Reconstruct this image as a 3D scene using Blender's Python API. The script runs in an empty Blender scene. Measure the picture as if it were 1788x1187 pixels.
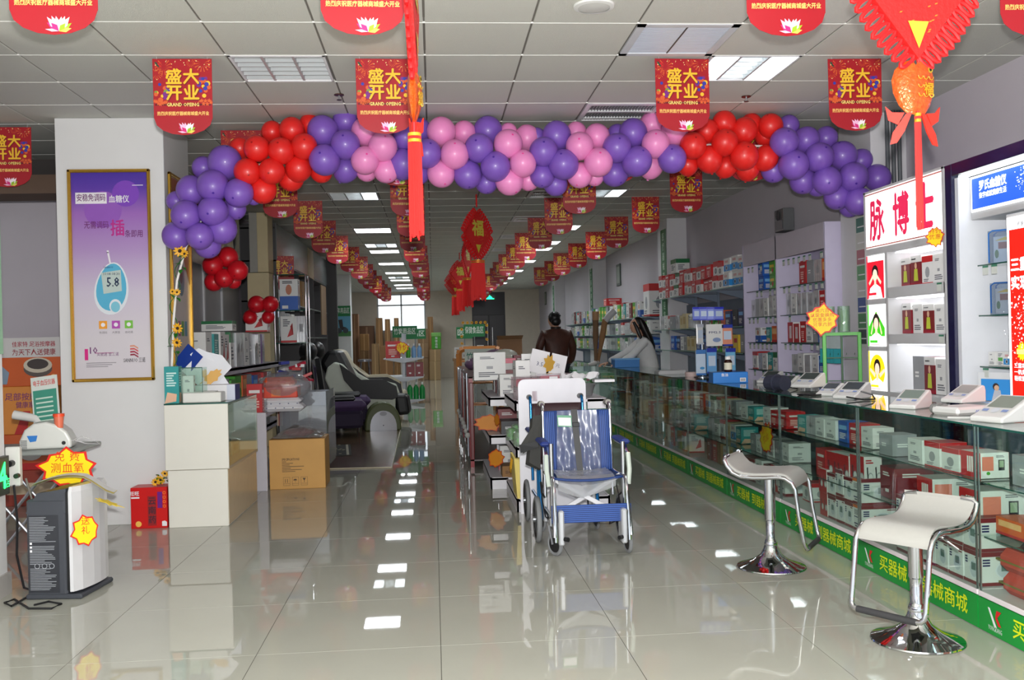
import bpy, bmesh, math, random
from mathutils import Vector, Matrix
PI = math.pi
rnd = random.Random(11)
SC = bpy.context.scene
COL = SC.collection
# ---------------------------------------------------------------- camera
FPX, YAW, PITCH, ROLL, CH = 1660.0, .0825, -.0022, .0243, 1.351
cy, sy = math.cos(YAW), math.sin(YAW)
_f = Vector((sy, cy, 0)); _r = Vector((cy, -sy, 0)); _u = Vector((0, 0, 1))
cp, sp = math.cos(PITCH), math.sin(PITCH)
CF = _f*cp + _u*sp; _u2 = _u*cp - _f*sp
cr, sr = math.cos(ROLL), math.sin(ROLL)
CR = _r*cr - _u2*sr; CU = _u2*cr + _r*sr
cam = bpy.data.cameras.new('camera'); camo = bpy.data.objects.new('camera', cam); COL.objects.link(camo)
m = Matrix((CR, CU, -CF)).transposed().to_4x4(); m.translation = Vector((0, 0, CH)); camo.matrix_world = m
cam.sensor_width = 36; cam.sensor_fit = 'HORIZONTAL'; cam.lens = FPX/1788*36; cam.clip_end = 200
SC.camera = camo
# ---------------------------------------------------------------- light and exposure
SC.view_settings.view_transform = 'Standard'; SC.view_settings.look = 'None'
SC.view_settings.gamma = 1; SC.view_settings.use_curve_mapping = False
SC.view_settings.exposure = 0.68
wd = bpy.data.worlds.new('world'); SC.world = wd; wd.use_nodes = True
bg = wd.node_tree.nodes['Background']; bg.inputs[0].default_value = (.86, .93, 1, 1); bg.inputs[1].default_value = 1.0
fl = bpy.data.lights.new('camera_flash', 'POINT'); fl.energy = 620; fl.shadow_soft_size = .035; fl.color = (1, .985, .965)
flo = bpy.data.objects.new('camera_flash', fl); flo.location = (.02, -.02, CH+.13); COL.objects.link(flo)
cyc = SC.cycles
cyc.max_bounces = 7; cyc.diffuse_bounces = 3; cyc.glossy_bounces = 4; cyc.transmission_bounces = 6
cyc.transparent_max_bounces = 20; cyc.use_denoising = True; cyc.sample_clamp_indirect = 5
cyc.caustics_reflective = False; cyc.caustics_refractive = False
TUBE = 13.0     # ceiling lamps
# ---------------------------------------------------------------- materials
def lin(c):
    return tuple(((v/255)/12.92 if v <= 10.3 else (((v/255)+.055)/1.055)**2.4) for v in c)
MC = {}
def M(r, g, b, ro=.5, me=0.0, em=0, noise=.06, sc=9.0, name=None, bump=0, coat=0):
    k = (r, g, b, ro, me, em, noise, sc, bump, coat)
    if k in MC: return MC[k]
    mt = bpy.data.materials.new(name or 'mat_%d_%d_%d' % (r, g, b)); mt.use_nodes = True
    nt = mt.node_tree; p = nt.nodes['Principled BSDF']; c = lin((r, g, b))
    p.inputs['Base Color'].default_value = (*c, 1)
    p.inputs['Roughness'].default_value = ro; p.inputs['Metallic'].default_value = me
    if coat: p.inputs['Coat Weight'].default_value = coat; p.inputs['Coat Roughness'].default_value = .08
    if em:
        p.inputs['Emission Color'].default_value = (*c, 1); p.inputs['Emission Strength'].default_value = em
    if noise or bump:
        tc = nt.nodes.new('ShaderNodeTexCoord'); nz = nt.nodes.new('ShaderNodeTexNoise'); nz.inputs['Scale'].default_value = sc
        nt.links.new(tc.outputs['Object'], nz.inputs['Vector'])
        if noise and not em:
            mx = nt.nodes.new('ShaderNodeMix'); mx.data_type = 'RGBA'
            mx.inputs[6].default_value = (*[v*(1-noise) for v in c], 1); mx.inputs[7].default_value = (*[min(1, v*(1+noise)) for v in c], 1)
            nt.links.new(nz.outputs['Fac'], mx.inputs[0]); nt.links.new(mx.outputs[2], p.inputs['Base Color'])
        if bump:
            bp = nt.nodes.new('ShaderNodeBump'); bp.inputs['Strength'].default_value = bump; bp.inputs['Distance'].default_value = .01
            nt.links.new(nz.outputs['Fac'], bp.inputs['Height']); nt.links.new(bp.outputs[0], p.inputs['Normal'])
    MC[k] = mt; return mt
def glass(r, g, b, refl=.10, name='glass', ro=.0, op=0.0):
    k = ('g', r, g, b, refl, ro, op)
    if k in MC: return MC[k]
    mt = bpy.data.materials.new(name); mt.use_nodes = True; nt = mt.node_tree; nt.nodes.clear()
    o = nt.nodes.new('ShaderNodeOutputMaterial'); t = nt.nodes.new('ShaderNodeBsdfTransparent'); g_ = nt.nodes.new('ShaderNodeBsdfGlossy')
    t.inputs[0].default_value = (*lin((r, g, b)), 1); g_.inputs['Roughness'].default_value = ro; g_.inputs[0].default_value = (1, 1, 1, 1)
    lw = nt.nodes.new('ShaderNodeLayerWeight'); lw.inputs[0].default_value = .5
    pw = nt.nodes.new('ShaderNodeMath'); pw.operation = 'POWER'; pw.inputs[1].default_value = 4.5; nt.links.new(lw.outputs['Facing'], pw.inputs[0])
    ml = nt.nodes.new('ShaderNodeMath'); ml.operation = 'MULTIPLY_ADD'; ml.inputs[1].default_value = .8; ml.inputs[2].default_value = refl*.5
    nt.links.new(pw.outputs[0], ml.inputs[0]); mx = nt.nodes.new('ShaderNodeMixShader')
    nt.links.new(ml.outputs[0], mx.inputs[0]); nt.links.new(t.outputs[0], mx.inputs[1]); nt.links.new(g_.outputs[0], mx.inputs[2])
    last = mx
    if op:
        d = nt.nodes.new('ShaderNodeBsdfDiffuse'); d.inputs[0].default_value = (*lin((r, g, b)), 1)
        m2 = nt.nodes.new('ShaderNodeMixShader'); m2.inputs[0].default_value = op
        nt.links.new(mx.outputs[0], m2.inputs[1]); nt.links.new(d.outputs[0], m2.inputs[2]); last = m2
    nt.links.new(last.outputs[0], o.inputs[0]); MC[k] = mt; return mt
# ---------------------------------------------------------------- mesh builder
class MB:
    def __init__(s): s.v = []; s.f = []; s.m = []; s.mats = []; s.sm = []
    def mi(s, mat):
        if mat not in s.mats: s.mats.append(mat)
        return s.mats.index(mat)
    def add(s, vs, fs, mat, smooth=False, T=None):
        n = len(s.v); k = s.mi(mat)
        s.v += [tuple(T @ Vector(v)) if T else tuple(v) for v in vs]
        for f in fs: s.f.append([n+i for i in f]); s.m.append(k); s.sm.append(smooth)
        return s
    def box(s, x0, x1, y0, y1, z0, z1, mat, T=None, b=0, mats=None):
        x0, x1 = min(x0, x1), max(x0, x1); y0, y1 = min(y0, y1), max(y0, y1); z0, z1 = min(z0, z1), max(z0, z1)
        if b:
            b = min(b, (x1-x0)*.49, (y1-y0)*.49, (z1-z0)*.49)
            P = []; ids = {}
            for ix, X in ((0, x0), (1, x1)):
                for iy, Y in ((0, y0), (1, y1)):
                    for iz, Z in ((0, z0), (1, z1)):
                        dx = b if ix == 0 else -b; dy = b if iy == 0 else -b; dz = b if iz == 0 else -b
                        ids[(ix, iy, iz)] = len(P); P += [(X, Y+dy, Z+dz), (X+dx, Y, Z+dz), (X+dx, Y+dy, Z)]
            F = []
            g = lambda a, k: ids[a]+k
            for ix in (0, 1): F.append([g((ix, 0, 0), 0), g((ix, 1, 0), 0), g((ix, 1, 1), 0), g((ix, 0, 1), 0)])
            for iy in (0, 1): F.append([g((0, iy, 0), 1), g((1, iy, 0), 1), g((1, iy, 1), 1), g((0, iy, 1), 1)])
            for iz in (0, 1): F.append([g((0, 0, iz), 2), g((1, 0, iz), 2), g((1, 1, iz), 2), g((0, 1, iz), 2)])
            for ix in (0, 1):
                for iy in (0, 1): F.append([g((ix, iy, 0), 0), g((ix, iy, 1), 0), g((ix, iy, 1), 1), g((ix, iy, 0), 1)])
            for ix in (0, 1):
                for iz in (0, 1): F.append([g((ix, 0, iz), 0), g((ix, 1, iz), 0), g((ix, 1, iz), 2), g((ix, 0, iz), 2)])
            for iy in (0, 1):
                for iz in (0, 1): F.append([g((0, iy, iz), 1), g((1, iy, iz), 1), g((1, iy, iz), 2), g((0, iy, iz), 2)])
            for a in ids: F.append([ids[a], ids[a]+1, ids[a]+2])
            return s.add(P, F, mat, False, T)
        V = [(x0, y0, z0), (x1, y0, z0), (x1, y1, z0), (x0, y1, z0), (x0, y0, z1), (x1, y0, z1), (x1, y1, z1), (x0, y1, z1)]
        F = [(0, 3, 2, 1), (4, 5, 6, 7), (0, 1, 5, 4), (1, 2, 6, 5), (2, 3, 7, 6), (3, 0, 4, 7)]  # -z +z -y +x +y -x
        if mats:
            for q, f in enumerate(F): s.add([V[i] for i in f], [(0, 1, 2, 3)], mats.get(q, mat), False, T)
            return s
        return s.add(V, F, mat, False, T)
    def ring(s, pts, r, mat, n=8, closed=False, T=None, flat=1.0):
        pts = [Vector(p) for p in pts]; N = len(pts); V = []; rs = r if isinstance(r, (list, tuple)) else [r]*N
        up = Vector((0, 0, 1)); prev = None
        for i, p in enumerate(pts):
            a = pts[(i-1) % N] if (closed or i) else p; c = pts[(i+1) % N] if (closed or i < N-1) else p
            t = (c-a).normalized() if (c-a).length > 1e-9 else Vector((0, 0, 1))
            if prev is None:
                q = t.cross(up)
                if q.length < .1: q = t.cross(Vector((0, 1, 0)))
                q.normalize()
            else:
                q = prev - t*prev.dot(t)
                if q.length < 1e-6: q = t.cross(up)
                q.normalize()
            prev = q; w = t.cross(q)
            for j in range(n):
                an = 2*PI*j/n; V.append(p + q*math.cos(an)*rs[i] + w*math.sin(an)*rs[i]*flat)
        F = []
        for i in range(N if closed else N-1):
            k = (i+1) % N
            for j in range(n): F.append((i*n+j, i*n+(j+1) % n, k*n+(j+1) % n, k*n+j))
        s.add(V, F, mat, True, T)
        if not closed:
            s.add(V[:n], [tuple(range(n))[::-1]], mat, False, T); s.add(V[-n:], [tuple(range(n))], mat, False, T)
        return s
    def cyl(s, a, b, r, mat, n=12, T=None): return s.ring([a, b], r, mat, n, False, T)
    def lathe(s, prof, mat, n=24, c=(0, 0, 0), T=None, smooth=True):
        V = [(c[0]+r*math.cos(2*PI*j/n), c[1]+r*math.sin(2*PI*j/n), c[2]+z) for r, z in prof for j in range(n)]
        F = [(i*n+j, i*n+(j+1) % n, (i+1)*n+(j+1) % n, (i+1)*n+j) for i in range(len(prof)-1) for j in range(n)]
        return s.add(V, F, mat, smooth, T)
    def ball(s, c, r, mat, n=16, mrows=10, T=None, sc=(1, 1, 1)):
        V = [(c[0]+r*sc[0]*math.sin(PI*i/mrows)*math.cos(2*PI*j/n), c[1]+r*sc[1]*math.sin(PI*i/mrows)*math.sin(2*PI*j/n), c[2]+r*sc[2]*math.cos(PI*i/mrows)) for i in range(mrows+1) for j in range(n)]
        F = [(i*n+j, (i+1)*n+j, (i+1)*n+(j+1) % n, i*n+(j+1) % n) for i in range(mrows) for j in range(n)]
        return s.add(V, F, mat, True, T)
    def prism(s, pts, h, mat, T=None, z=0):           # polygon in xy, extruded along z by h
        n = len(pts); V = [(x, y, z) for x, y in pts] + [(x, y, z+h) for x, y in pts]
        F = [tuple(range(n))[::-1], tuple(range(n, 2*n))] + [(i, (i+1) % n, n+(i+1) % n, n+i) for i in range(n)]
        return s.add(V, F, mat, False, T)
    def poly(s, pts, mat, T=None, z=0): return s.add([(x, y, z) for x, y in pts], [tuple(range(len(pts)))], mat, False, T)
    def star(s, cx, cy_, r1, r2, n, mat, T=None, z=0, sx=1, sy_=1, h=0, jit=0, seed=1):
        q = random.Random(seed); p = []
        for i in range(2*n):
            r = (r1*(1-jit*q.random())) if i % 2 == 0 else r2
            a = PI*i/n+.2; p.append((cx+r*sx*math.cos(a), cy_+r*sy_*math.sin(a)))
        if h: return s.prism(p, h, mat, T, z)
        V = [(cx, cy_, z)]+[(x, y, z) for x, y in p]
        return s.add(V, [(0, 1+i, 1+(i+1) % (2*n)) for i in range(2*n)], mat, False, T)
    def disc(s, cx, cy_, r, mat, T=None, z=0, n=12, sy_=1):
        return s.poly([(cx+r*math.cos(2*PI*i/n), cy_+r*sy_*math.sin(2*PI*i/n)) for i in range(n)], mat, T, z)
    def rect(s, x0, x1, y0, y1, mat, T=None, z=0): return s.poly([(x0, y0), (x1, y0), (x1, y1), (x0, y1)], mat, T, z)
    def text(s, body, size, x, y, mat, T=None, z=0, bold=0, w=None, align='CENTER', sp=1.0, sh=0, h=None):
        vs, fs, bx = tmesh(body, 0, align, sp, sh)
        if not vs: return s
        kx = size if not w else w/(bx[1]-bx[0]); ky = size if h is None else h/(bx[3]-bx[2])
        offs = [(0, 0)] if not bold else [(0, 0), (bold, 0), (-bold, 0), (0, bold), (0, -bold)]
        for i, (ox, oy) in enumerate(offs): s.add([(x+(a+ox)*kx, y+(b+oy)*ky, z+.0001*i) for a, b in vs], fs, mat, False, T)
        return s
    def build(s, name, parent=None, loc=None, rz=0, label=None, cat=None, group=None, kind=None):
        me = bpy.data.meshes.new(name); me.from_pydata([tuple(v) for v in s.v], [], s.f)
        for mt in s.mats: me.materials.append(mt)
        me.polygons.foreach_set('material_index', s.m); me.polygons.foreach_set('use_smooth', s.sm); me.update()
        if any(s.sm): me.set_sharp_from_angle(angle=.7)
        return link(name, me, parent, loc, rz, label, cat, group, kind)
def link(name, me, parent=None, loc=None, rz=0, label=None, cat=None, group=None, kind=None):
    o = bpy.data.objects.new(name, me); COL.objects.link(o)
    if parent: o.parent = parent
    if loc is not None: o.location = loc
    if isinstance(rz, (tuple, list)): o.rotation_euler = rz
    else: o.rotation_euler = (0, 0, rz)
    if label: o['label'] = label
    if cat: o['category'] = cat
    if group: o['group'] = group
    if kind: o['kind'] = kind
    return o
def thing(name, label, cat, loc=(0, 0, 0), rz=0, group=None): return link(name, None, None, loc, rz, label, cat, group)
def copy_tree(o, parent=None, **kw):
    c = o.copy(); COL.objects.link(c); c.parent = parent
    for k, v in kw.items():
        if k == 'loc': c.location = v
        elif k == 'rz': c.rotation_euler = (0, 0, v) if not isinstance(v, tuple) else v
        elif k == 'sc': c.scale = v if isinstance(v, tuple) else (v, v, v)
        elif v is not None: c[k] = v
    for ch in o.children: copy_tree(ch, c)
    return c
TM = {}
def tmesh(body, bold, align, sp_, sh=0):
    k = (body, bold, align, sp_, sh)
    if k not in TM:
        cu = bpy.data.curves.new('t', 'FONT'); cu.body = body; cu.size = 1; cu.offset = bold; cu.align_x = align; cu.align_y = 'CENTER'
        cu.resolution_u = 1; cu.space_character = sp_; cu.shear = sh
        o = bpy.data.objects.new('t', cu); COL.objects.link(o)
        bpy.context.view_layer.update()
        me = bpy.data.meshes.new_from_object(o.evaluated_get(bpy.context.evaluated_depsgraph_get()))
        vs = [(v.co.x, v.co.y) for v in me.vertices]; fs = [tuple(p.vertices) for p in me.polygons]
        xs = [v[0] for v in vs] or [0, 1]; ys = [v[1] for v in vs] or [0, 1]
        bpy.data.meshes.remove(me); bpy.data.objects.remove(o); bpy.data.curves.remove(cu)
        TM[k] = (vs, fs, (min(xs), max(xs), min(ys), max(ys)))
    return TM[k]
def W(px, py, ax, v):      # the point of the room on the plane ax = v that stands at photograph pixel (px, py)
    d = CR*((px-894)/FPX) - CU*((py-593.5)/FPX) + CF
    i = 'xyz'.index(ax); t = (v-(0, 0, CH)[i])/d[i]; return Vector((0, 0, CH)) + d*t
def face(o, xa, ya):       # frame: local x along xa, local y along ya, origin o
    xa = Vector(xa).normalized(); ya = Vector(ya).normalized(); z = xa.cross(ya)
    m = Matrix((xa, ya, z)).transposed().to_4x4(); m.translation = Vector(o); return m
FRONT = lambda x, y, z: face((x, y, z), (1, 0, 0), (0, 0, 1))      # faces the entrance (-y)
LEFTW = lambda x, y, z: face((x, y, z), (0, -1, 0), (0, 0, 1))     # faces -x (the aisle, seen from the left)
RIGHTW = lambda x, y, z: face((x, y, z), (0, 1, 0), (0, 0, 1))     # faces +x
WHITE = M(232, 231, 234, .55); WALL = M(200, 194, 202, .8, noise=.04, sc=3); OFFW = M(225, 224, 218, .5)
CHROME = M(200, 203, 206, .08, 1, noise=0); STEEL = M(190, 195, 200, .3, .9, noise=0); BLACK = M(18, 18, 20, .4); DGREY = M(60, 62, 66, .5)
RED = M(196, 24, 30, .5); GREEN = M(18, 128, 52, .5); YEL = M(240, 205, 20, .5); GOLDP = M(236, 178, 46, .45)
GREENGL = glass(240, 248, 244, .07, 'green_glass'); CLEAR = glass(240, 245, 244, .06, 'clear_glass'); EDGE = M(20, 78, 66, .15, name='glass_edge')
# ================================================================ the room
FLOOR = M(176, 176, 165, .02, noise=.05, sc=2.5, name='polished_tile', coat=0)
FLOOR.node_tree.nodes['Principled BSDF'].inputs['IOR'].default_value = 1.55
GROUT = M(70, 66, 58, .9)
fb = MB(); fb.box(-6.4, 4.2, -1.5, 35.2, -.06, -.0015, GROUT); floor = fb.build('floor', kind='structure')
tb = MB(); tb.box(-.3985, .3985, -.3985, .3985, -.006, 0, FLOOR); tile0 = tb.build('floor_tile', floor, (0, 0, 0))
cells = []
for k in range(-8, 6):
    for j in range(-7, 38): cells.append((.8*k+.4, 4.21+.8*j+.4))
vis = [c for c in cells if c[1] > 2.6 and abs(c[0]-c[1]*.04) < c[1]*.52+.7]
vis.sort(key=lambda c: c[1]); near = vis[:290]; first = True; far = MB()
for c in cells:
    if c[0] > 4.2: continue
    if c in near:
        if first: tile0.location = (c[0], c[1], 0); first = False
        else: link('floor_tile', tile0.data, floor, (c[0], c[1], 0))
    else: far.box(c[0]-.3985, c[0]+.3985, c[1]-.3985, c[1]+.3985, -.006, 0, FLOOR)
far.build('far_floor_tiles', floor, kind='stuff')
# ceiling
CTILE = M(205, 205, 198, .75, noise=.03, sc=260, bump=.35, name='ceiling_board')
CZ = 3.1
cb = MB(); cb.box(-6.4, 4.2, -1.5, 35.2, CZ+.1, CZ+.14, M(90, 90, 86, .9)); ceil = cb.build('ceiling', kind='structure')
holes = {}
def cellof(x, y): return (math.floor((x+.01)/.6), math.floor((y-5.265)/.6))
LL = [(-.91, 6.2, 0), (-.91, 11.3, 1), (-.91, 15.3, 2), (-.91, 17.3, 3), (-.91, 18.9, 2), (-.91, 21.6, 2), (-.91, 24.6, 2), (-.91, 26.6, 3), (-.91, 28.0, 2), (-.91, 30.2, 2), (-.91, 32.0, 2),
      (2.09, 6.2, 4), (2.09, 11.3, 1), (2.09, 15.3, 2), (2.09, 17.3, 2), (2.09, 18.9, 2), (2.09, 21.6, 2), (2.09, 24.6, 2), (2.09, 28.0, 2), (2.09, 30.2, 2)]
for x, y, k in LL: holes[cellof(x, y)] = ('L', k)
holes[(2, 0)] = ('G', 0); holes[(2, 3)] = ('V', 0)
for y in (11.5, 13.9, 16.2, 18.7): holes[cellof(1.45, y)] = ('V', 0)
cg = MB(); TBAR = M(235, 235, 230, .5); DARKJ = M(120, 116, 110, .7)
for k in range(-10, 8): cg.box(-.01+.6*k-.005, -.01+.6*k+.005, -1, 34.6, CZ+.006, CZ+.03, DARKJ)
for j in range(-10, 49): cg.box(-6.2, 4, 5.265+.6*j-.004, 5.265+.6*j+.004, CZ-.002, CZ+.03, TBAR)
cg.build('ceiling_grid', ceil, kind='stuff')
ct = MB(); ct.box(-.294, .294, -.2955, .2955, 0, .014, CTILE, b=.002); ct0 = ct.build('ceiling_panel', ceil); first = True; cf = MB(); nn = 0
for j in range(-10, 49):
    for k in range(-10, 7):
        if (k, j) in holes: continue
        x, y = -.01+.6*k+.3, 5.265+.6*j+.3
        if 3.2 < y < 14 and abs(x-y*.04) < y*.52+.6 and nn < 285:
            nn += 1
            if first: ct0.location = (x, y, CZ); first = False
            else: link('ceiling_panel', ct0.data, ceil, (x, y, CZ))
        else: cf.box(x-.294, x+.294, y-.2955, y+.2955, CZ, CZ+.014, CTILE)
cf.build('far_ceiling_panels', ceil, kind='stuff')
# lamps, vents, grille
EMI = M(245, 252, 255, .5, em=TUBE, noise=0, name='lit_tube'); EMIS = M(245, 252, 255, .5, em=1.6, noise=0, name='lit_diffuser')
REFL = M(200, 204, 206, .45, .4, noise=0)
def lamp(kind):
    t = thing('ceiling_lamp', 'x', 'lamp')
    fr = MB()
    fr.box(-.29, -.275, -.29, .29, -.004, .09, WHITE); fr.box(.275, .29, -.29, .29, -.004, .09, WHITE)
    fr.box(-.29, .29, -.29, -.275, -.004, .09, WHITE); fr.box(-.29, .29, .275, .29, -.004, .09, WHITE); fr.box(-.29, .29, -.29, .29, .085, .095, REFL)
    fr.build('frame', t)
    lit = {0: (), 1: (2,), 2: (0, 1, 2), 3: (0, 2), 4: (0, 2)}[kind]
    for q in range(3):
        x = (-.19, 0, .19)[q]
        tu = MB()
        if q in lit: tu.box(x-.085, x+.085, -.27, .27, .045, .06, EMI, b=.004)
        else: tu.cyl((x, -.27, .06), (x, .27, .06), .013, M(215, 220, 220, .3), 10)
        tu.build('lamp_tube', t)
    lv = MB()
    if 2 not in lit or kind in (1, 3, 4):
        for q in range(6): lv.box(-.275, .275, -.24+.096*q-.003, -.24+.096*q+.003, .002, .035, REFL)
        for q in range(2): lv.box(-.095+.19*q-.008, -.095+.19*q+.008, -.275, .275, 0, .04, REFL)
        lv.build('louvre', t)
    return t
proto = {}
ordw = ['nearest', 'second', 'third', 'fourth', 'fifth', 'sixth', 'seventh', 'eighth', 'ninth', 'tenth', 'eleventh', 'twelfth']
cnt = [0, 0]
for x, y, k in LL:
    c = cellof(x, y); loc = (-.01+.6*c[0]+.3, 5.265+.6*c[1]+.3, CZ)
    side = 0 if x < 0 else 1; n = cnt[side]; cnt[side] += 1
    desc = {0: 'unlit louvred ceiling lamp with bare silver reflector', 1: 'half lit louvred ceiling lamp', 2: 'fully lit white square ceiling lamp', 3: 'ceiling lamp with two lit strips and dark middle', 4: 'ceiling lamp with two glaring strips and louvre between'}[k]
    lab = '%s, %s in the %s row' % (desc, ordw[n], 'left' if side == 0 else 'right')
    if k in proto: copy_tree(proto[k], None, loc=loc, label=lab, group='ceiling lamps in the %s row' % ('left' if side == 0 else 'right'))
    else:
        o = lamp(k); o.location = loc; o['label'] = lab; o['group'] = 'ceiling lamps in the %s row' % ('left' if side == 0 else 'right'); proto[k] = o
def vent():
    t = thing('ceiling_vent', 'x', 'vent'); fr = MB()
    for a in (-.29, .255): fr.box(a, a+.035, -.29, .29, -.006, .02, WHITE); fr.box(-.29, .29, a, a+.035, -.006, .02, WHITE)
    fr.build('frame', t); bk = MB(); bk.box(-.29, .29, -.29, .29, .07, .08, BLACK); bk.build('backing', t)
    sl = MB()
    for q in range(22): x = -.245+q*.0233; sl.box(x-.003, x+.003, -.26, .26, 0, .03, M(170, 172, 175, .4))
    sl.build('slats', t, kind='stuff')
    cb_ = MB()
    for y in (-.24, -.02, .2): cb_.box(-.26, .26, y-.018, y+.018, -.004, .012, M(225, 228, 230, .3))
    cb_.build('crossbar', t); return t
v0 = None; n = 0
for (k, j), (a, _) in sorted(holes.items(), key=lambda q: q[0][1]):
    if a == 'V':
        loc = (-.01+.6*k+.3, 5.265+.6*j+.3, CZ); lab = 'dark slatted square air vent in the ceiling, %s of its row' % ordw[n]; n += 1
        if v0 is None: v0 = vent(); v0.location = loc; v0['label'] = lab; v0['group'] = 'dark ceiling vents'
        else: copy_tree(v0, None, loc=loc, label=lab, group='dark ceiling vents')
t = thing('air_return_grille', 'pale blue-grey fine slatted air return grille beside the lit lamp', 'grille', (-.01+1.2+.3, 5.265+.3, CZ))
g = MB()
for a in (-.295, .25): g.box(a, a+.045, -.295, .295, -.006, .02, M(205, 208, 214, .5)); g.box(-.295, .295, a, a+.045, -.006, .02, M(205, 208, 214, .5))
g.build('frame', t)
g = MB(); g.box(-.29, .29, -.29, .29, .05, .06, DGREY); g.build('backing', t)
g = MB(); SLT = M(196, 203, 216, .4)
for q in range(30): g.box(-.25, .25, -.245+q*.017-.0052, -.245+q*.017+.0052, 0, .012, SLT)
g.box(-.004, .004, -.25, .25, -.003, .01, DGREY); g.build('slats', t, kind='stuff')
p = W(1037, 10, 'z', CZ); t = thing('ceiling_speaker', 'round pale grey speaker set in the ceiling boards', 'speaker', p)
g = MB(); g.lathe([(0, -.012), (.075, -.012), (.095, -.008), (.1, 0), (.1, .01)], M(205, 205, 202, .6), 28); g.build('grille', t)
g = MB(); g.lathe([(.085, -.014), (.107, -.01), (.11, 0), (.085, 0)], M(222, 222, 220, .5), 28); g.build('rim', t)
spk = [(W(592, 165, 'z', CZ), 'left'), (W(1303, 168, 'z', CZ), 'right')]
for p, s in spk:
    t = thing('sprinkler_head', 'small dark fire sprinkler under the ceiling above the %s half of the balloon arch' % s, 'sprinkler', p)
    g = MB(); g.lathe([(0, 0), (.035, 0), (.035, -.006), (0, -.008)], M(90, 60, 50, .4, .6), 14); g.build('rosette', t)
    g = MB(); g.cyl((0, 0, 0), (0, 0, -.035), .006, STEEL, 8); g.lathe([(0, -.036), (.018, -.037), (.018, -.04), (0, -.041)], M(70, 60, 55, .4, .6), 10); g.build('nozzle', t)
# walls
g = MB(); g.box(3.85, 4.1, -1.4, 35, 0, 3.2, WALL); g.build('wall_right', kind='structure')
g = MB(); g.box(-2.75, -2.6, 8.2, 19.5, 0, CZ-.002, WALL); g.build('wall_left', kind='structure')
g = MB(); g.box(-6.2, -2.82, 9.4, 9.55, 0, 3.2, WALL); g.build('wall_recess', kind='structure')
g = MB(); g.box(-6.3, -6.2, -1.4, 35, 0, 3.2, WALL); g.build('wall_outer', kind='structure')
PILM = M(222, 222, 222, .7, noise=.03, sc=4)
g = MB(); g.box(-2.82, -2.02, 7.46, 8.2, 0, CZ-.001, PILM, b=.004); g.build('wall_pillar', kind='structure', label='white square pillar carrying the gold framed meter poster')
g = MB(); g.box(-3.4, -2.39, 4.6, 5.5, 0, CZ-.001, PILM, b=.004); g.build('wall_entrance', kind='structure')
g = MB(); g.box(-3.42, -2.375, 4.58, 5.515, 0, .12, M(176, 172, 168, .3)); g.build('baseboard_entrance', kind='structure')
for i, y in enumerate((7.4, 14.1, 20.8, 27.5)):
    g = MB(); g.box(3.55, 3.85, y, y+.6, 0, CZ-.001, M(216, 214, 218, .7, noise=.03), b=.004); g.build('wall_column' if i == 0 else 'wall_column', kind='structure')
# far wall with two windows and a dark doorway
FY = 34.2; FW = M(222, 212, 196, .8)
def far_x(px): return W(px, 540, 'y', FY).x
def far_z(px, py): return W(px, py, 'y', FY).z
w1 = (far_x(658), far_x(743), 1.68, 3.02); w2 = (far_x(562), far_x(586), 1.5, 3.02); d1 = (far_x(824), far_x(882), 0, 3.02)
g = MB(); xs = sorted([-6.2, w2[0], w2[1], w1[0], w1[1], d1[0], d1[1], 3.9])
for a, b_ in ((-6.2, w2[0]), (w2[1], w1[0]), (w1[1], d1[0]), (d1[1], 3.9)): g.box(a, b_, FY, FY+.2, 0, 3.2, FW)
for w in (w1, w2): g.box(w[0], w[1], FY, FY+.2, 0, w[2], FW); g.box(w[0], w[1], FY, FY+.2, w[3], 3.2, FW)
g.box(d1[0], d1[1], FY, FY+.2, d1[3], 3.2, FW); g.build('wall_back', kind='structure')
for nm, w in (('window_1', w1), ('window_2', w2)):
    fr = M(205, 205, 205, .5); t = MB(); e = .05; zt = w[2]+(w[3]-w[2])*.68
    for a in (w[0], (w[0]+w[1])/2-e/2, w[1]-e): t.box(a, a+e, FY+.05, FY+.12, w[2], w[3], fr)
    for z in (w[2], zt, w[3]-e): t.box(w[0], w[1], FY+.05, FY+.12, z, z+e, fr)
    t = t.build(nm, kind='structure')
    pn = MB(); pn.box(w[0]+.01, w[1]-.01, FY+.08, FY+.085, w[2], w[3], glass(250, 252, 252, .05)); pn.build('pane', t)
    sl = MB(); sl.box(w[0]-.08, w[1]+.08, FY-.06, FY+.2, w[2]-.04, w[2], WHITE); sl.build('sill', t)
t = MB(); t.box(d1[0], d1[1], FY+.05, FY+.1, 0, d1[3], M(30, 28, 34, .35)); t = t.build('door_1', kind='structure')
for s in (0, 1):
    g = MB(); c = (d1[0]+d1[1])/2; a = d1[0]+.03 if s == 0 else c+.01; b_ = c-.01 if s == 0 else d1[1]-.03
    g.box(a, b_, FY+.02, FY+.05, .02, 2.2, M(38, 34, 40, .3), b=.01); g.build('door_leaf', t)
g = MB(); c = (d1[0]+d1[1])/2; g.cyl((c-.05, FY-.02, .9), (c-.05, FY-.02, 1.9), .02, CHROME, 10); g.cyl((c+.12, FY-.02, .95), (c+.12, FY-.02, 1.75), .02, CHROME, 10); g.build('door_handle', t)
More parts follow.
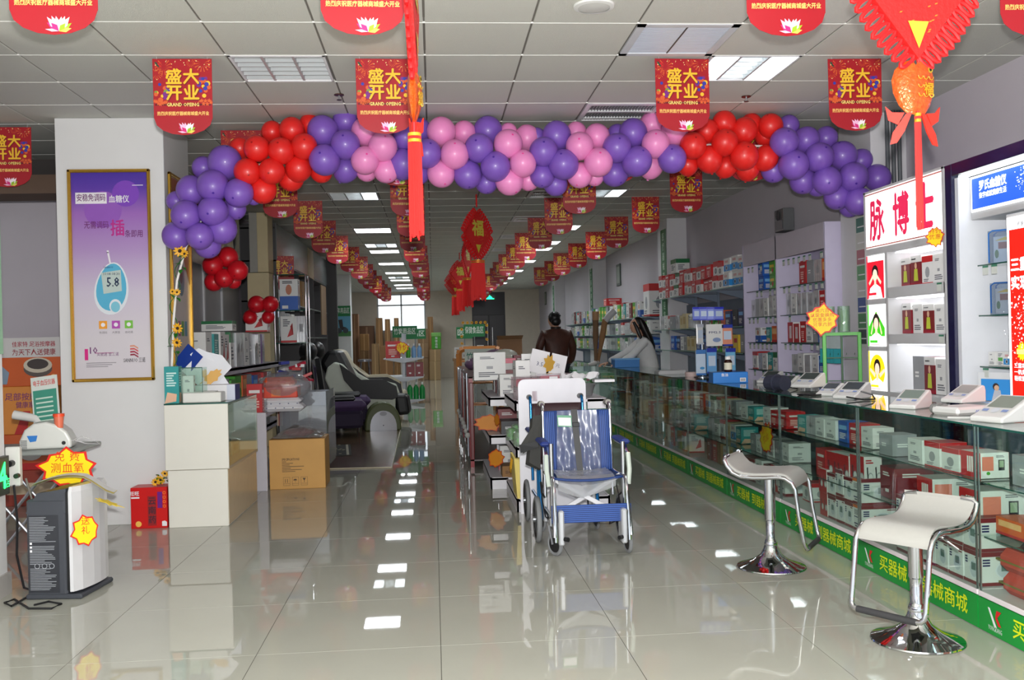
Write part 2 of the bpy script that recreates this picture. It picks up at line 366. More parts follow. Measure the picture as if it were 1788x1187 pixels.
# ================================================================ hanging banners
BRED = M(164, 15, 30, .45, noise=.12, sc=5); BDK = M(120, 12, 24, .45)
def banner_meshes():
    w, h = .176, .462; pts = [(-w, 0), (-w*.985, -h*.78)]
    for i in range(9):
        a = PI+PI*i/8*1.0; pts.append((w*.97*math.cos(a), -h*.79+h*.21*math.sin(a)))
    pts += [(w*.985, -h*.78), (w, 0)]
    b = MB(); T = face((0, 0, 0), (1, 0, 0), (0, 0, 1))
    b.prism(pts[::-1], .0015, BRED, T, -.0015)
    G = M(240, 190, 50, .4); O = M(214, 92, 40, .5); q = random.Random(5); P = MB()
    for (x, y, r) in ((-.11, -.05, .05), (-.15, -.09, .035), (.12, -.03, .05), (.05, -.025, .025)):
        for i in range(14):
            a = 2*PI*i/14
            P.add([(x+r*.25*math.cos(a-.05), y+r*.25*math.sin(a-.05), .001), (x+r*math.cos(a-.07), y+r*math.sin(a-.07), .001), (x+r*math.cos(a+.07), y+r*math.sin(a+.07), .001)], [(0, 1, 2)], O, T=T) if abs(x+r*math.cos(a)) < w-.004 and y+r*math.sin(a) < -.004 else None
    for i in range(26):
        x = q.uniform(-.16, .165); y = -abs(q.gauss(0, .05))-.008; P.disc(x, y, q.uniform(.0015, .004), M(250, 225, 150, .4), T, .0014, 6)
    BLU = M(52, 60, 160, .4); PUR = M(120, 40, 130, .4); GRN = M(120, 150, 60, .4)
    for s in (-1, 1):
        for i in range(16):
            x = s*(.115+q.uniform(-.035, .045)); y = -.2+q.uniform(-.055, .055)+(.03 if s > 0 else -.01)
            P.disc(x, y, q.uniform(.009, .016), q.choice([BLU, PUR, G, GRN, BLU, O]), T, .001+i*.00005, 8)
        for i in range(7): P.star(s*(.10+.011*i), -.265+q.uniform(-.012, .012), .014, .007, 5, O, T, .0012)
    P.rect(-.165, .165, -.283, -.272, M(100, 10, 22, .5), T, .0009)
    DKR = M(120, 14, 20, .5)
    L = MB()
    for ch, x, y in (('盛', -.045, -.115), ('大', .045, -.115), ('开', -.045, -.212), ('业', .045, -.212)):
        L.text(ch, .099, x*1.14+.004, y*1.0-.005, DKR, T, .0016, .04); L.text(ch, .099, x*1.14, y*1.0, G, T, .0026, .028)
    L.text('GRAND OPEING', .02, 0, -.279, M(246, 214, 120, .4), T, .0032, .03, w=.19, h=.021)
    L.text('热烈庆祝医疗器械商城盛大开业', .02, 0, -.333, M(244, 196, 110, .4), T, .0024, .03, w=.305, h=.024)
    DG = M(30, 70, 50, .5)
    L.poly([(-.165, -.02), (-.152, -.02), (-.135, -.048), (-.142, -.052)], DG, T, .002); L.poly([(-.145, -.033), (-.125, -.02), (-.119, -.02), (-.134, -.034), (-.12, -.049), (-.128, -.049)], M(206, 30, 36, .5), T, .0022)
    F = MB(); PK = M(214, 40, 120, .4); PW = M(250, 235, 240, .4); PL = M(244, 190, 220, .4); LG = M(150, 190, 40, .4)
    def pet(cx, cy_, an, l, wd, mt, z):
        c, s_ = math.cos(an), math.sin(an); F.poly([(cx, cy_), (cx+c*l*.5-s_*wd, cy_+s_*l*.5+c*wd), (cx+c*l, cy_+s_*l), (cx+c*l*.5+s_*wd, cy_+s_*l*.5-c*wd)], mt, T, z)
    bx, by = .02, -.448
    pet(bx, by, 2.5, .06, .012, PK, .0012); pet(bx, by, .6, .06, .012, LG, .0012); pet(bx, by, .25, .05, .01, M(220, 210, 90, .4), .0013)
    for i, an in enumerate((2.25, .95, 2.0, 1.2, 1.75, 1.4)): pet(bx, by, an, .075-.003*i, .013, (PL, PW)[i % 2], .0015+.0003*i)
    pet(bx, by, 2.3, .045, .012, PK, .0035); pet(bx, by, .9, .042, .011, LG, .0036); pet(bx, by, 3.0, .055, .006, PL, .0037)
    return b, P, L, F
bb_, bp_, bl_, bf_ = banner_meshes()
ban0 = thing('banner', 'x', 'banner')
bb_.build('cloth', ban0); bp_.build('printed_pattern', ban0); bl_.build('lettering', ban0); bf_.build('lotus_print', ban0)
st = MB(); st.cyl((-.15, 0, -.002), (-.15, 0, .03), .0012, M(200, 200, 200, .4), 5); st.cyl((.15, 0, -.002), (.15, 0, .03), .0012, M(200, 200, 200, .4), 5); st.build('hanging_thread', ban0)
colw = {'-1.50': 'leftmost', '-0.26': 'second', '1.58': 'third', '2.72': 'rightmost'}
COLX = (-1.5, -.26, 1.58, 2.72)
used0 = False
rows = [4.0, 5.9, 7.87, 9.84, 11.8, 13.75, 15.7, 17.6, 19.6, 21.6, 23.5, 25.5, 27.4, 29.3, 31.2]
def place_banner(x, y, z, lab, grp, rz=0):
    global used0
    rz2 = rz+rnd.uniform(-.07, .07)
    if not used0:
        ban0.location = (x, y, z); ban0.rotation_euler = (0, 0, rz2); ban0['label'] = lab; ban0['group'] = grp; used0 = True; return ban0
    return copy_tree(ban0, None, loc=(x, y, z), rz=rz2, label=lab, group=grp)
for c, x in enumerate(COLX):
    for r, y in enumerate(rows):
        if c == 3 and r > 10: continue
        cl = ('left', 'second', 'third', 'right')[c]
        if r > 12 and c in (0, 1, 2): pass
        lab = 'red and gold opening banner hanging from the ceiling, %s from the entrance in the %s column of banners' % ('nearest' if r == 0 else ordw[r] if r < 12 else ['thirteenth', 'fourteenth', 'fifteenth'][r-12], cl)
        yy = y if c != 2 or r < 1 else y
        place_banner(x+rnd.uniform(-.03, .03), yy, CZ-.012, ' '.join(lab.split()[:16]), 'opening banners in the %s column' % cl)
for i, (px, py) in enumerate(((12, 222), (490, 447), (569, 476), (584, 481), (597, 488))):
    y = (7.6, 15.5, 23.0, 25.5, 28)[i]
    p = W(px, py, 'x', -2.06) if i == 1 else W(px, py, 'y', y); y = p.y; lab = ['red opening banner in the side recess beyond the entrance wall', 'red banner standing in for a reflection above the boxed goods on the left shelf', 'first red banner in the side bay beside the window', 'second red banner in the side bay beside the window', 'third red banner in the side bay in front of the sign pillar'][i]  # the one on the left shelf is a reflection, built as a solid banner
    place_banner(p.x, y, p.z, lab, 'opening banners outside the four columns')
# ================================================================ balloon arch
def balloon_mesh(col, nm):
    b = MB(); mt = M(*col, .38, noise=.03, coat=.12, name='balloon_'+nm); pr = [(0, 1)]
    for i in range(1, 16):
        a = PI*i/16; r = math.sin(a); z = math.cos(a)
        if z < -.2: z = z*1.08
        pr.append((r*(1 if z > -.5 else .97), z))
    pr += [(.07, -1.09), (.05, -1.12), (.10, -1.17), (.02, -1.16)]
    b.lathe(pr, mt, 22); me = b.build('b').data; o = [x for x in bpy.data.objects if x.data == me][0]; bpy.data.objects.remove(o); return me
BM = {'P': balloon_mesh((126, 88, 186), 'purple'), 'R': balloon_mesh((230, 38, 34), 'red'), 'K': balloon_mesh((238, 142, 200), 'pink'), 'D': balloon_mesh((205, 18, 34), 'dark_red')}
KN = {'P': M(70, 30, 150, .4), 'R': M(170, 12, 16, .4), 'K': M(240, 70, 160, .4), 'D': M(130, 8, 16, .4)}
NAMEC = {'P': 'purple', 'R': 'red', 'K': 'pink', 'D': 'red'}
segs = [
 (280, 180, 4.24, 'P', [(320,480,75,2),(478,440,112,1),(388,612,105,0),(225,648,95,1),(118,725,65,2),(190,830,98,0),(390,800,100,0),(580,665,97,0),(550,780,75,2),(455,930,100,1),(118,985,92,1),(292,985,90,0),(350,1050,88,2),(690,700,50,2)]),
 (400, 180, 6.596, 'R', [(125,520,110,2),(320,525,135,0),(495,330,110,2),(725,310,130,1),(930,250,110,2),(600,550,137,0),(865,500,135,0),(210,790,138,0),(490,785,135,0),(800,750,138,1),(390,1000,140,1),(715,870,130,2),(1060,790,115,2)]),
 (400, 180, 6.596, 'P', [(1080,320,158,1),(1340,210,135,2),(1340,480,152,0),(1100,655,160,0),(1345,760,135,2)]),
 (600, 180, 6.596, 'K', [(250,330,145,1),(450,505,150,0),(245,660,145,0),(490,770,135,1),(265,780,110,2),(480,330,110,2),(1125,330,150,1),(1390,345,125,2),(1280,590,150,0),(1125,810,145,1)]),
 (600, 180, 6.596, 'P', [(710,400,130,1),(880,310,120,2),(690,700,155,1),(960,580,150,0),(860,800,125,2),(1430,820,150,1)]),
 (800, 180, 6.596, 'P', [(345,320,150,2),(240,518,150,0),(430,730,155,0),(325,910,120,2),(905,390,95,2),(1135,375,150,1),(985,560,150,0),(1215,705,155,0),(970,830,130,1),(1120,930,125,2)]),
 (800, 180, 6.596, 'K', [(575,470,150,0),(795,400,132,2),(580,330,90,2),(745,695,140,0),(590,900,145,1),(810,880,115,2),(1360,340,110,2),(1400,495,145,0),(1600,385,132,1),(1615,680,150,0),(1400,830,132,1),(1570,850,95,2)]),
 (1000, 180, 6.596, 'P', [(510,360,105,2),(695,345,148,1),(510,515,150,0),(740,670,155,0),(480,800,145,2),(640,730,100,2),(1145,640,148,0)]),
 (1000, 180, 6.596, 'K', [(910,250,132,2),(955,470,145,0),(1170,340,140,1),(900,720,130,2)]),
 (1160, 180, 6.596, 'R', [(305,320,95,2),(488,325,125,1),(330,490,138,0),(520,645,137,1),(270,710,110,2),(690,225,122,1),(695,455,137,0),(710,720,122,2),(920,610,147,0),(915,320,137,1),(1000,250,115,2),(1225,265,127,1),(1160,380,110,2),(960,750,125,2),(1170,630,130,1)]),
 (1160, 180, 6.596, 'P', [(1430,265,112,2),(1380,450,148,0),(1260,770,130,2),(1490,710,155,0)]),
 (1330, 180, 5.654, 'P', [(440,365,117,1),(635,345,102,2),(568,535,128,0),(800,520,127,1),(980,570,104,2),(645,765,128,0),(905,730,130,0),(1145,740,117,1),(410,760,122,2),(550,810,100,2),(745,920,117,1),(960,970,125,0),(870,1020,95,2)]),
]
AY = 7.38
allb = []
for ox, oy, s, c, L in segs:
    for (x, y, r, lay) in L: allb.append((ox+x/s, oy+y/s, r/s, lay, c))
def zone(px):
    return ('over the left pillar end' if px < 400 else 'between the left end and the second banner' if px < 545 else 'left of the near long tassel' if px < 705 else 'right of the near long tassel' if px < 860 else 'in the middle of the arch' if px < 1010
            else 'under the dark vent' if px < 1170 else 'left of the small gold leaf on the right' if px < 1330 else 'at the right end above the glowing sign')
def balloon(px, py, rp, lay, c, Y, lab, grp):
    y = Y+(-.10, -.01, .08)[lay]; p = W(px, py, 'y', y); r = rp*(p-Vector((0, 0, CH))).dot(CF)/FPX
    cen = 296
    d = (Vector((0, 0, CH))-p).normalized()
    tz = Vector((-d.x*.7+rnd.uniform(-.35, .35), -.75-.0*lay, rnd.uniform(-.5, .5))) if lay == 0 else Vector((rnd.uniform(-.8, .8), rnd.uniform(-.1, .5), rnd.uniform(-.8, .8)))
    # the body's long axis: nozzle points away from the viewer for back ones, towards the side for the others
    zaxis = Vector((-rnd.uniform(-.3, .3), -.9, (.45 if py < cen else -.45)+rnd.uniform(-.2, .2))) if lay == 0 else Vector((rnd.uniform(-.5, .5), -.25-rnd.random()*.3, (1 if py < cen else -1)*.8))
    q = zaxis.normalized().to_track_quat('Z', 'Y')
    o = link('balloon', BM[c], None, p, 0, lab, 'balloon', grp); o.rotation_mode = 'QUATERNION'; o.rotation_quaternion = q; r *= 1.12; o.scale = (r, r, r*1.03)
    # every balloon shows a darker dimple on its crown
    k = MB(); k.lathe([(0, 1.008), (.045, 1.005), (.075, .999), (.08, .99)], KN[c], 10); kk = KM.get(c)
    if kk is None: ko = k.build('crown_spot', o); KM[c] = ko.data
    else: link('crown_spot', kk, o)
    return o
KM = {}
zc = {}
for (px, py, rp, lay, c) in sorted(allb, key=lambda b: (b[0])):
    zn = zone(px); row = 'upper' if py < 262 and px > 400 else 'lower' if py > 300 and px > 400 else 'middle'
    if px < 400: row = 'upper' if py < 330 else 'lower'
    if px > 1370: row = 'upper' if py < 300 else 'lower'
    k = (zn, row, c, lay); zc[k] = zc.get(k, 0)+1
    lay_w = ('front', 'inner', 'rear')[lay]
    lab = '%s %s %s balloon %s' % (row, lay_w, NAMEC[c], zn) if zc[k] == 1 else '%s %s %s balloon %s, %s along' % (row, lay_w, NAMEC[c], zn, ordw[zc[k]-1])
    balloon(px, py, rp, lay, c, AY, lab, 'balloons of the arch')
# the white pole the balloons are tied to
pole = MB(); pts = [W(300, 640, 'y', AY), W(303, 560, 'y', AY), W(309, 490, 'y', AY), W(325, 430, 'y', AY), W(360, 370, 'y', AY), W(420, 308, 'y', AY), W(480, 272, 'y', AY), W(560, 255, 'y', AY), W(700, 262, 'y', AY), W(890, 275, 'y', AY), W(1050, 262, 'y', AY), W(1200, 252, 'y', AY), W(1330, 255, 'y', AY), W(1420, 285, 'y', AY), W(1490, 325, 'y', AY), W(1545, 350, 'y', AY)]
pole.ring(pts, .009, M(235, 232, 228, .4), 8); pole = pole.build('arch_pole', None, None, 0, 'bent white plastic pole running inside the balloon arch', 'pole')
# the two red bunches on the left
for nm, L, Y, lab in (('A', [(280+725/7.915, 420+340/7.915, 16, 0), (280+935/7.915, 420+235/7.915, 16, 1), (280+1070/7.915, 420+415/7.915, 16, 0), (280+740/7.915, 420+570/7.915, 14.5, 1), (280+880/7.915, 420+520/7.915, 15, 0), (280+1010/7.915, 420+560/7.915, 12, 2)], 9.0, 'bunch below the left end of the arch'),
                      ('B', [(280+1330/7.915, 420+880/7.915, 13.5, 0), (280+1520/7.915, 420+880/7.915, 13, 0), (280+1240/7.915, 420+1060/7.915, 11, 1), (280+1490/7.915, 420+1060/7.915, 10, 1)], 11.0, 'bunch in front of the cream panel')):
    for i, (px, py, rp, lay) in enumerate(L):
        if nm == 'A': w = ('left', 'top', 'right', 'lower left', 'lower middle', 'rear')[i]
        else: w = ('upper left', 'upper right', 'lower left', 'lower right')[i]
        balloon(px, py, rp, lay, 'D', Y, '%s dark red balloon of the small %s' % (w, lab), 'dark red balloons of the '+lab)
# ================================================================ product boxes
PK = {}
def kindbox(style):
    """one prototype per style: unit box (x,z centred face prints on all four sides); returns (body mesh, print mesh)"""
    if style in PK: return PK[style]
    q = random.Random(style); body = MB(); pr = MB()
    W_ = M(226, 226, 224, .45, noise=.02); R_ = M(190, 30, 34, .4); DR = M(120, 24, 34, .4); BL = M(30, 90, 180, .4); NV = M(24, 34, 90, .4); GR = M(70, 160, 50, .4); TE = M(40, 150, 150, .4)
    OR = M(220, 96, 40, .4); GY = M(150, 152, 156, .4); DK = M(40, 42, 48, .4); SV = M(206, 208, 212, .25, .3); PU = M(120, 70, 150, .4); CR_ = M(212, 196, 150, .5); TX = M(110, 112, 118, .6); LB = M(60, 160, 220, .4); YL = M(236, 200, 60, .4); PI_ = M(236, 120, 140, .4)
    base = {'monitor': W_, 'monitor2': W_, 'redside': W_, 'red': R_, 'darkred': DR, 'white': W_, 'silver': SV, 'blue': BL, 'navy': NV, 'green': GR, 'teal': TE, 'orange': OR, 'whitered': W_, 'whiteblue': W_, 'greenwhite': W_, 'cream': CR_, 'purple': PU, 'handheld': W_, 'redtop': R_, 'lab': W_, 'hair': W_, 'grey': GY, 'bluetop': W_, 'pink': PI_, 'yellow': YL, 'model': DR, 'black': DK, 'brown': M(150, 110, 66, .7)}[style]
    body.box(-.5, .5, -.5, .5, 0, 1, base, b=.006)
    Ts = [face((0, -.503, 0), (1, 0, 0), (0, 0, 1)), face((-.503, 0, 0), (0, -1, 0), (0, 0, 1)), face((0, .503, 0), (-1, 0, 0), (0, 0, 1)), face((.503, 0, 0), (0, 1, 0), (0, 0, 1))]
    def lines(T, x0, x1, y0, y1, n, mt=TX):
        for i in range(n):
            y = y1-(i+.5)*(y1-y0)/n; h = (y1-y0)/n*.28; pr.rect(x0, x0+(x1-x0)*q.uniform(.5, 1), y-h, y+h, mt, T, .001)
    for i, T in enumerate(Ts):
        e = (i % 2 == 0)
        if style in ('monitor', 'monitor2'):
            top = DR; pr.rect(-.5, .5, .86, 1, top, T, .001); pr.rect(-.5, .5, 0, .1, top, T, .001)
            if style == 'monitor' or not e:
                pr.disc(.1, .45, .27, M(222, 226, 232, .4), T, .002, 14); pr.disc(.1, .45, .24, M(196, 202, 210, .4), T, .003, 14); pr.rect(-.04, .24, .42, .64, M(96, 120, 116, .3), T, .004)
                for z in (.74, .66, .58): pr.rect(-.44, -.28, z, z+.05, NV, T, .002)
                pr.rect(.2, .44, .79, .83, DR, T, .002)
            else:
                lines(T, -.35, .35, .6, .8, 4); pr.rect(-.38, .3, .5, .54, NV, T, .001); pr.rect(-.38, .3, .24, .29, NV, T, .001); pr.rect(-.3, 0, .14, .2, TX, T, .001); pr.rect(-.5, .5, .86, .97, M(226, 110, 30, .4), T, .0015)
        elif style == 'redside':
            if e: pr.rect(-.5, .5, 0, 1, R_, T, .001); [pr.rect(-.18+.11*k, -.1+.11*k, .2, .82, W_, T, .002) for k in range(4)]
            else:
                pr.rect(-.45, -.05, .3, .85, M(226, 130, 110, .4), T, .001); pr.rect(.12, .34, .3, .72, DK, T, .002); pr.rect(.15, .31, .42, .68, M(150, 170, 140, .3), T, .003); lines(T, .05, .4, .8, .9, 2); pr.disc(-.24, .2, .07, GR, T, .002, 8)
        elif style == 'handheld':
            for x in (-.24, .24):
                pr.disc(x+.1, .38, .15, GY, T, .001, 12); pr.disc(x+.1, .38, .12, W_, T, .002, 12); pr.poly([(x-.12, .68), (x-.04, .7), (x-.02, .35), (x-.08, .32)], DK, T, .002)
            lines(T, -.4, .1, .78, .92, 2, R_); pr.rect(-.5, .5, 0, .03, R_, T, .001)
            if e: pr.rect(-.5, .5, 0, 1, R_, T, .0005)
        elif style == 'red': pr.rect(-.35, .35, .7, .8, W_, T, .001); lines(T, -.3, .3, .2, .55, 4, M(236, 190, 180, .5)); pr.rect(-.12, .12, .08, .16, W_, T, .001)
        elif style == 'darkred': lines(T, -.3, .3, .7, .85, 2, W_); pr.rect(-.15, .1, .2, .3, W_, T, .001)
        elif style == 'white': lines(T, -.3, .3, .75, .85, 2); pr.rect(-.1, .1, .4, .5, GY, T, .001); lines(T, -.35, .35, .1, .3, 3)
        elif style == 'silver':
            for k in range(3): x = -.4+.3*k; pr.rect(x, x+.07, 0, 1, M(240, 242, 244, .15, .6), T, .001)
            pr.rect(-.2, .2, .4, .7, GY, T, .001)
        elif style in ('blue', 'navy'): pr.rect(-.4, .4, .6, .8, M(120, 180, 230, .4), T, .001); lines(T, -.35, .35, .15, .45, 4, W_)
        elif style == 'green': pr.rect(-.4, .4, .55, .75, YL, T, .001); pr.disc(.1, .35, .16, R_, T, .002, 10); pr.rect(-.4, 0, .1, .3, M(210, 230, 190, .4), T, .001)
        elif style == 'teal': lines(T, -.35, .35, .45, .85, 6, M(200, 230, 226, .5)); pr.poly([(-.5, .0), (.3, .05), (.35, .25), (-.3, .3)], M(226, 180, 150, .5), T, .001)
        elif style == 'orange': pr.rect(-.4, .4, .5, .85, M(240, 180, 120, .5), T, .001); pr.rect(-.5, .5, 0, .15, R_, T, .001)
        elif style == 'whitered': pr.rect(-.5, .5, .78, 1, R_, T, .001); pr.disc(0, .42, .2, GY, T, .001, 12); lines(T, -.35, .35, .08, .2, 2); pr.rect(-.5, .5, 0, .06, R_, T, .001)
        elif style == 'whiteblue': pr.rect(-.5, .5, 0, .45, BL, T, .001); pr.disc(0, .66, .17, M(190, 120, 90, .5), T, .002, 12); lines(T, -.35, .35, .85, .95, 2, DK); pr.rect(-.38, -.05, .05, .15, W_, T, .002)
        elif style == 'bluetop': pr.rect(-.5, .5, .12, .55, M(30, 140, 210, .4), T, .001); pr.disc(-.05, .34, .16, W_, T, .002, 12); pr.disc(-.05, .34, .12, DK, T, .003, 12); pr.rect(-.3, .2, .7, .86, M(210, 160, 160, .5), T, .001)
        elif style == 'greenwhite': pr.rect(-.5, .5, .7, 1, M(20, 110, 60, .4), T, .001); lines(T, -.35, .35, .2, .6, 4)
        elif style == 'cream': pr.rect(-.3, .3, .3, .8, M(190, 160, 90, .4), T, .001); pr.rect(.34, .42, 0, 1, M(245, 235, 200, .2, .3), T, .001)
        elif style == 'purple': pr.rect(-.5, .0, 0, 1, W_, T, .001); lines(T, -.4, -.1, .2, .8, 5)
        elif style == 'redtop': pr.rect(-.5, .5, 0, .62, W_, T, .001); pr.disc(0, .32, .2, DK, T, .002, 10); pr.disc(0, .32, .13, GY, T, .003, 10)
        elif style == 'lab': pr.rect(-.35, .35, .35, .6, (R_, BL, GR, TE)[i], T, .001); lines(T, -.35, .35, .65, .9, 3); lines(T, -.35, .35, .05, .3, 3)
        elif style == 'hair': pr.poly([(-.1, .2), (.3, .3), (.1, .6), (.25, .75)], R_, T, .001); lines(T, -.35, .1, .6, .9, 4); pr.rect(-.5, .5, 0, .08, R_, T, .001)
        elif style == 'model': pr.rect(-.5, .5, .78, 1, W_, T, .001); pr.rect(-.5, .5, 0, .1, M(150, 10, 40, .4), T, .002); pr.disc(0, .66, .11, M(222, 180, 150, .5), T, .002, 10); pr.poly([(-.2, .15), (.22, .15), (.16, .55), (-.14, .55)], M(190, 200, 60, .5) if e else M(60, 60, 110, .5), T, .0015); lines(T, -.4, .4, .85, .93, 1)
        elif style in ('grey', 'black'): lines(T, -.3, .3, .4, .6, 2, W_)
        elif style == 'pink': pr.rect(-.3, .3, .3, .7, W_, T, .001)
        elif style == 'yellow': pr.rect(-.3, .3, .55, .8, R_, T, .001)
        elif style == 'brown': pr.rect(-.04, .04, 0, 1, M(190, 160, 110, .4), T, .001); lines(T, -.35, -.1, .3, .6, 3, M(90, 60, 40, .6))
    if style in ('whitered', 'redtop', 'monitor', 'monitor2'): pr.add([(-.48, -.48, 1.003), (.48, -.48, 1.003), (.48, .48, 1.003), (-.48, .48, 1.003)], [(0, 1, 2, 3)], DR if 'mon' in style else R_)
    a = body.build('tmp'); b = pr.build('tmp'); PK[style] = (a.data, b.data); bpy.data.objects.remove(a); bpy.data.objects.remove(b)
    return PK[style]
SD = {'monitor': 'white blood pressure monitor box with maroon edges', 'monitor2': 'white monitor box with orange end label', 'redside': 'white box with red printed end', 'red': 'bright red box', 'darkred': 'dark red box', 'white': 'plain white box', 'silver': 'shiny silver wrapped box', 'blue': 'blue box',
      'navy': 'navy box', 'green': 'green and yellow box', 'teal': 'teal box', 'orange': 'orange box', 'whitered': 'white box with red top band', 'whiteblue': 'white box with blue lower half', 'bluetop': 'white box with bright blue band', 'greenwhite': 'white box with green lid', 'cream': 'cream and gold box',
      'purple': 'half purple half white box', 'handheld': 'white box with two meters pictured', 'redtop': 'red topped white box', 'lab': 'small white medicine box', 'hair': 'white box with red swirl', 'grey': 'grey box', 'black': 'black box', 'pink': 'pink box', 'yellow': 'yellow box', 'model': 'red box picturing a person', 'brown': 'brown cardboard carton'}
BNAME = {'monitor': 'monitor_box', 'monitor2': 'monitor_box', 'redside': 'monitor_box', 'handheld': 'monitor_box', 'lab': 'medicine_box', 'white': 'white_box', 'silver': 'wrapped_box', 'cream': 'wrapped_box', 'brown': 'cardboard_box', 'grey': 'grey_box'}
def pbox(style, w, d, h, loc, rz=0, label=None, group=None, name=None, rx=0):
    name = name or BNAME.get(style, 'product_box')
    me, pm = kindbox(style)
    o = link(name, me, None, loc, (rx, 0, rz) if rx else rz, label or SD[style], 'box', group); o.scale = (w, d, h)
    link('printed_label', pm, o); return o
SZ = {'monitor': (.12, .2, .16), 'monitor2': (.12, .2, .16), 'redside': (.17, .2, .18), 'handheld': (.16, .1, .19)}
ORD = ordw+['%sth' % w for w in ('thirteen', 'fourteen', 'fifteen', 'sixteen', 'seventeen', 'eighteen', 'nineteen')]
def row(styles, x, y0, z, step, where, group, w=.11, d=.14, h=.16, jig=.01, face_=-1, stack=1, dirn=1, rx=0):
    """a row of boxes standing along y from y0; width w runs along the row"""
    y = y0; k = 0; prev = None
    for st in styles:
        if st is None: y += (w+step)*dirn; k += 1; continue
        hh = h*rnd.uniform(.92, 1.06); ww = w*rnd.uniform(.92, 1.04)
        for s in range(stack):
            sw = ('' if stack == 1 else ('lower ', 'upper ')[s])
            lab = '%s%s, %s %s' % (sw, SD[st], ORD[k], where)
            pbox(st, ww, d, hh-.002, (x+rnd.uniform(-jig, jig), y+dirn*w/2, z+s*hh+.001), (PI/2 if face_ < 0 else -PI/2)*1+rnd.uniform(-.05, .05), ' '.join(lab.split()[:16]), group)
        y += (w+step)*dirn; k += 1
# rz = pi/2 turns the local -y face (print 0) to +x and local width along y; side faces run along x
# ================================================================ the long glass counter on the right
CXF, CXB, CT = 2.4, 2.92, .915
GRN_STRIP = M(12, 140, 52, .45, noise=.05); YTXT = M(214, 224, 20, .5); ALU = M(176, 182, 184, .3, .8, noise=0); DECK = M(222, 214, 216, .5)
cn = ['nearest', 'second', 'third', 'fourth', 'fifth', 'sixth', 'seventh', 'eighth', 'ninth', 'tenth']
YS = [2.87, 4.07, 5.265, 6.5, 7.72, 8.94, 10.15, 11.35, 12.55, 13.75]
LOGO = (M(226, 228, 228, .5), M(206, 30, 34, .5))
def counter(y0, y1, idx):
    t = thing('glass_counter', 'glass showcase counter with green lettered plinth, %s from the entrance' % cn[idx], 'counter', ((CXF+CXB)/2, (y0+y1)/2, 0), 0, 'glass counters on the right')
    hy = (y1-y0)/2-.004; hx = (CXB-CXF)/2
    b = MB(); b.box(-hx+.012, hx, -hy, hy, 0, .15, WHITE, b=.003); b.box(-hx, hx, -hy, hy, .15, .175, DECK, b=.003); b.build('plinth', t)
    s = MB(); s.box(-hx, -hx+.01, -hy, hy, .004, .147, GRN_STRIP); s = s.build('green_strip', t)
    L = MB(); T = LEFTW(-hx-.0015, 0, 0)
    L.text('买器械', .11, -.19, .075, YTXT, T, .0005, .01, w=.3, h=.085); L.text('到器械商城', .11, .265, .075, YTXT, T, .0005, .01, w=.5, h=.085); L.build('lettering', s)
    G = MB(); a, r = LOGO
    G.poly([(-.52, .12), (-.505, .12), (-.455, .045), (-.475, .045)], a, T, .0008); G.poly([(-.455, .12), (-.42, .12), (-.45, .09), (-.422, .055), (-.445, .055), (-.466, .085)], r, T, .001); G.text('YONGKANG', .03, -.468, .033, a, T, .0008, 0, w=.1); G.build('logo', s)
    g = MB(); g.box(-hx, -hx+.006, -hy, hy, .176, CT-.009, GREENGL); g.build('front_glass', t)
    g = MB(); g.box(-hx-.004, hx, -hy, hy, CT-.008, CT, GREENGL); g.build('top_glass', t)
    g = MB(); g.box(-hx-.0055, -hx-.0035, -hy, hy, CT-.0085, CT+.0005, EDGE); g.build('polished_edge', t)
    for z in (.415, .655): g = MB(); g.box(-hx+.03, hx-.02, -hy+.01, hy-.01, z-.006, z, GREENGL); g.box(-hx+.028, -hx+.03, -hy+.01, hy-.01, z-.006, z, EDGE); g.build('shelf', t)
    for s_ in (-1, 1): g = MB(); g.box(-hx+.006, -hx+.012, s_*hy-.004*s_, s_*hy-.014*s_, .176, CT-.009, ALU); g.build('post', t)
    g = MB(); g.box(hx-.012, hx, -hy, hy, .176, CT-.009, glass(170, 190, 186, .12)); g.build('rear_door', t)
    return t
for i in range(9): counter(YS[i], YS[i+1], i)
def W_unit(i): return 'in the %s counter' % cn[i]
XF = CXF+.17
# contents; styles listed from the near end to the far end
row(['monitor']*6, XF-.03, 4.10, .177, .004, 'box of the floor stack '+W_unit(1), 'stacked monitor boxes in the second counter', .125, .22, .15, .002, stack=2)
row(['redside', 'whitered', 'handheld'], XF, 4.78, .177, .01, 'low box behind the stool '+W_unit(1), 'low boxes in the second counter', .14, .2, .11)
row(['redside', None, 'redside', None, 'darkred'], XF+.02, 4.17, .416, .03, 'box on the middle shelf '+W_unit(1), 'middle shelf boxes in the second counter', .17, .22, .17)
row(['redside', 'whitered', 'whitered', 'white', None, 'grey'], XF-.03, 4.14, .656, .01, 'box on the top shelf '+W_unit(1), 'top shelf boxes in the second counter', .155, .14, .125)
row(['monitor2', 'monitor', 'monitor', 'monitor', 'handheld'], XF-.02, 5.3, .177, .006, 'box on the floor '+W_unit(2), 'stacked boxes in the third counter', .115, .22, .155, .003, stack=2)
row(['white', None, 'whitered'], XF+.05, 5.95, .177, .02, 'box at the far end of the floor '+W_unit(2), 'far end boxes in the third counter', .15, .16, .14)
row(['handheld', 'handheld', 'handheld', 'red'], XF-.06, 5.31, .416, .005, 'box on the middle shelf '+W_unit(2), 'middle shelf boxes in the third counter', .17, .11, .19)
row(['white', 'red', 'blue', 'white', 'white', 'silver', 'teal'], XF, 5.3, .656, .01, 'box on the top shelf '+W_unit(2), 'top shelf boxes in the third counter', .15, .13, .125)
row(['monitor2', 'handheld', 'monitor', 'white', 'monitor', 'monitor'], XF, 6.56, .177, .015, 'box on the floor '+W_unit(3), 'floor boxes in the fourth counter', .15, .2, .19)
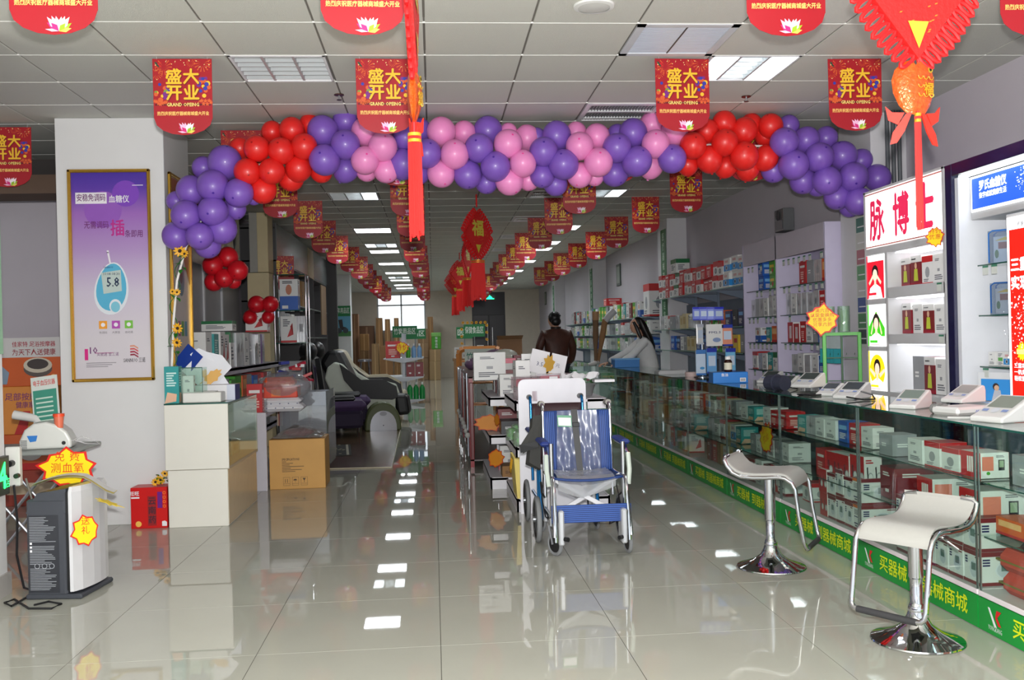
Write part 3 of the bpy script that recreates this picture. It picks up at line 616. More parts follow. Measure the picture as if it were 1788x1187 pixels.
row(['white', 'grey', 'white', 'grey', 'white', 'grey'], XF, 6.56, .416, .006, 'box on the middle shelf '+W_unit(3), 'middle shelf boxes in the fourth counter', .13, .16, .13)
row(['red', 'red', 'white', None, 'teal', 'white'], XF-.02, 6.55, .656, .02, 'box on the top shelf '+W_unit(3), 'top shelf boxes in the fourth counter', .15, .14, .12)
mix = ['white', 'silver', 'teal', 'grey', 'greenwhite', 'cream', 'lab', 'red', 'bluetop', 'brown', 'whitered', 'darkred', 'hair', None, 'white', 'navy']
for u in range(4, 9):
    for lv, z, hh in (('floor', .177, .19), ('middle shelf', .416, .15), ('top shelf', .656, .12)):
        n = 6 if lv != 'top shelf' else 7
        st = [rnd.choice(mix) for _ in range(n)]
        row(st, XF+rnd.uniform(-.02, .06), YS[u]+.06, z, .03, 'box on the %s %s' % (lv, W_unit(u)), '%s boxes in the %s counter' % (lv, cn[u]), .13, .15, hh)
# nearest counter: red mats, black cushion, boxed meter
t = thing('folded_mat', 'lower of two folded orange-red mats on the floor of the nearest counter', 'mat', (CXF+.26, 3.6, .177)); g = MB(); MR = M(196, 62, 44, .85, bump=.2, sc=60)
g.box(-.2, .2, -.4, .4, 0, .1, MR, b=.03); g.build('pad', t); g = MB(); g.box(-.202, .202, -.402, .402, .045, .053, M(120, 110, 40, .7)); g.build('piping', t)
copy_tree(t, None, loc=(CXF+.255, 3.61, .278), label='upper of two folded orange-red mats in the nearest counter')
t = thing('cushion', 'black seat cushion lying on the orange-red mats', 'cushion', (CXF+.255, 3.55, .379)); g = MB(); g.box(-.18, .18, -.34, .34, 0, .05, M(36, 36, 40, .8), b=.022); g.build('pad', t)
row(['white', 'white', 'orange'], XF, 3.35, .431, .02, 'box lying above the cushion '+W_unit(0), 'boxes above the cushion', .22, .2, .08)
row(['teal', 'grey'], XF+.06, 3.35, .656, .03, 'box on the top shelf '+W_unit(0), 'top shelf boxes in the nearest counter', .3, .24, .13)
# yellow star price card hanging in the fourth counter
def starcard(loc, w, h, lines_, label, T0=None, rz=0, tilt=0, n=12, name='price_card', jit=.25, seed=1, c1=(214, 30, 24), c2=(246, 212, 12)):
    t = thing(name, label, 'sign', loc, rz); T = Matrix.Rotation(tilt, 4, 'Y') @ face((0, 0, 0), (1, 0, 0), (0, 0, 1))
    g = MB(); g.star(0, 0, .5*w, .36*w, n, M(*c1, .5), T, 0, 1, h/w, .002, jit, seed); g.build('red_border', t)
    g = MB(); g.star(0, 0, .44*w, .325*w, n, M(*c2, .5), T, .0026, 1, h/w, 0, jit, seed); g.build('yellow_face', t)
    g = MB()
    for i, s_ in enumerate(lines_): g.text(s_, h*.6/len(lines_)*.8, 0, h*(.24-.5*i/len(lines_)) if len(lines_) > 1 else 0, M(220, 50, 20, .5), T, .0036, .0, sp=1.1)
    g.build('lettering', t); return t
starcard(W(1338, 765, 'x', CXF+.05), .34, .26, ['特价', '仅此'], 'yellow starburst price card with red border propped inside the fourth counter', rz=-PI/2, tilt=-.45, seed=4)
# ---------------------------------------------------------------- things on the counter top
def on_counter(px, py): return W(px, py, 'z', CT)
PLW = M(206, 206, 204, .3, noise=.02); LCD = M(70, 78, 76, .15, noise=0)
def monitor(loc, rz, s, label, lcd=LCD, big=False, rim=None):
    t = thing('blood_pressure_monitor', label, 'monitor', loc, rz, 'blood pressure monitors on the counter'); w, d, h = .13*s, .17*s, .085*s
    g = MB(); pr = [(-d/2, 0), (-d/2, .018*s), (-d*.3, .03*s), (d*.36, h), (d*.46, h*.97), (d/2, h*.7), (d/2, 0)]
    T = face((-w/2, 0, 0), (0, 1, 0), (0, 0, 1)); n = len(pr)
    V = [T @ Vector((a, b, z)) for z in (0, w) for a, b in pr]; F = [tuple(range(n))[::-1], tuple(range(n, 2*n))]+[(i, (i+1) % n, n+(i+1) % n, n+i) for i in range(n)]
    g.add(V, F, PLW); bod = g.build('body', t); bv = bod.modifiers.new('b', 'BEVEL'); bv.width = .006*s; bv.segments = 2
    a = Vector((0, -d*.3, .03*s)); b = Vector((0, d*.36, h)); u = (b-a).normalized(); T = face(a+Vector((0, 0, .0015)), (1, 0, 0), u)
    L = (b-a).length
    g = MB(); g.rect(-w*.38, w*.38, L*.3, L*.92, lcd, T, .001); g.build('screen', t)
    g = MB(); g.disc(0, L*.13, w*.12, M(200, 205, 212, .3), T, .002, 12); g.rect(-w*.38, -w*.2, L*.06, L*.18, M(120, 140, 190, .4), T, .002); g.rect(w*.2, w*.38, L*.06, L*.18, M(120, 140, 190, .4), T, .002); g.build('button', t, kind='stuff')
    return t
ang = -.9
monitor(on_counter(1345, 668), -.9, 1.15, 'white monitor behind the rolled navy cuff on the counter')
monitor(on_counter(1373, 676), -.9, 1.05, 'white monitor with dark screen just right of the navy cuff')
monitor(on_counter(1412, 680)+Vector((0, 0, .018)), -.95, 1.25, 'white monitor with large dark screen resting on a black cuff')
monitor(on_counter(1450, 690), -.95, .95, 'small white and grey monitor between two larger ones', M(80, 86, 92, .2, noise=0))
monitor(on_counter(1488, 695), -.95, 1.2, 'white wedge monitor with black cable left of the glowing cabinet')
monitor(on_counter(1590, 712), -.95, 1.15, 'white monitor with grey-green screen in front of the lit niches', M(120, 136, 128, .2, noise=0))
monitor(on_counter(1682, 715)+Vector((0, 0, .04)), -1.25, 1.05, 'white monitor stacked on a flat box near the navy frame', M(150, 152, 150, .2, noise=0))
monitor(on_counter(1752, 735), -1.25, 1.35, 'white and blue monitor nearest the right edge of the counter', M(130, 138, 128, .2, noise=0))
t = thing('monitor_case', 'flat white case with a blue name plate under the stacked monitor', 'case', on_counter(1680, 722), .3); g = MB(); g.box(-.12, .12, -.085, .085, 0, .04, PLW, b=.012); g.build('shell', t)
g = MB(); g.text('OMRON', .03, .03, .012, M(20, 60, 170, .4), FRONT(0, -.0865, 0), .001, .02, w=.07); g.build('name_plate', t)
def cuff(loc, rz, s, col, label):
    t = thing('arm_cuff', label, 'cuff', loc, rz); g = MB(); m_ = M(*col, .8, bump=.2, sc=50)
    for k in range(3): g.ring([(.055*s*math.cos(a)*(1-.12*k), .0, .05*s+.05*s*math.sin(a)*(1-.12*k)) for a in [2*PI*i/20 for i in range(20)]], .011*s, m_, 8, True)
    V = []
    for yy in (-.07, .07):
        for i in range(20): a = 2*PI*i/20; V.append((.06*s*math.cos(a), yy*s, .05*s+.052*s*math.sin(a)))
    g.add(V, [(i, (i+1) % 20, 20+(i+1) % 20, 20+i) for i in range(20)], m_, True); g.add(V, [tuple(range(20)), tuple(range(20, 40))], m_); g.build('sleeve', t)
    g = MB(); g.ring([(.05*s, -.07*s, .02), (.10*s, -.08*s, .008), (.16*s, -.04*s, .006), (.2*s, 0, .006)], .004, BLACK, 6); g.build('air_tube', t); return t
cuff(on_counter(1357, 681), .5, 1.1, (34, 38, 56), 'rolled navy arm cuff between the first two monitors')
cuff(on_counter(1640, 722), .3, .5, (120, 120, 118), 'small grey cuff clip beside the flat white case')
g = MB(); c = on_counter(1415, 690)
g.ring([(c.x-.1, c.y-.06, CT+.006), (c.x-.04, c.y-.11, CT+.006), (c.x+.06, c.y-.08, CT+.008), (c.x+.12, c.y, CT+.006), (c.x+.02, c.y+.06, CT+.006), (c.x-.08, c.y+.02, CT+.008), (c.x-.03, c.y-.05, CT+.01)], .006, BLACK, 6, True); g.build('black_hose', label='coiled black hose under the large screen monitor', cat='hose')
g = MB(); c = on_counter(1505, 698)
g.ring([(c.x-.09, c.y+.02, CT+.02), (c.x-.02, c.y-.07, CT+.006), (c.x+.06, c.y-.05, CT+.006), (c.x+.08, c.y+.03, CT+.03), (c.x+.02, c.y+.06, CT+.05)], .005, BLACK, 6); g.build('black_cable', label='black cable looping behind the wedge monitor', cat='cable')
g = MB(); c = on_counter(1700, 728)
g.ring([(c.x-.16, c.y-.05, CT+.006), (c.x-.05, c.y-.1, CT+.006), (c.x+.1, c.y-.09, CT+.007), (c.x+.2, c.y-.02, CT+.006), (c.x+.12, c.y+.05, CT+.007)], .006, M(190, 190, 188, .5), 6); g.build('grey_hose', label='grey air hose lying in front of the flat white case', cat='hose')
t = thing('blue_carton', 'bright blue lying carton with white bar code label on the counter', 'box', on_counter(1268, 668), -.12)
g = MB(); g.box(-.13, .17, -.1, .12, 0, .095, M(24, 120, 205, .35), b=.003); g.build('body', t); g = MB(); T = FRONT(0, -.1012, 0); g.rect(.1, .15, .012, .045, WHITE, T, .001)
for k in range(5): g.rect(.107+.008*k, .111+.008*k, .017, .04, BLACK, T, .002)
g.text('鱼油', .03, -.03, .07, WHITE, T, .001, .01); g.build('printed_label', t)
t = thing('pill_bottle', 'brown pill bottle with white cap standing on the blue carton', 'bottle', on_counter(1272, 668)+Vector((0, 0, .096)))
g = MB(); g.lathe([(0, 0), (.033, 0), (.035, .004), (.035, .085), (.028, .1), (.022, .104), (.022, .11)], M(50, 22, 12, .12), 22); g.build('glass_body', t)
g = MB(); g.lathe([(.026, .106), (.026, .13), (.023, .133), (0, .133)], M(235, 235, 232, .4), 22); g.build('cap', t)
g = MB(); g.lathe([(.0356, .018), (.0356, .078)], M(228, 222, 200, .5), 22); g.build('paper_label', t)
# mask display stand
sp_ = on_counter(1240, 660)+Vector((0, .25, 0)); t = thing('mask_display_stand', 'wire display stand with hooks holding mask packets beside the blue carton', 'stand', sp_)
g = MB(); g.cyl((0, 0, 0), (0, 0, .62), .008, CHROME, 8); g.lathe([(0, 0), (.09, 0), (.09, .008), (0, .012)], CHROME, 20); g.build('pole', t)
for z in (.6, .4, .2):
    for s_ in (-1, 1): g = MB(); g.ring([(0, 0, z), (s_*.06, -.03, z), (s_*.14, -.06, z), (s_*.15, -.065, z+.015)], .003, CHROME, 6); g.build('hook', t)
def packet(loc, w, h, d, col, band, label, grp, rz=0, head=None, txt=None, pic=None):
    t = thing('packet', label, 'packet', loc, rz, grp); g = MB(); g.box(-w/2, w/2, -d/2, d/2, 0, h, M(*col, .3), b=min(.008, d*.45)); g.build('pouch', t)
    g = MB(); T = FRONT(0, -d/2-.001, 0); g.rect(-w/2, w/2, h*.84, h, M(*band, .35), T, .0005); g.rect(-w/2, w/2, 0, h*.08, M(*band, .35), T, .0005)
    if txt: g.text(txt, .03, 0, h*.62, M(40, 50, 110, .5), T, .001, .01, w=w*.7)
    if pic: g.disc(w*.1, h*.28, w*.24, M(*pic, .4), T, .001, 14, .55)
    else: g.rect(-w*.35, w*.35, h*.3, h*.7, M(200, 215, 235, .4), T, .001)
    g.build('printed_label', t); return t
y_ = sp_.y-.1
p = W(1248, 628, 'y', y_); packet(W(1248, 604, 'y', y_), .17, .215, .03, (228, 228, 226), (228, 228, 226), 'white packet printed PM2.5 with a grey mask picture', 'mask packets on the stand', 0, None, 'PM2.5', (130, 150, 190))
packet(W(1222, 601, 'y', y_+.05), .09, .2, .02, (222, 222, 224), (200, 205, 215), 'narrow white packet half hidden left of the printed one', 'mask packets on the stand', .5)
packet(W(1262, 604, 'y', y_-.0)+Vector((.045, 0, 0)), .11, .21, .03, (230, 150, 120), (40, 60, 170), 'orange and blue child mask packet right of the white printed one', 'mask packets on the stand')
packet(W(1224, 655, 'y', y_), .10, .25, .03, (200, 218, 238), (60, 120, 190), 'light blue packet with swirl at lower left of the stand', 'mask packets on the stand', 0, None, None, (60, 150, 210))
packet(W(1243, 652, 'y', y_-.01), .10, .25, .03, (110, 170, 225), (30, 50, 160), 'blue lilac packet in the lower middle of the stand', 'mask packets on the stand')
packet(W(1276, 650, 'y', y_+.03), .10, .24, .03, (120, 190, 230), (30, 50, 160), 'pale blue packet behind the pill bottle', 'mask packets on the stand')
for i, px in enumerate((1218, 1230, 1243, 1255)):
    packet(W(px, 559, 'y', y_-.02*i), .10, .13, .02, (130, 145, 225), (50, 60, 190), 'shiny lilac-blue hanging packet, %s from the left at the top of the stand' % ordw[i].replace('nearest', 'first'), 'hanging packets at the top', rnd.uniform(-.3, .3))
# papers and the blue drawer box at the far end of the counter
t = thing('paper_stack', 'stack of white papers on the counter left of the mask stand', 'papers', on_counter(1170, 652)); g = MB()
for k in range(9): g.box(-.15+rnd.uniform(-.01, .01), .15, -.11+rnd.uniform(-.01, .01), .11, k*.004, k*.004+.0034, M(225, 225, 226, .7))
g.build('sheets', t)
t = thing('white_lidded_tub', 'low pinkish tub beside the paper stack on the counter', 'tub', on_counter(1207, 657)); g = MB(); g.lathe([(0, 0), (.06, 0), (.065, .035), (.06, .045), (0, .047)], M(216, 190, 186, .5), 22); g.build('bowl', t)
t = thing('blue_drawer_box', 'light blue box under the hand of the woman in the white coat', 'box', on_counter(1092, 641)); g = MB(); g.box(-.17, .17, -.13, .13, 0, .12, M(70, 140, 215, .5), b=.005); g.build('body', t); g = MB(); g.box(-.175, .175, -.135, .135, .1, .122, M(120, 180, 235, .5), b=.005); g.build('lid', t)
# ================================================================ glowing cabinet with the three character sign
LBX, LY0, LY1 = 3.25, 5.785, 6.915
CABG = M(196, 196, 198, .45); SIGNW = M(255, 250, 246, .5, em=1.5, noise=0); NLIT = M(250, 252, 255, .5, em=1.3, noise=0)
t = thing('lit_display_cabinet', 'white lit wall cabinet with three red characters on its glowing header', 'cabinet', (LBX, (LY0+LY1)/2, 0)); hy = (LY1-LY0)/2
X1 = .46
g = MB()
g.box(0, X1, -hy, -hy+.03, 0, 2.375, CABG, b=.002); g.box(0, X1, hy-.03, hy, 0, 2.375, CABG, b=.002); g.box(X1-.02, X1, -hy, hy, 0, 2.375, CABG)
g.box(0, X1, -hy, hy, 0, .9, CABG, b=.002); g.box(0, X1, -hy+.03, hy-.03, 1.9, 1.945, CABG); g.box(0, X1, -hy, hy, 2.36, 2.375, CABG); g.box(.03, X1, -hy+.03, hy-.03, 1.945, 2.36, CABG)
def yy(d): return d-(LY0+LY1)/2
g.box(0, X1, yy(6.562), yy(6.598), .9, 1.9, CABG)
for z0, z1 in ((1.572, 1.645), (1.244, 1.312)): g.box(0, X1, yy(5.8), yy(6.57), z0, z1, CABG, b=.002)
for z0, z1 in ((1.532, 1.573), (1.19, 1.223), ): g.box(0, .1, yy(6.59), yy(6.9), z0, z1, CABG, b=.002)
g.box(.02, X1, yy(6.59), yy(6.9), .9, 1.9, CABG)
g.build('carcass', t)
g = MB(); g.box(.004, .03, -hy+.03, hy-.03, 1.96, 2.345, SIGNW); s = g.build('glowing_header', t)
g = MB(); g.box(0, .004, -hy+.025, hy-.025, 1.955, 1.963, M(220, 120, 110, .4)); g.box(0, .004, -hy+.025, hy-.025, 2.342, 2.35, M(220, 120, 110, .4)); g.build('red_rim', s)
g = MB(); T = LEFTW(.002, 0, 2.15); PR_ = M(222, 40, 84, .5, em=.35, noise=0)
for ch, x in (('脉', -.38), ('博', .0), ('士', .34)): g.text(ch, .24, x*.94, -.025, PR_, T, .001, .03, w=.22, h=.29)
g.text('rossmax', .05, -.33, .145, M(150, 190, 180, .4, em=.5, noise=0), T, .001, 0, w=.2); g.build('lettering', s)
for i, (z0, z1, c) in enumerate(((1.575, 1.893, (200, 20, 40)), (1.226, 1.53, (60, 180, 30)), (.9, 1.188, (250, 200, 20)))):
    pn = MB(); pn.box(-.002, .012, yy(6.61), yy(6.88), z0, z1, M(246, 246, 244, .5, em=.85, noise=0)); pn = pn.build('backlit_picture', t, label=('red backlit picture panel', 'green backlit picture panel', 'yellow backlit picture panel')[i])
    g = MB(); T = LEFTW(-.0025, yy(6.745), (z0+z1)/2); h = z1-z0; SK = M(240, 200, 178, .5, em=.7, noise=0); WH = M(250, 250, 248, .5, em=1, noise=0); HR = M(50, 38, 34, .6)
    CM = M(*c, .5, em=.7, noise=0); (g.rect(-.135, .135, -h*.5, h*.36, CM, T, .0004) if i == 0 else g.poly([(-.13, -.02), (0, h*.34), (.13, -.02), (.13, -.08), (-.13, -.08)], CM, T, .0004) if i == 1 else g.disc(.0, .0, .12, CM, T, .0004, 24)); g.rect(-.135, -.115, -h*.5, h*.5, M(*[min(255, v+30) for v in c], .5, em=.6, noise=0), T, .0006)
    g.disc(0, .03, .052, HR, T, .001, 14, 1.1); g.disc(0, .012, .036, SK, T, .002, 14, 1.25); g.poly([(-.014, -.03), (.014, -.03), (.02, -.07), (-.02, -.07)], SK, T, .0018)
    g.poly([(-.11, -h*.5), (-.08, -.08), (-.02, -.055), (.02, -.055), (.08, -.08), (.11, -h*.5)], WH, T, .0014)
    if i == 0: [g.poly([(s_*.1, -.04), (s_*.085, -.06), (s_*.02, .0), (s_*.03, .02)], SK, T, .003) for s_ in (-1, 1)]
    if i == 1: [g.poly([(s_*.09, -.06), (s_*.075, -.07), (0, .12), (0, .135)], SK, T, .0009) for s_ in (-1, 1)]
    if i == 2: [g.poly([(s_*.12, .0), (s_*.11, .02), (s_*.03, -.02), (s_*.04, -.05)], SK, T, .0012) for s_ in (-1, 1)]
    g.rect(-.1, .02, -h*.42, -h*.36, M(*c, .5, em=.8, noise=0), T, .003); g.rect(-.1, .05, -h*.48, -h*.44, M(240, 200, 200, .5, em=.6, noise=0), T, .003); g.build('portrait', pn)
for i, (z0, z1) in enumerate(((1.647, 1.897), (1.314, 1.57), (.902, 1.242))):
    g = MB(); g.box(X1-.03, X1-.021, yy(5.82), yy(6.555), z0, z1, NLIT); g.box(.05, .25, yy(5.84), yy(6.54), z1-.008, z1-.001, NLIT); g.build('lit_back', t)
def niche(styles, z, y0, w, d, h, nm, xo=.16, step=.01): row(styles, LBX+xo, y0, z+.001, step, 'box in the %s lit niche' % nm, 'boxes in the %s lit niche' % nm, w, d, h, .003)
niche(['white', 'white', 'whitered', 'model', 'model'], 1.646, 5.83, .14, .12, .2, 'top')
niche(['handheld', 'white', 'model', 'white', 'model'], 1.313, 5.84, .135, .12, .21, 'middle')
niche(['model', 'white', 'model', 'grey'], .902, 5.83, .14, .12, .26, 'lower')
def tag(o, n, x, y, z, parent, rz=PI/2):
    pass
def pricetags(parent, pts, T_left=True):
    for p in pts:
        g = MB(); g.box(-.001, .001, -.028, .028, -.055, 0, M(210, 214, 208, .5)); g.box(-.0015, .0012, -.028, .028, -.012, 0, M(60, 130, 100, .5)); g.build('price_tag', parent, p)
pricetags(t, [(-.004, yy(5.86), 1.64), (-.004, yy(5.85), 1.305)])
starcard(Vector((LBX-.04, 5.83, 1.93)), .13, .15, ['特价', '优惠'], 'small yellow and red star sticker at the corner under the glowing header', rz=-PI/2+.7, n=11, seed=3)
# ================================================================ navy framed cabinet at the right edge
NAVY = M(20, 20, 62, .25, coat=.4); t = thing('navy_framed_cabinet', 'tall white wall cabinet in a navy frame at the right edge', 'cabinet', (3.2, 5.0, 0))
a0, a1 = -1.2, .685
g = MB(); g.box(0, .6, a1-.075, a1, 0, 2.355, NAVY, b=.003); g.box(0, .6, a0, a1-.075, 2.28, 2.355, NAVY, b=.003); g.build('navy_frame', t)
IW = M(224, 226, 232, .35)
g = MB(); g.box(.55, .6, a0, a1-.075, 0, 2.265, IW); g.box(.02, .6, a1-.115, a1-.077, 0, 2.265, IW); g.box(.02, .6, a0, a1-.08, 0, .9, IW); g.build('carcass', t)
g = MB(); g.box(.09, .5, a0, a1-.13, 2.0, 2.262, M(190, 190, 192, .5), b=.003); hd = g.build('header', t)
g = MB(); g.box(.08, .092, a0, a1-.15, 2.045, 2.258, M(250, 250, 252, .5, em=1, noise=0)); g.box(.02, .08, a0, a1-.12, 2.265, 2.276, M(245, 255, 250, .5, em=1.6, noise=0)); g.build('light_strip', hd)
g = MB(); g.box(.075, .082, a0, a1-.17, 2.06, 2.243, M(36, 84, 196, .4, em=.75, noise=0)); bs = g.build('blue_sign', hd)
g = MB(); T = LEFTW(.0735, .3, 2.15); WE = M(250, 250, 255, .5, em=1, noise=0)
g.text('罗氏血糖仪', .05, .0, .035, WE, T, .001, .03, w=.27, h=.06); g.text('数字成就健康生活', .03, 0, -.02, WE, T, .001, .015, w=.27, h=.035)
q = random.Random(3)
for i in range(90): g.disc(.2+q.gauss(.12, .05), .02+q.gauss(0, .035), q.uniform(.001, .005), WE, T, .001, 6) if True else None
g.build('lettering', bs)
g = MB(); g.box(.0, .1, -.6, .06, .9, 1.97, M(206, 206, 208, .4), b=.003); lb = g.build('poster_light_box', t)
g = MB(); g.box(-.006, 0, -.59, .045, .92, 1.95, M(252, 252, 255, .5, em=1.3, noise=0)); g.build('glowing_edge', lb)
g = MB(); g.box(-.01, -.006, -.59, .02, .92, 1.88, M(226, 24, 10, .5, em=.7, noise=0)); rp = g.build('red_poster', lb)
g = MB(); T = LEFTW(-.011, -.2, 1.42)
g.text('三重', .08, -.13, .26, WE, T, .001, .03, align='CENTER'); g.text('实现', .08, -.13, .16, WE, T, .001, .03)
for i in range(150): g.disc(-.13+q.gauss(.03, .08), -.04+q.gauss(0, .1), q.uniform(.001, .007), WE, T, .001, 6)
g.star(-.12, -.21, .055, .04, 14, M(250, 210, 30, .5, em=.8, noise=0), T, .001); g.rect(-.17, -.07, -.225, -.2, M(250, 240, 120, .5, em=.8, noise=0), T, .002)
for k, s_ in enumerate(('三重功能', '一机多用', '轻松监测')): g.text(s_, .03, -.13, -.29-.035*k, WE, T, .001, .01, w=.13)
g.rect(-.2, .1, .46, .5, WE, T, .0008); g.text('罗康全', .03, -.1, .48, M(40, 40, 40, .5), T, .0015, .01); g.build('lettering', rp)
for z in (1.725, 1.42, 1.11): g = MB(); g.box(.12, .5, .075, a1-.14, z-.008, z, GREENGL); g.box(.118, .12, .075, a1-.14, z-.008, z, EDGE); sh = g.build('glass_shelf', t)
pricetags(t, [(.11, .45, 1.715), (.11, .36, 1.715), (.11, .47, 1.1)])
def meterbag(loc, rz, s, label, st='whiteblue'):
    t = thing('meter_bag', label, 'bag', loc, rz, 'clear zip bags of glucose meters'); g = MB(); g.box(-.095*s, .095*s, -.04*s, .04*s, 0, .2*s, glass(225, 235, 245, .12, op=.12)); g.build('clear_pouch', t)
    g = MB(); B_ = M(40, 120, 210, .4); g.ring([(-.09*s, -.038*s, .01*s), (-.09*s, -.038*s, .185*s), (-.07*s, -.038*s, .2*s), (.07*s, -.038*s, .2*s), (.09*s, -.038*s, .185*s), (.09*s, -.038*s, .01*s)], .005*s, B_, 6); g.ring([(-.09*s, .038*s, .01*s), (-.09*s, .038*s, .185*s), (-.07*s, .038*s, .2*s), (.07*s, .038*s, .2*s), (.09*s, .038*s, .185*s), (.09*s, .038*s, .01*s)], .005*s, B_, 6); g.build('blue_piping', t)
    g = MB(); g.box(-.07*s, .05*s, -.025*s, .025*s, .006*s, .165*s, WHITE, b=.003); g.box(.055*s, .085*s, -.025*s, .025*s, .006*s, .15*s, M(60, 130, 210, .4), b=.002); g.build('inner_box', t)
    g = MB(); T = FRONT(0, -.0255*s, 0); g.rect(-.04*s, .03*s, .09*s, .13*s, M(150, 40, 50, .4), T, .001); g.disc(-.05*s, .06*s, .012*s, GREEN, T, .001, 10, 2.2); g.poly([(-.06*s, .14*s), (.0, .16*s), (.04*s, .14*s)], YEL, T, .001); g.build('printed_label', t)
    return t
for (px, py, s, lab, dy) in ((1708, 466, 1.0, 'clear blue-edged meter bag standing left on the top glass shelf', 0), (1742, 462, 1.0, 'clear blue-edged meter bag standing right on the top glass shelf', 0), (1712, 552, .95, 'clear blue-edged meter bag left on the middle glass shelf', 0), (1745, 548, .95, 'clear blue-edged meter bag right on the middle glass shelf', 0)):
    p = W(px, py, 'x', 3.45); p.z = 1.726 if py < 500 else 1.421; p.y = min(p.y, 5.45); meterbag(p, -.95, s, lab)
for (px, st, i) in ((1703, 'whiteblue', 0), (1745, 'white', 1)):
    p = W(px, 420, 'x', 3.55); pbox('lab' if i else 'bluetop', .12, .05, .1, (3.6, p.y-.08, 1.702+.2), -.9, 'white and blue box stacked %s above the top meter bags' % ('right' if i else 'left'), 'boxes above the meter bags') if False else None
row(['lab', 'whiteblue', 'lab', 'bluetop', 'lab', 'white'], 3.42, 5.1, 1.111, .006, 'small box on the lowest glass shelf of the navy cabinet', 'small boxes on the lowest glass shelf', .07, .07, .09)
row(['lab', 'white'], 3.5, 5.1, 1.204, .006, 'small box on top of the lowest row', 'small boxes stacked on the lowest row', .07, .06, .09)
t = thing('blue_health_poster', 'white and blue printed card with a hugging couple leaning inside the navy cabinet', 'poster', (3.38, 5.3, .905), -1.2); g = MB(); T = FRONT(0, 0, 0); g.box(-.24, .24, 0, .004, 0, .17, M(224, 226, 230, .4)); g.build('card', t)
g = MB(); g.rect(-.22, .24, 0, .13, M(30, 90, 200, .4), T, .001); g.rect(-.22, -.02, 0, .13, M(60, 150, 225, .4), T, .0015); g.disc(-.12, .085, .022, M(60, 40, 36, .5), T, .002, 10); g.disc(-.115, .078, .017, M(220, 180, 150, .5), T, .0025, 10); g.poly([(-.15, 0), (-.08, 0), (-.09, .065), (-.13, .065)], M(190, 192, 200, .5), T, .0022)
for k in range(5): g.rect(.0+.045*k, .03+.045*k, .03, .1, M(90, 130, 220, .4), T, .002)
g.build('print', t)
# ================================================================ lilac shelving between the lit cabinet and the wall racks
LIL = M(206, 198, 224, .5); BXX = 3.42
t = thing('lilac_wall_shelving', 'lilac-white two bay wall shelving with glass shelves and hanging price tags', 'shelving', (BXX, 9.1, 0)); a0, a1 = -1.04, 1.12
g = MB(); g.box(.36, .4, a0, a1, 0, 2.3, LIL); g.build('back_panel', t)
g = MB(); g.box(0, .4, a0-.03, a0, 0, 2.3, LIL, b=.003); g.build('side_panel', t)
g = MB(); g.box(0, .4, a1, a1+.03, 0, 2.3, LIL, b=.003); g.build('side_panel', t)
g = MB(); g.box(0, .36, .12, .15, 0, 2.3, LIL, b=.003); g.build('divider', t)
g = MB(); g.box(0, .02, a0, a1, 2.07, 2.3, M(196, 188, 200, .5)); g.build('header', t)
BZ = (1.79, 1.51, 1.24, .95)
for z in BZ:
    for b0, b1 in ((a0+.005, .115), (.155, a1-.005)): g = MB(); g.box(.03, .35, b0, b1, z-.008, z, GREENGL); g.box(.028, .03, b0, b1, z-.008, z, EDGE); g.build('glass_shelf', t)
tg = []
for z in (2.06,)+BZ:
    y = a0+.1
    while y < a1-.1:
        if abs(y-.135) > .08 and rnd.random() < .75: tg.append((.02, y, z-.012))
        y += .13
pricetags(t, tg)
def brow(styles, bay, lv, w, h, step=.01, d=.14, stack=1, xo=.14, y0=None):
    nm = ('top', 'second', 'third', 'lowest')[lv]; b = ('near', 'far')[bay]
    row(styles, BXX+xo, 9.1+(a0+.03 if bay == 0 else .18) if y0 is None else y0, BZ[lv]+.001, step, 'box on the %s glass shelf, %s lilac bay' % (nm, b), 'boxes on the %s shelf of the %s lilac bay' % (nm, b), w, d, h, .006, stack=stack)
brow(['orange', 'silver', 'grey', 'red'], 0, 0, .17, .21)
brow(['darkred', 'red', 'silver', 'silver', 'silver', 'silver', 'white', 'silver'], 0, 1, .125, .2)
brow(['whiteblue', 'blue', 'grey', 'white', 'red', 'redside', 'redside'], 0, 2, .14, .19)
brow(['blue', 'blue', 'white', 'silver', 'white', 'silver'], 0, 3, .15, .18)
brow(['green', 'green', None, 'blue', None], 1, 0, .16, .15, stack=2)
brow(['bluetop', 'white', 'silver', 'white', 'silver', 'silver', 'silver'], 1, 1, .12, .2)
brow(['green', 'orange', 'teal', None, 'whiteblue'], 1, 2, .15, .16)
brow(['white', 'greenwhite', 'teal', 'white', 'silver', 'whitered'], 1, 3, .14, .18)
# yellow burst card and green wire rack
starcard(W(1436, 558, 'y', 7.0), .27, .28, ['满六百', '以现金换购', '优惠多多', '只享六折'], 'large yellow burst card with handwriting beside the green rack', rz=-.5, n=10, jit=.3, seed=8)
gp = W(1484, 690, 'x', 3.02); t = thing('green_wire_rack', 'empty bright green wire display rack left of the lit cabinet', 'rack', (3.17, 7.17, 0), -.35); LG = M(60, 170, 30, .4); g = MB()
for s_ in (-1, 1): g.box(s_*.13-.014, s_*.13+.014, -.012, .012, 0, 1.33, LG, b=.003)
for z in (1.32, .86, .02): g.box(-.13, .13, -.01, .01, z-.012, z+.012, LG)
g.build('frame', t); g = MB(); DG = M(30, 80, 40, .5)
g.box(-.008, .008, .0, .01, 0, 1.32, DG); [g.box(-.12, .12, .0, .006, z, z+.008, DG) for z in (1.13, .95, .8)]; g.build('crossbar', t)
for z in (1.16, .9):
    for x in (-.09, -.03, .03, .09): g = MB(); g.ring([(x, 0, z), (x, -.04, z), (x, -.05, z+.012)], .002, DG, 5); g.build('hook', t)
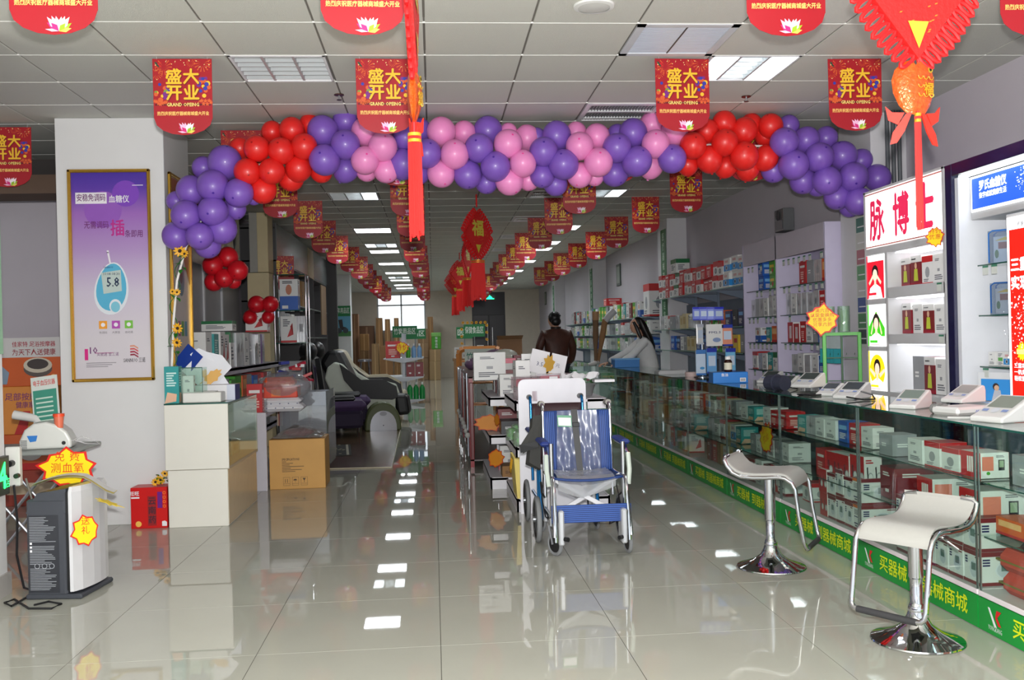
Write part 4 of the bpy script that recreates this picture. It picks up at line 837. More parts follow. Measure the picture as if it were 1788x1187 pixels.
t = thing('clear_tube_pack', 'shiny clear plastic packs standing on the green rack', 'pack', (3.13, 7.17, 1.335), -.35); g = MB()
for s_ in (-1, 1): g.lathe([(.045, 0), (.045, .2), (.0, .2)], glass(200, 225, 205, .25, op=.25), 14, (s_*.055, 0, 0))
g.build('sleeve', t); g = MB(); g.box(.03, .08, -.03, .03, .01, .17, M(120, 170, 120, .5)); g.build('printed_card', t)
for i in range(5):
    t = thing('teal_brush_pack', 'hanging clear pack with teal bottom, %s from the left by the green rack' % ('first', 'second', 'third', 'fourth', 'fifth')[i], 'pack', (W(1438+6*i, 620, 'y', 7.7-.07*i).x, 7.7-.07*i, 1.08), -.8, 'teal packs by the green rack')
    g = MB(); g.box(-.03, .03, -.006, .006, 0, .12, M(30, 140, 150, .35), b=.004); g.build('tray', t); g = MB(); g.box(-.03, .03, -.006, .006, .121, .25, glass(215, 225, 225, .1, op=.3)); g.build('blister', t)
    g = MB(); g.ring([(0, 0, .245), (0, 0, .27), (.02, 0, .275)], .002, STEEL, 5); g.build('hook', t)
# strip of posters on the pipe chase and the pipes up to the ceiling
t = thing('poster_strip', 'tall narrow strip of small health posters on the column left of the lit cabinet', 'poster', (3.545, 7.56, 1.2)); t.scale = (1, .6, 1); g = MB(); g.box(-.004, 0, -.22, .22, 0, 1.1, M(206, 210, 204, .5)); g.build('sheet', t); g = MB(); T = LEFTW(-.005, 0, 0)
for i, c in enumerate(((70, 84, 80), (90, 140, 100), (80, 100, 150), (190, 190, 186), (110, 160, 120), (180, 120, 130), (200, 200, 196), (90, 130, 124))): g.rect(-.19, .19, .03+i*.132, .15+i*.132, M(*c, .5), T, .001); g.rect(-.15, .05, .07+i*.132, .08+i*.132, WHITE, T, .002)
g.build('picture', t, kind='stuff')
t = thing('pipe_bundle', 'three dark vertical conduits running up the right column to the ceiling', 'pipe', (3.66, 7.34, 0))
for k in range(3): g = MB(); g.cyl((k*.05, 0, 0), (k*.05, 0, CZ-.003), .017, M(92, 96, 100, .4), 10); g.build('conduit', t)
# green lettered strips on the columns
for i, y in enumerate((14.1, 20.8, 27.5)):
    t = thing('green_hanging_strip', 'tall green strip with white characters on the %s far column' % ('first', 'second', 'third')[i], 'sign', (3.545, y+.22, 1.45)); g = MB(); g.box(-.004, 0, -.16, .16, 0, 1.5 if i == 0 else 1.4, M(20, 100, 50, .5)); g.build('panel', t)
    g = MB(); T = LEFTW(-.005, 0, 0)
    for k, ch in enumerate('医疗器械商城欢迎您'): g.text(ch, .13, 0, 1.38-k*.15, M(200, 226, 205, .5), T, .001, .01)
    g.build('lettering', t)
# speaker box on the right wall, small framed notices
t = thing('wall_speaker', 'grey box speaker hanging on the right wall above the lilac shelving', 'speaker', W(1360, 385, 'x', 3.72)); g = MB(); g.box(0, .12, -.13, .13, -.12, .12, M(120, 122, 124, .4, .4), b=.006); g.build('casing', t)
g = MB(); g.box(-.004, 0, -.11, .11, -.1, 0, M(50, 56, 66, .3)); g.lathe([(0, 0), (.05, .002), (.055, .008)], DGREY, 16, T=face((-.004, 0, .05), (0, -1, 0), (0, 0, 1))); g.build('grille', t)
for i, (px, py) in enumerate(((1081, 480), (953, 521))):
    t = thing('framed_notice', ('nearer' if i == 0 else 'farther')+' small dark framed notice on the right wall', 'notice', W(px, py, 'x', 3.845)); g = MB(); g.box(-.02, 0, -.2, .2, -.22, .22, M(60, 74, 66, .4)); g.build('frame', t); g = MB(); g.box(-.023, -.02, -.15, .15, -.17, .17, M(140, 150, 140, .4)); g.build('sheet', t)
# ================================================================ wall racks with glass shelves
def rack(y0, y1, zs, xf, xb, label, n):
    t = thing('wall_rack', label, 'rack', (xf, (y0+y1)/2, 0)); hy = (y1-y0)/2; d = xb-xf; BB = M(120, 132, 150, .5)
    g = MB(); g.box(d-.02, d, -hy, hy, .3, zs[0]-.1, M(120, 130, 146, .6)); g.build('back_panel', t)
    for k in range(n+1): y = -hy+2*hy*k/n; g = MB(); g.box(d-.05, d-.02, y-.018, y+.018, 0, zs[0]+.02, BB); g.build('upright', t)
    for z in zs:
        g = MB(); g.box(.0, d-.05, -hy, hy, z-.01, z, GREENGL); g.box(-.003, 0, -hy, hy, z-.012, z, M(110, 150, 140, .3)); g.build('shelf', t)
        for k in range(n+1):
            y = -hy+2*hy*k/n; g = MB(); g.add([(d-.05, y-.006, z-.012), (d-.05, y-.006, z-.12), (.02, y-.006, z-.02), (.02, y-.006, z-.012), (d-.05, y+.006, z-.012), (d-.05, y+.006, z-.12), (.02, y+.006, z-.02), (.02, y+.006, z-.012)], [(0, 1, 2, 3), (7, 6, 5, 4), (0, 4, 5, 1), (1, 5, 6, 2), (2, 6, 7, 3), (3, 7, 4, 0)], BB); g.build('bracket', t)
    return t
rack(10.3, 14.6, (1.88, 1.42, 1.12), 3.42, 3.845, 'near wall rack with glass shelves on blue-grey brackets', 4)
rack(14.75, 24, (1.64, 1.36, 1.08), 3.36, 3.845, 'far long wall rack with glass shelves on blue-grey brackets', 8)
A1 = [['bluetop', 'bluetop', 'bluetop', 'redtop', 'redtop', 'red', 'red', 'redtop', 'red', 'redtop', 'whitered', 'red', 'greenwhite', 'redtop', 'red', 'whitered', 'redtop'],
      ['navy', 'black', 'navy', 'orange', 'green', 'green', 'white', 'grey', 'silver', 'silver', 'silver', 'cream', 'cream', 'silver', 'grey', 'whitered', 'white', 'silver'],
      ['grey', 'yellow', 'darkred', 'white', 'green', 'blue', 'blue', 'navy', 'blue', 'cream', 'cream', 'grey', 'white', 'navy', 'blue'],
      ['grey', 'green', 'white', 'navy', 'white', 'blue', 'white', 'black', 'blue', 'navy']]
for li, (z, st, nm) in enumerate(zip((1.88, 1.42, 1.12), A1, ('top', 'second', 'third', 'lowest'))):
    row(st, 3.57, 10.38, z+.001, .02, 'box from the near end on the %s shelf, near wall rack' % nm, 'boxes on the %s shelf of the near wall rack' % nm, .215 if li == 0 else .2, .2, .2 if li else .17, .02, stack=2 if li == 0 else 1)
pbox('greenwhite', .3, .2, .2, (3.58, 13.5, 2.225), PI/2, 'white box with green lid on top of the red boxes, near wall rack', None)
pbox('whitered', .4, .35, .52, (3.6, 15.05, 1.641), PI/2, 'tall white box with red top and six dark dots, near end of the far rack', None)
mix2 = ['silver', 'white', 'silver', 'cream', 'green', 'greenwhite', 'white', 'blue', 'silver', 'whiteblue', 'grey', 'lab', 'teal', 'whitered', 'darkred']
for li, (z, nm) in enumerate(zip((1.64, 1.36, 1.08), ('top', 'second', 'third', 'lowest'))):
    for half, y0 in enumerate((15.4 if li == 0 else 14.85, 18.4, 21.2)):
        n = 11 if half < 2 else 9
        st = [rnd.choice(mix2) for _ in range(n)]
        row(st, 3.52, y0, z+.001, .03, 'box on the %s shelf, %s part of the far wall rack' % (nm, ('near', 'middle', 'end')[half]), 'boxes on the %s shelf in the %s part of the far rack' % (nm, ('near', 'middle', 'end')[half]), .22, .2, .22 if li else .28, .02)
pbox('red', .3, .3, .14, (3.5, 18.3, 1.93), PI/2, 'red box lying on top of the row of the far wall rack', None)
# ================================================================ left side: pillar posters, white cabinet, shelf goods
GOLD = M(214, 168, 70, .25, .8, noise=0)
t = thing('framed_poster', 'gold framed purple and white poster of a blue glucose meter on the pillar front', 'poster', (-2.425, 7.455, 1.9)); w, h = .305, .805
g = MB()
for a in (-w, w-.025): g.box(a, a+.025, -.025, 0, -h, h, GOLD, b=.006)
for a in (-h, h-.025): g.box(-w, w, -.025, 0, a, a+.025, GOLD, b=.006)
g.build('frame', t)
def poster_print(parent, T0, w, h, nm='print', sx=1):
    pm = bpy.data.materials.new('poster_paper'); pm.use_nodes = True; nt = pm.node_tree; p = nt.nodes['Principled BSDF']; p.inputs['Roughness'].default_value = .35
    tc = nt.nodes.new('ShaderNodeTexCoord'); sp = nt.nodes.new('ShaderNodeSeparateXYZ'); mp = nt.nodes.new('ShaderNodeMapRange'); rp = nt.nodes.new('ShaderNodeValToRGB')
    nt.links.new(tc.outputs['Object'], sp.inputs[0]); nt.links.new(sp.outputs[2], mp.inputs[0]); mp.inputs[1].default_value = -h; mp.inputs[2].default_value = h
    nt.links.new(mp.outputs[0], rp.inputs[0]); nt.links.new(rp.outputs[0], p.inputs['Base Color'])
    e = rp.color_ramp.elements; e[0].position = .2; e[0].color = (*lin((214, 208, 214)), 1); e[1].position = 1; e[1].color = (*lin((74, 50, 160)), 1)
    for ps, c in ((.42, (206, 196, 214)), (.62, (180, 150, 200)), (.8, (160, 108, 190)), (.92, (96, 62, 170))): x = e.new(ps); x.color = (*lin(c), 1)
    b = MB(); b.add([(-w, -.006, -h), (w, -.006, -h), (w, -.006, h), (-w, -.006, h)], [(0, 1, 2, 3)], pm)
    o = b.build('sheet', parent); 
    g = MB(); T = FRONT(0, -.007, 0); k = w/.28
    DP = M(110, 40, 110, .5); WT = M(236, 232, 238, .5); MG = M(190, 40, 140, .5); GYT = M(120, 116, 122, .6)
    g.disc(.12*k, .62, .1*k, M(128, 70, 190, .4), T, .0003, 20); g.disc(-.05*k, .5, .14*k, M(150, 92, 190, .4), T, .0002, 20)
    g.rect(-.25*k, -.02*k, .545, .63, WT, T, .001); g.text('安稳免调码', .06, -.135*k, .587, DP, T, .002, .01, w=.21*k); g.text('血糖仪', .06, .07*k, .575, WT, T, .001, .015, w=.15*k)
    g.rect(.17*k, .25*k, .68, .685, WT, T, .001)
    g.text('无需调码', .06, -.1*k, .38, DP, T, .001, .01, w=.18*k); g.text('插', .13, .055*k, .35, MG, T, .001, .02, w=.1*k); g.text('条即用', .06, .175*k, .31, DP, T, .001, .01, w=.13*k)
    BLM = M(90, 180, 214, .35); LIGHT = M(226, 232, 238, .4)
    def blob(cx, cy_, rx, ry, mt, z, tilt=-.12):
        pts = []
        for i in range(28):
            a = 2*PI*i/28; r = 1+.12*math.sin(a)*(-1); x, y = rx*math.cos(a)*(1-.14*math.sin(a)), ry*math.sin(a); pts.append((cx+x*math.cos(tilt)-y*math.sin(tilt), cy_+x*math.sin(tilt)+y*math.cos(tilt)))
        g.poly(pts, mt, T, z)
    blob(.0, -.1, .125*k, .2, LIGHT, .0008); blob(.0, -.09, .11*k, .18, BLM, .0012)
    g.poly([(-.075*k, .02), (.07*k, .04), (.075*k, -.12), (-.06*k, -.14)], M(190, 206, 200, .4), T, .0016); g.text('5.8', .1, .01*k, -.055, M(30, 50, 80, .4), T, .002, .015, w=.09*k); g.text('10:08 08:30', .03, 0, .01, M(60, 80, 100, .4), T, .002, 0, w=.12*k)
    g.disc(.025*k, -.235, .045*k, LIGHT, T, .0018, 18, 1.2); g.disc(.025*k, -.24, .034*k, M(130, 200, 220, .3), T, .0022, 18, 1.2); g.text('SANNUO', .02, -.02*k, .06, M(30, 60, 120, .4), T, .002, .01, w=.07*k)
    g.rect(-.03*k, -.015*k, .17, .176, M(40, 40, 50, .5), T, .002); g.poly([(-.03*k, .19), (-.015*k, .19), (.0, .09), (-.012*k, .09)], WT, T, .0015)
    for i, c in enumerate(((240, 160, 50), (180, 80, 180), (120, 190, 70))): x = (-.07+.095*i)*k; g.rect(x-.03*k, x+.03*k, -.405, -.345, M(*c, .4), T, .001); g.disc(x, -.375, .016*k, WT, T, .0016, 10); g.text(('免调码', '大屏显', '自动退')[i], .02, x, -.435, GYT, T, .001, 0)
    g.rect(-.21*k, -.185*k, -.64, -.555, M(214, 30, 130, .5), T, .001); g.text('10', .07, -.15*k, -.57, DP, T, .001, .01); g.rect(-.13*k, .0, -.59, -.586, MG, T, .001); g.text('买就送 至三诺', .03, -.04*k, -.6, DP, T, .001, 0, w=.16*k)
    for i in range(3): g.rect(-.2*k, (.02-.03*i)*k, -.665-.014*i, -.661-.014*i, GYT, T, .001)
    for i, c in enumerate(((222, 150, 120), (214, 90, 90), (170, 40, 70), (150, 30, 60))): y = -.545-.022*i; g.poly([(.125*k, y+.01), (.155*k, y+.012), (.185*k, y-.008), (.185*k, y-.02), (.155*k, y), (.125*k, y-.002)], M(*c, .5), T, .001)
    g.text('SANNUO 三诺', .04, .155*k, -.65, M(70, 64, 72, .5), T, .001, .01, w=.16*k); g.build(nm, parent)
poster_print(t, None, w-.025, h-.025)
g = MB(); g.box(-w+.02, w-.02, -.004, 0, -h+.02, h-.02, M(200, 196, 204, .5)); g.build('backing', t)
# second framed poster on the pillar's right face
t = thing('framed_poster', 'gold framed orange-brown poster seen edge-on on the right face of the pillar', 'poster', (-2.015, 7.83, 1.9), PI/2); g = MB(); w, h = .3, .8
for a in (-w, w-.025): g.box(a, a+.025, -.025, 0, -h, h, GOLD, b=.006)
for a in (-h, h-.025): g.box(-w, w, -.025, 0, a, a+.025, GOLD, b=.006)
g.build('frame', t); g = MB(); g.box(-w+.02, w-.02, -.006, 0, -h+.02, h-.02, M(186, 178, 176, .4)); T = FRONT(0, -.0075, 0); g.poly([(-.27, .77), (.27, .77), (.27, -.05), (.05, .2), (-.27, .3)], M(160, 92, 70, .5), T, 0); g.disc(0, .0, .1, M(90, 120, 140, .3), T, .001, 24, 1.5); g.disc(0, .02, .05, M(60, 60, 70, .3), T, .002, 16, 1.4)
for i, c in enumerate(((150, 70, 120), (90, 150, 70), (70, 130, 160))): g.rect(-.12+.1*i, -.05+.1*i, -.47, -.35, M(*c, .4), T, .001)
g.build('print', t)
# sunflower vine on the pole
def flower(parent, loc, s, seed):
    q = random.Random(seed); g = MB(); YP = M(240, 176, 30, .5); T = face(loc, (1, q.uniform(-.3, .3), 0), (q.uniform(-.2, .2), -.2, 1))
    for i in range(10):
        a = 2*PI*i/10+q.uniform(-.1, .1); c, s_ = math.cos(a), math.sin(a); V = [(.2*s*c-.1*s*s_, .2*s*s_+.1*s*c, 0), (.7*s*c-.17*s*s_, .7*s*s_+.17*s*c, .12*s), (s*c, s*s_, .05*s), (.7*s*c+.17*s*s_, .7*s*s_-.17*s*c, .12*s), (.2*s*c+.1*s*s_, .2*s*s_-.1*s*c, 0)]
        g.add([T @ Vector(v) for v in V], [(0, 1, 2, 3, 4)], YP)
    g.build('petals', parent); g = MB(); g.lathe([(0, .14*s), (.2*s, .12*s), (.28*s, .04*s), (.28*s, 0)], M(50, 28, 16, .8), 12, T=T); g.build('flower_head', parent)
def leaf(parent, loc, s, seed):
    q = random.Random(seed); g = MB(); d = Vector((q.uniform(-1, 1), q.uniform(-.9, -.2), q.uniform(-.6, .6))); T = face(loc, d, Vector((0, 0, 1)).cross(d))
    g.add([T @ Vector(v) for v in ((0, 0, 0), (.35*s, .28*s, .08*s), (.7*s, .22*s, .05*s), (s, 0, -.1*s), (.7*s, -.22*s, .05*s), (.35*s, -.28*s, .08*s), (.5*s, 0, 0))], [(0, 1, 6), (1, 2, 6), (2, 3, 6), (3, 4, 6), (4, 5, 6), (5, 0, 6)], M(36, 120, 30, .5)); g.build('leaf', parent)
t = thing('sunflower_vine', 'artificial sunflower vine wound around the lower left end of the white pole', 'vine', (0, 0, 0)); c = W(300, 640, 'y', AY); t.location = c
g = MB(); pts = []
for i in range(40):
    u = i/39; px = 302+22*max(0, u-.55)**1.3*2.2; py = 690-255*u; p = W(px, py, 'y', AY)-c; pts.append((p.x+.03*math.cos(u*26), p.y+.03*math.sin(u*26), p.z))
g.ring(pts, .003, M(40, 110, 36, .6), 5); g.build('stem', t)
for i, (px, py, s) in enumerate(((314, 438, .05), (322, 443, .035), (309, 510, .03), (310, 573, .045), (309, 598, .042), (301, 509, .025))): flower(t, W(px, py, 'y', AY-.05)-c, s, i)
for i, (px, py) in enumerate(((312, 450), (317, 462), (318, 466), (303, 516), (308, 519), (305, 522), (304, 582), (306, 590), (303, 605), (311, 618), (316, 470), (307, 640))): leaf(t, W(px, py, 'y', AY-.03)-c, .055, i+20)
t = thing('sunflower_sprig', 'artificial sunflower sprig lying on the red gift box', 'vine', (-2.06, 7.33, .325))
for i, (x, z, s) in enumerate(((-.035, .015, .035), (.0, .03, .04), (.035, .075, .03))): flower(t, Vector((x, -.03, z)), s, i+40)
for i in range(9): leaf(t, Vector((rnd.uniform(-.02, .06), -.01, rnd.uniform(.0, .07))), .05, i+60)
# white display cabinet
t = thing('white_display_cabinet', 'white laminate display cabinet with a glass side in front of the pillar', 'cabinet', (-1.775, 7.82, 0)); LAM = M(226, 224, 214, .35, noise=.02)
g = MB(); g.box(-.215, .22, -.57, .57, 0, .43, LAM, b=.003); g.build('base', t); g = MB(); g.box(-.228, .235, -.585, -.565, .43, .915, LAM, b=.003); g.box(-.228, -.21, -.57, .57, .43, .915, LAM); g.box(-.228, .235, .56, .575, .43, .915, LAM); g.box(-.228, .235, -.57, .57, .425, .445, M(190, 176, 150, .4)); g.build('upper_frame', t)
g = MB(); g.box(.221, .224, -.565, .565, .01, .42, M(200, 186, 160, .15)); g.build('side_panel', t, label='beige glossy lower side panel')
g = MB(); g.box(.229, .235, -.565, .56, .445, .905, GREENGL); g.build('side_glass', t); g = MB(); g.box(-.228, .237, -.585, .575, .915, .923, GREENGL); g.box(-.228, .238, -.5855, -.5845, .914, .924, EDGE); g.box(.236, .238, -.585, .575, .914, .924, EDGE); g.build('top_glass', t)
for i, (st, w_, h_) in enumerate((('grey', .3, .12), ('teal', .25, .14), ('cream', .3, .1))): pbox(st, w_, .2, h_, (-1.76, 7.45+.32*i, .447), PI/2, SD[st]+' inside the white display cabinet, %s from the entrance' % ordw[i], 'boxes inside the white display cabinet')
TZ = .924
pbox('teal', .105, .1, .275, (-1.955, 7.33, TZ), 0, 'teal upright box with a bandaged hand picture on the white cabinet', None)
t = thing('clear_display_box', 'green-edged clear glass box behind the teal box on the white cabinet', 'box', (-1.82, 7.36, TZ)); g = MB()
for a in ((-.07, .09, -.07, -.066), (-.07, .09, .066, .07)): g.box(*a, 0, .26, GREENGL)
g.box(-.07, -.066, -.07, .07, 0, .26, GREENGL); g.box(.086, .09, -.07, .07, 0, .26, GREENGL); g.box(-.07, .09, -.07, .07, .26, .264, GREENGL); g.build('pane', t)
g = MB(); g.box(.0865, .0905, -.071, -.0695, 0, .26, EDGE); g.box(-.07, .09, -.071, -.0695, .259, .265, EDGE); g.build('polished_edge', t)
pbox('white', .08, .05, .2, (-1.85, 7.37, TZ+.001), 0, 'white box with a dark red picture inside the clear glass box', None)
t = thing('flat_white_box', 'flat white device box lying at the front of the white cabinet', 'box', (-1.73, 7.34, TZ)); g = MB(); g.box(-.145, .135, -.07, .09, 0, .075, M(222, 222, 216, .4), b=.006); g.build('body', t); g = MB(); g.box(-.07, .09, -.03, .05, .075, .082, M(190, 190, 186, .4), b=.002); g.build('lid', t)
t = thing('white_blue_carton', 'white carton with navy end lying behind the flat white box', 'box', (-1.6, 7.6, TZ)); g = MB(); g.box(-.24, .06, -.09, .09, 0, .12, WHITE, b=.003); g.box(.061, .063, -.09, .09, 0, .12, M(30, 44, 110, .4)); g.box(.0, .06, -.0915, -.09, .0, .12, M(205, 210, 225, .4)); g.build('body', t)
t = thing('unfolded_white_carton', 'unfolded white cardboard pieces standing in a crossed V with a burst cut-out', 'carton', (-1.80, 7.6, TZ+.12)); WC = M(228, 230, 236, .6)
g = MB(); T = face((-.04, -.02, .0), (.72, 0, -.7), (.62, .35, .7)); g.prism([(-.16, -.0), (.08, -.0), (.1, .02), (.1, .28), (-.02, .3), (-.16, .22)], .004, WC, T); g.build('flap', t)
g = MB(); T = face((.05, .03, -.02), (.5, 0, -.85), (.7, .2, .55)); g.prism([(-.3, -.0), (.1, -.0), (.12, .02), (.12, .11), (.1, .13), (-.22, .13), (-.3, .08)], .004, WC, T); g.build('flap', t)
g = MB(); T = face((-.06, -.0, .14), (.6, .1, .75), (-.7, .3, .6)); g.prism([(-.08, -.0), (.1, -.0), (.1, .17), (-.08, .17)], .004, M(24, 60, 150, .4), T); g.build('flap', t, label='blue outer side of a flap')
g = MB(); g.star(0, 0, .12, .07, 9, M(214, 160, 60, .5), face((.08, -.04, .06), (.5, 0, -.85), (.7, .2, .55)), 0, .5, 1, .003, .3, 5); g.build('burst_card', t)
# red gift box
t = thing('red_gift_box', 'bright red gift box with purple badge and gold seals beside the pillar', 'box', (-2.135, 7.4, 0)); g = MB(); g.box(-.135, .13, -.13, .05, 0, .305, M(206, 22, 22, .35), b=.003); g.build('body', t)
g = MB(); T = FRONT(0, -.1315, 0); BR = M(120, 20, 30, .5); g.rect(-.012, .05, .02, .24, M(150, 16, 20, .5), T, .0005); g.text('云', .06, .02, .2, M(60, 20, 40, .5), T, .001, .02); g.text('南', .06, .02, .13, M(60, 20, 40, .5), T, .001, .02); g.text('药', .06, .02, .06, M(60, 20, 40, .5), T, .001, .02)
g.rect(.06, .095, .15, .27, M(110, 24, 130, .4), T, .001)
for k in range(4): g.disc(.11, .262-.033*k, .012, M(240, 120, 30, .4), T, .001, 12); g.disc(.11, .262-.033*k, .007, M(206, 22, 22, .4), T, .002, 10)
g.disc(-.08, .035, .022, M(240, 190, 90, .3), T, .001, 16); g.poly([(.09, .015), (.125, .015), (.125, .045), (.11, .055), (.09, .05)], WHITE, T, .001); g.text('旺旺', .035, -.105, .26, WHITE, T, .001, .02); g.rect(-.13, -.07, .225, .237, WHITE, T, .001); g.build('printed_label', t)
# weighing scale by the wall
t = thing('weighing_scale', 'low grey shop scale with black plate on the floor by the pillar', 'scale', (-2.72, 7.2, 0), .2); g = MB(); g.box(-.15, .15, -.12, .12, .02, .11, M(210, 210, 206, .4), b=.02); g.build('body', t); g = MB(); g.box(-.16, .16, -.13, .13, .115, .13, M(60, 62, 66, .3), b=.006); g.build('plate', t)
for a in (-.12, .12):
    for b_ in (-.09, .09): g = MB(); g.cyl((a, b_, 0), (a, b_, .022), .012, BLACK, 8); g.build('foot', t)
# air purifier
t = thing('air_purifier', 'tall dark grey and white air purifier by the entrance wall', 'purifier', (-2.0, 5.48, 0), -.12); CH_ = M(62, 65, 72, .45)
g = MB(); g.box(-.2, .02, -.17, .2, .02, .58, CH_, b=.012); g.add([(-.2, -.17, .5), (.02, -.17, .5), (.02, .2, .5), (-.2, .2, .5), (-.14, -.16, .615), (.02, -.16, .64), (.02, .19, .64), (-.14, .19, .615)], [(0, 1, 5, 4), (1, 2, 6, 5), (2, 3, 7, 6), (3, 0, 4, 7), (4, 5, 6, 7)], CH_); g.build('body', t)
g = MB(); g.box(-.21, .1, -.175, .205, 0, .03, CH_, b=.008); g.build('base', t)
g = MB(); pr = [(.035, -.17), (.05, -.178), (.09, -.176), (.15, -.12), (.185, -.02), (.19, .05), (.18, .12), (.14, .19), (.035, .2)]; pr = [(.035+(x-.035)*.42, y) for x, y in pr]; n = len(pr); g.add([(x, y, .045) for x, y in pr]+[(x, y, .62) for x, y in pr]+[(x*.9+.004, y*.92, .65) for x, y in pr], [tuple(range(n))[::-1], tuple(range(2*n, 3*n))]+[(k*n+i, k*n+(i+1) % n, (k+1)*n+(i+1) % n, (k+1)*n+i) for k in (0, 1) for i in range(n)], M(204, 204, 206, .25, coat=.2), False); g.build('white_shell', t)
g = MB(); g.box(.02, .035, -.168, .19, .05, .62, BLACK); g.build('air_slot', t)
g = MB(); T = FRONT(-.1, -.171, .28); g.rect(-.09, .08, -.24, .21, M(46, 48, 54, .35), T, .001)
q = random.Random(4)
for k in range(46):
    y = .195-.0093*k
    if k in (16, 17, 30, 31): continue
    g.rect(-.08, -.08+.15*q.uniform(.5, 1), y, y+.0035, M(150, 154, 160, .5), T, .002)
for k in range(3): g.rect(-.078, -.066, .04-.022*k, .052-.022*k, WHITE, T, .003); g.disc(-.04+.04*k, -.085, .016, M(150, 154, 160, .5), T, .0025, 12); g.disc(-.04+.04*k, -.085, .012, M(46, 48, 54, .35), T, .003, 12)
g.build('data_sticker', t); t.scale = (1, 1, .93)
starcard(Vector((-1.895, 5.3, .37)), .17, .2, ['送', '礼'], 'yellow burst sticker stuck on the white front of the air purifier', rz=.75, n=8, jit=.2, seed=6)
starcard(W(118, 817, 'y', 5.66), .38, .26, ['免 费', '测血氧'], 'large yellow burst sign offering a free test standing on the air purifier', rz=-.08, n=9, jit=.2, seed=9)
t = thing('leaflet_pile', 'curved white and yellow leaflets draped over the top of the air purifier', 'papers', (-2.0, 5.42, .608), .15); g = MB()
for k, (c, w_) in enumerate((((228, 228, 226), .07), ((240, 220, 120), .06), ((226, 226, 224), .05))):
    V = []; 
    for i in range(12):
        u = i/11; x = -.2+.42*u; z = .045*math.sin(PI*min(1, u*1.1))-.09*max(0, u-.65)*2+.004*k; V += [(x, -w_, z), (x, w_, z)]
    g.add(V, [(2*i, 2*i+1, 2*i+3, 2*i+2) for i in range(11)], M(*c, .5), True)
g.build('sheets', t); g = MB(); g.star(.2, 0, .1, .045, 8, M(236, 206, 40, .5), face((0, 0, -.035), (1, 0, -.45), (0, 1, 0)), 0, 1, .7, .002, .4, 3); g.build('torn_end', t)
def cable(pts, r, label, c=(30, 30, 32)): g = MB(); g.ring(pts, r, M(*c, .5), 6); return g.build('cable', label=label, cat='cable')
B0 = W(55, 1045, 'z', 0)
cable([W(60, 1035, 'z', .008), W(20, 1058, 'z', .006), W(8, 1052, 'z', .006), W(25, 1046, 'z', .006), W(50, 1062, 'z', .006), W(90, 1062, 'z', .006), W(107, 1054, 'z', .006), W(85, 1050, 'z', .01), W(60, 1056, 'z', .02)], .006, 'black power cable curled on the floor at the foot of the air purifier')
# entrance wall: green poster, LED panel, socket
t = thing('green_wall_poster', 'pale green poster with a black ink figure at the left edge', 'poster', (-2.385, 5.3, 1.95)); g = MB(); g.box(0, .006, -.4, .19, -.62, .62, M(150, 190, 160, .5)); g.build('sheet', t); g = MB(); T = RIGHTW(.007, 0, 0)
g.text('养生', .14, .02, .45, M(40, 50, 45, .5), T, .001); [g.poly([(.05+rnd.uniform(-.05, .05), -.05-.1*k), (.12+rnd.uniform(-.04, .04), -.08-.1*k), (.08, -.14-.1*k), (.03, -.12-.1*k)], M(36, 40, 48, .5), T, .001) for k in range(4)]; g.disc(.08, -.02, .03, M(190, 40, 40, .5), T, .002); g.build('ink_drawing', t)
t = thing('led_sign', 'green lit LED panel on the entrance wall at the left edge', 'sign', (-2.385, 5.28, .66)); g = MB(); g.box(0, .03, -.35, .19, -.1, .11, M(50, 54, 52, .4)); g.build('casing', t); g = MB(); g.box(.03, .033, -.34, .18, -.09, .1, M(6, 40, 22, .3)); g.build('screen', t)
g = MB(); T = RIGHTW(.034, 0, 0); LG_ = M(40, 255, 110, .5, em=2, noise=0); g.text('4', .2, .1, .0, LG_, T, .001, .02); g.text('店', .06, .155, -.04, LG_, T, .001, 0); g.build('lettering', t)
t = thing('wall_socket', 'white socket with plugs on the edge of the entrance wall', 'socket', (-2.36, 5.54, .7), 0); g = MB(); g.box(-.04, .04, -.02, .02, -.11, .11, M(205, 205, 200, .5), b=.006); g.build('plate', t); g = MB(); g.cyl((0, -.02, .02), (0, -.06, .02), .018, BLACK, 10); g.cyl((.03, -.02, -.05), (.03, -.05, -.05), .014, BLACK, 8); g.build('plug', t)
cable([(-2.345, 5.5, .6), (-2.34, 5.52, .4), (-2.36, 5.55, .2), (-2.33, 5.56, .012), (-2.25, 5.5, .008)], .007, 'black cable dropping from the white socket on the entrance wall')
cable([(-2.33, 5.62, .62), (-2.28, 5.66, .35), (-2.25, 5.68, .1), (-2.2, 5.64, .008)], .006, 'grey cable hanging beside the black one below the socket', (120, 116, 108))
# folding table with nebuliser
t = thing('folding_table', 'folding table with grey top and crossed steel legs in the side recess', 'table', (-2.62, 6.35, 0)); g = MB(); g.box(-.45, .38, -.3, .25, .70, .725, M(150, 156, 152, .4), b=.006); g.build('tabletop', t)
for y in (-.25, .2):
    for s_ in (-1, 1): g = MB(); g.cyl((s_*.3, y, .7), (-s_*.28, y, .0), .01, STEEL, 8); g.build('leg', t)
TB = .726
t = thing('nebuliser', 'white nebuliser machine with teal oval button on the folding table', 'nebuliser', (-2.4, 6.25, TB), .15); g = MB(); pr = [(-.17, 0), (-.175, .06), (-.14, .14), (-.08, .185), (0, .195), (.08, .17), (.14, .12), (.17, .06), (.17, 0)]; n = len(pr)
g.add([(x, -.1, z) for x, z in pr]+[(x, .1, z) for x, z in pr], [tuple(range(n)), tuple(range(n, 2*n))[::-1]]+[(i, n+i, n+(i+1) % n, (i+1) % n) for i in range(n)], M(214, 216, 210, .35)); o = g.build('body', t); bv = o.modifiers.new('b', 'BEVEL'); bv.width = .02; bv.segments = 3
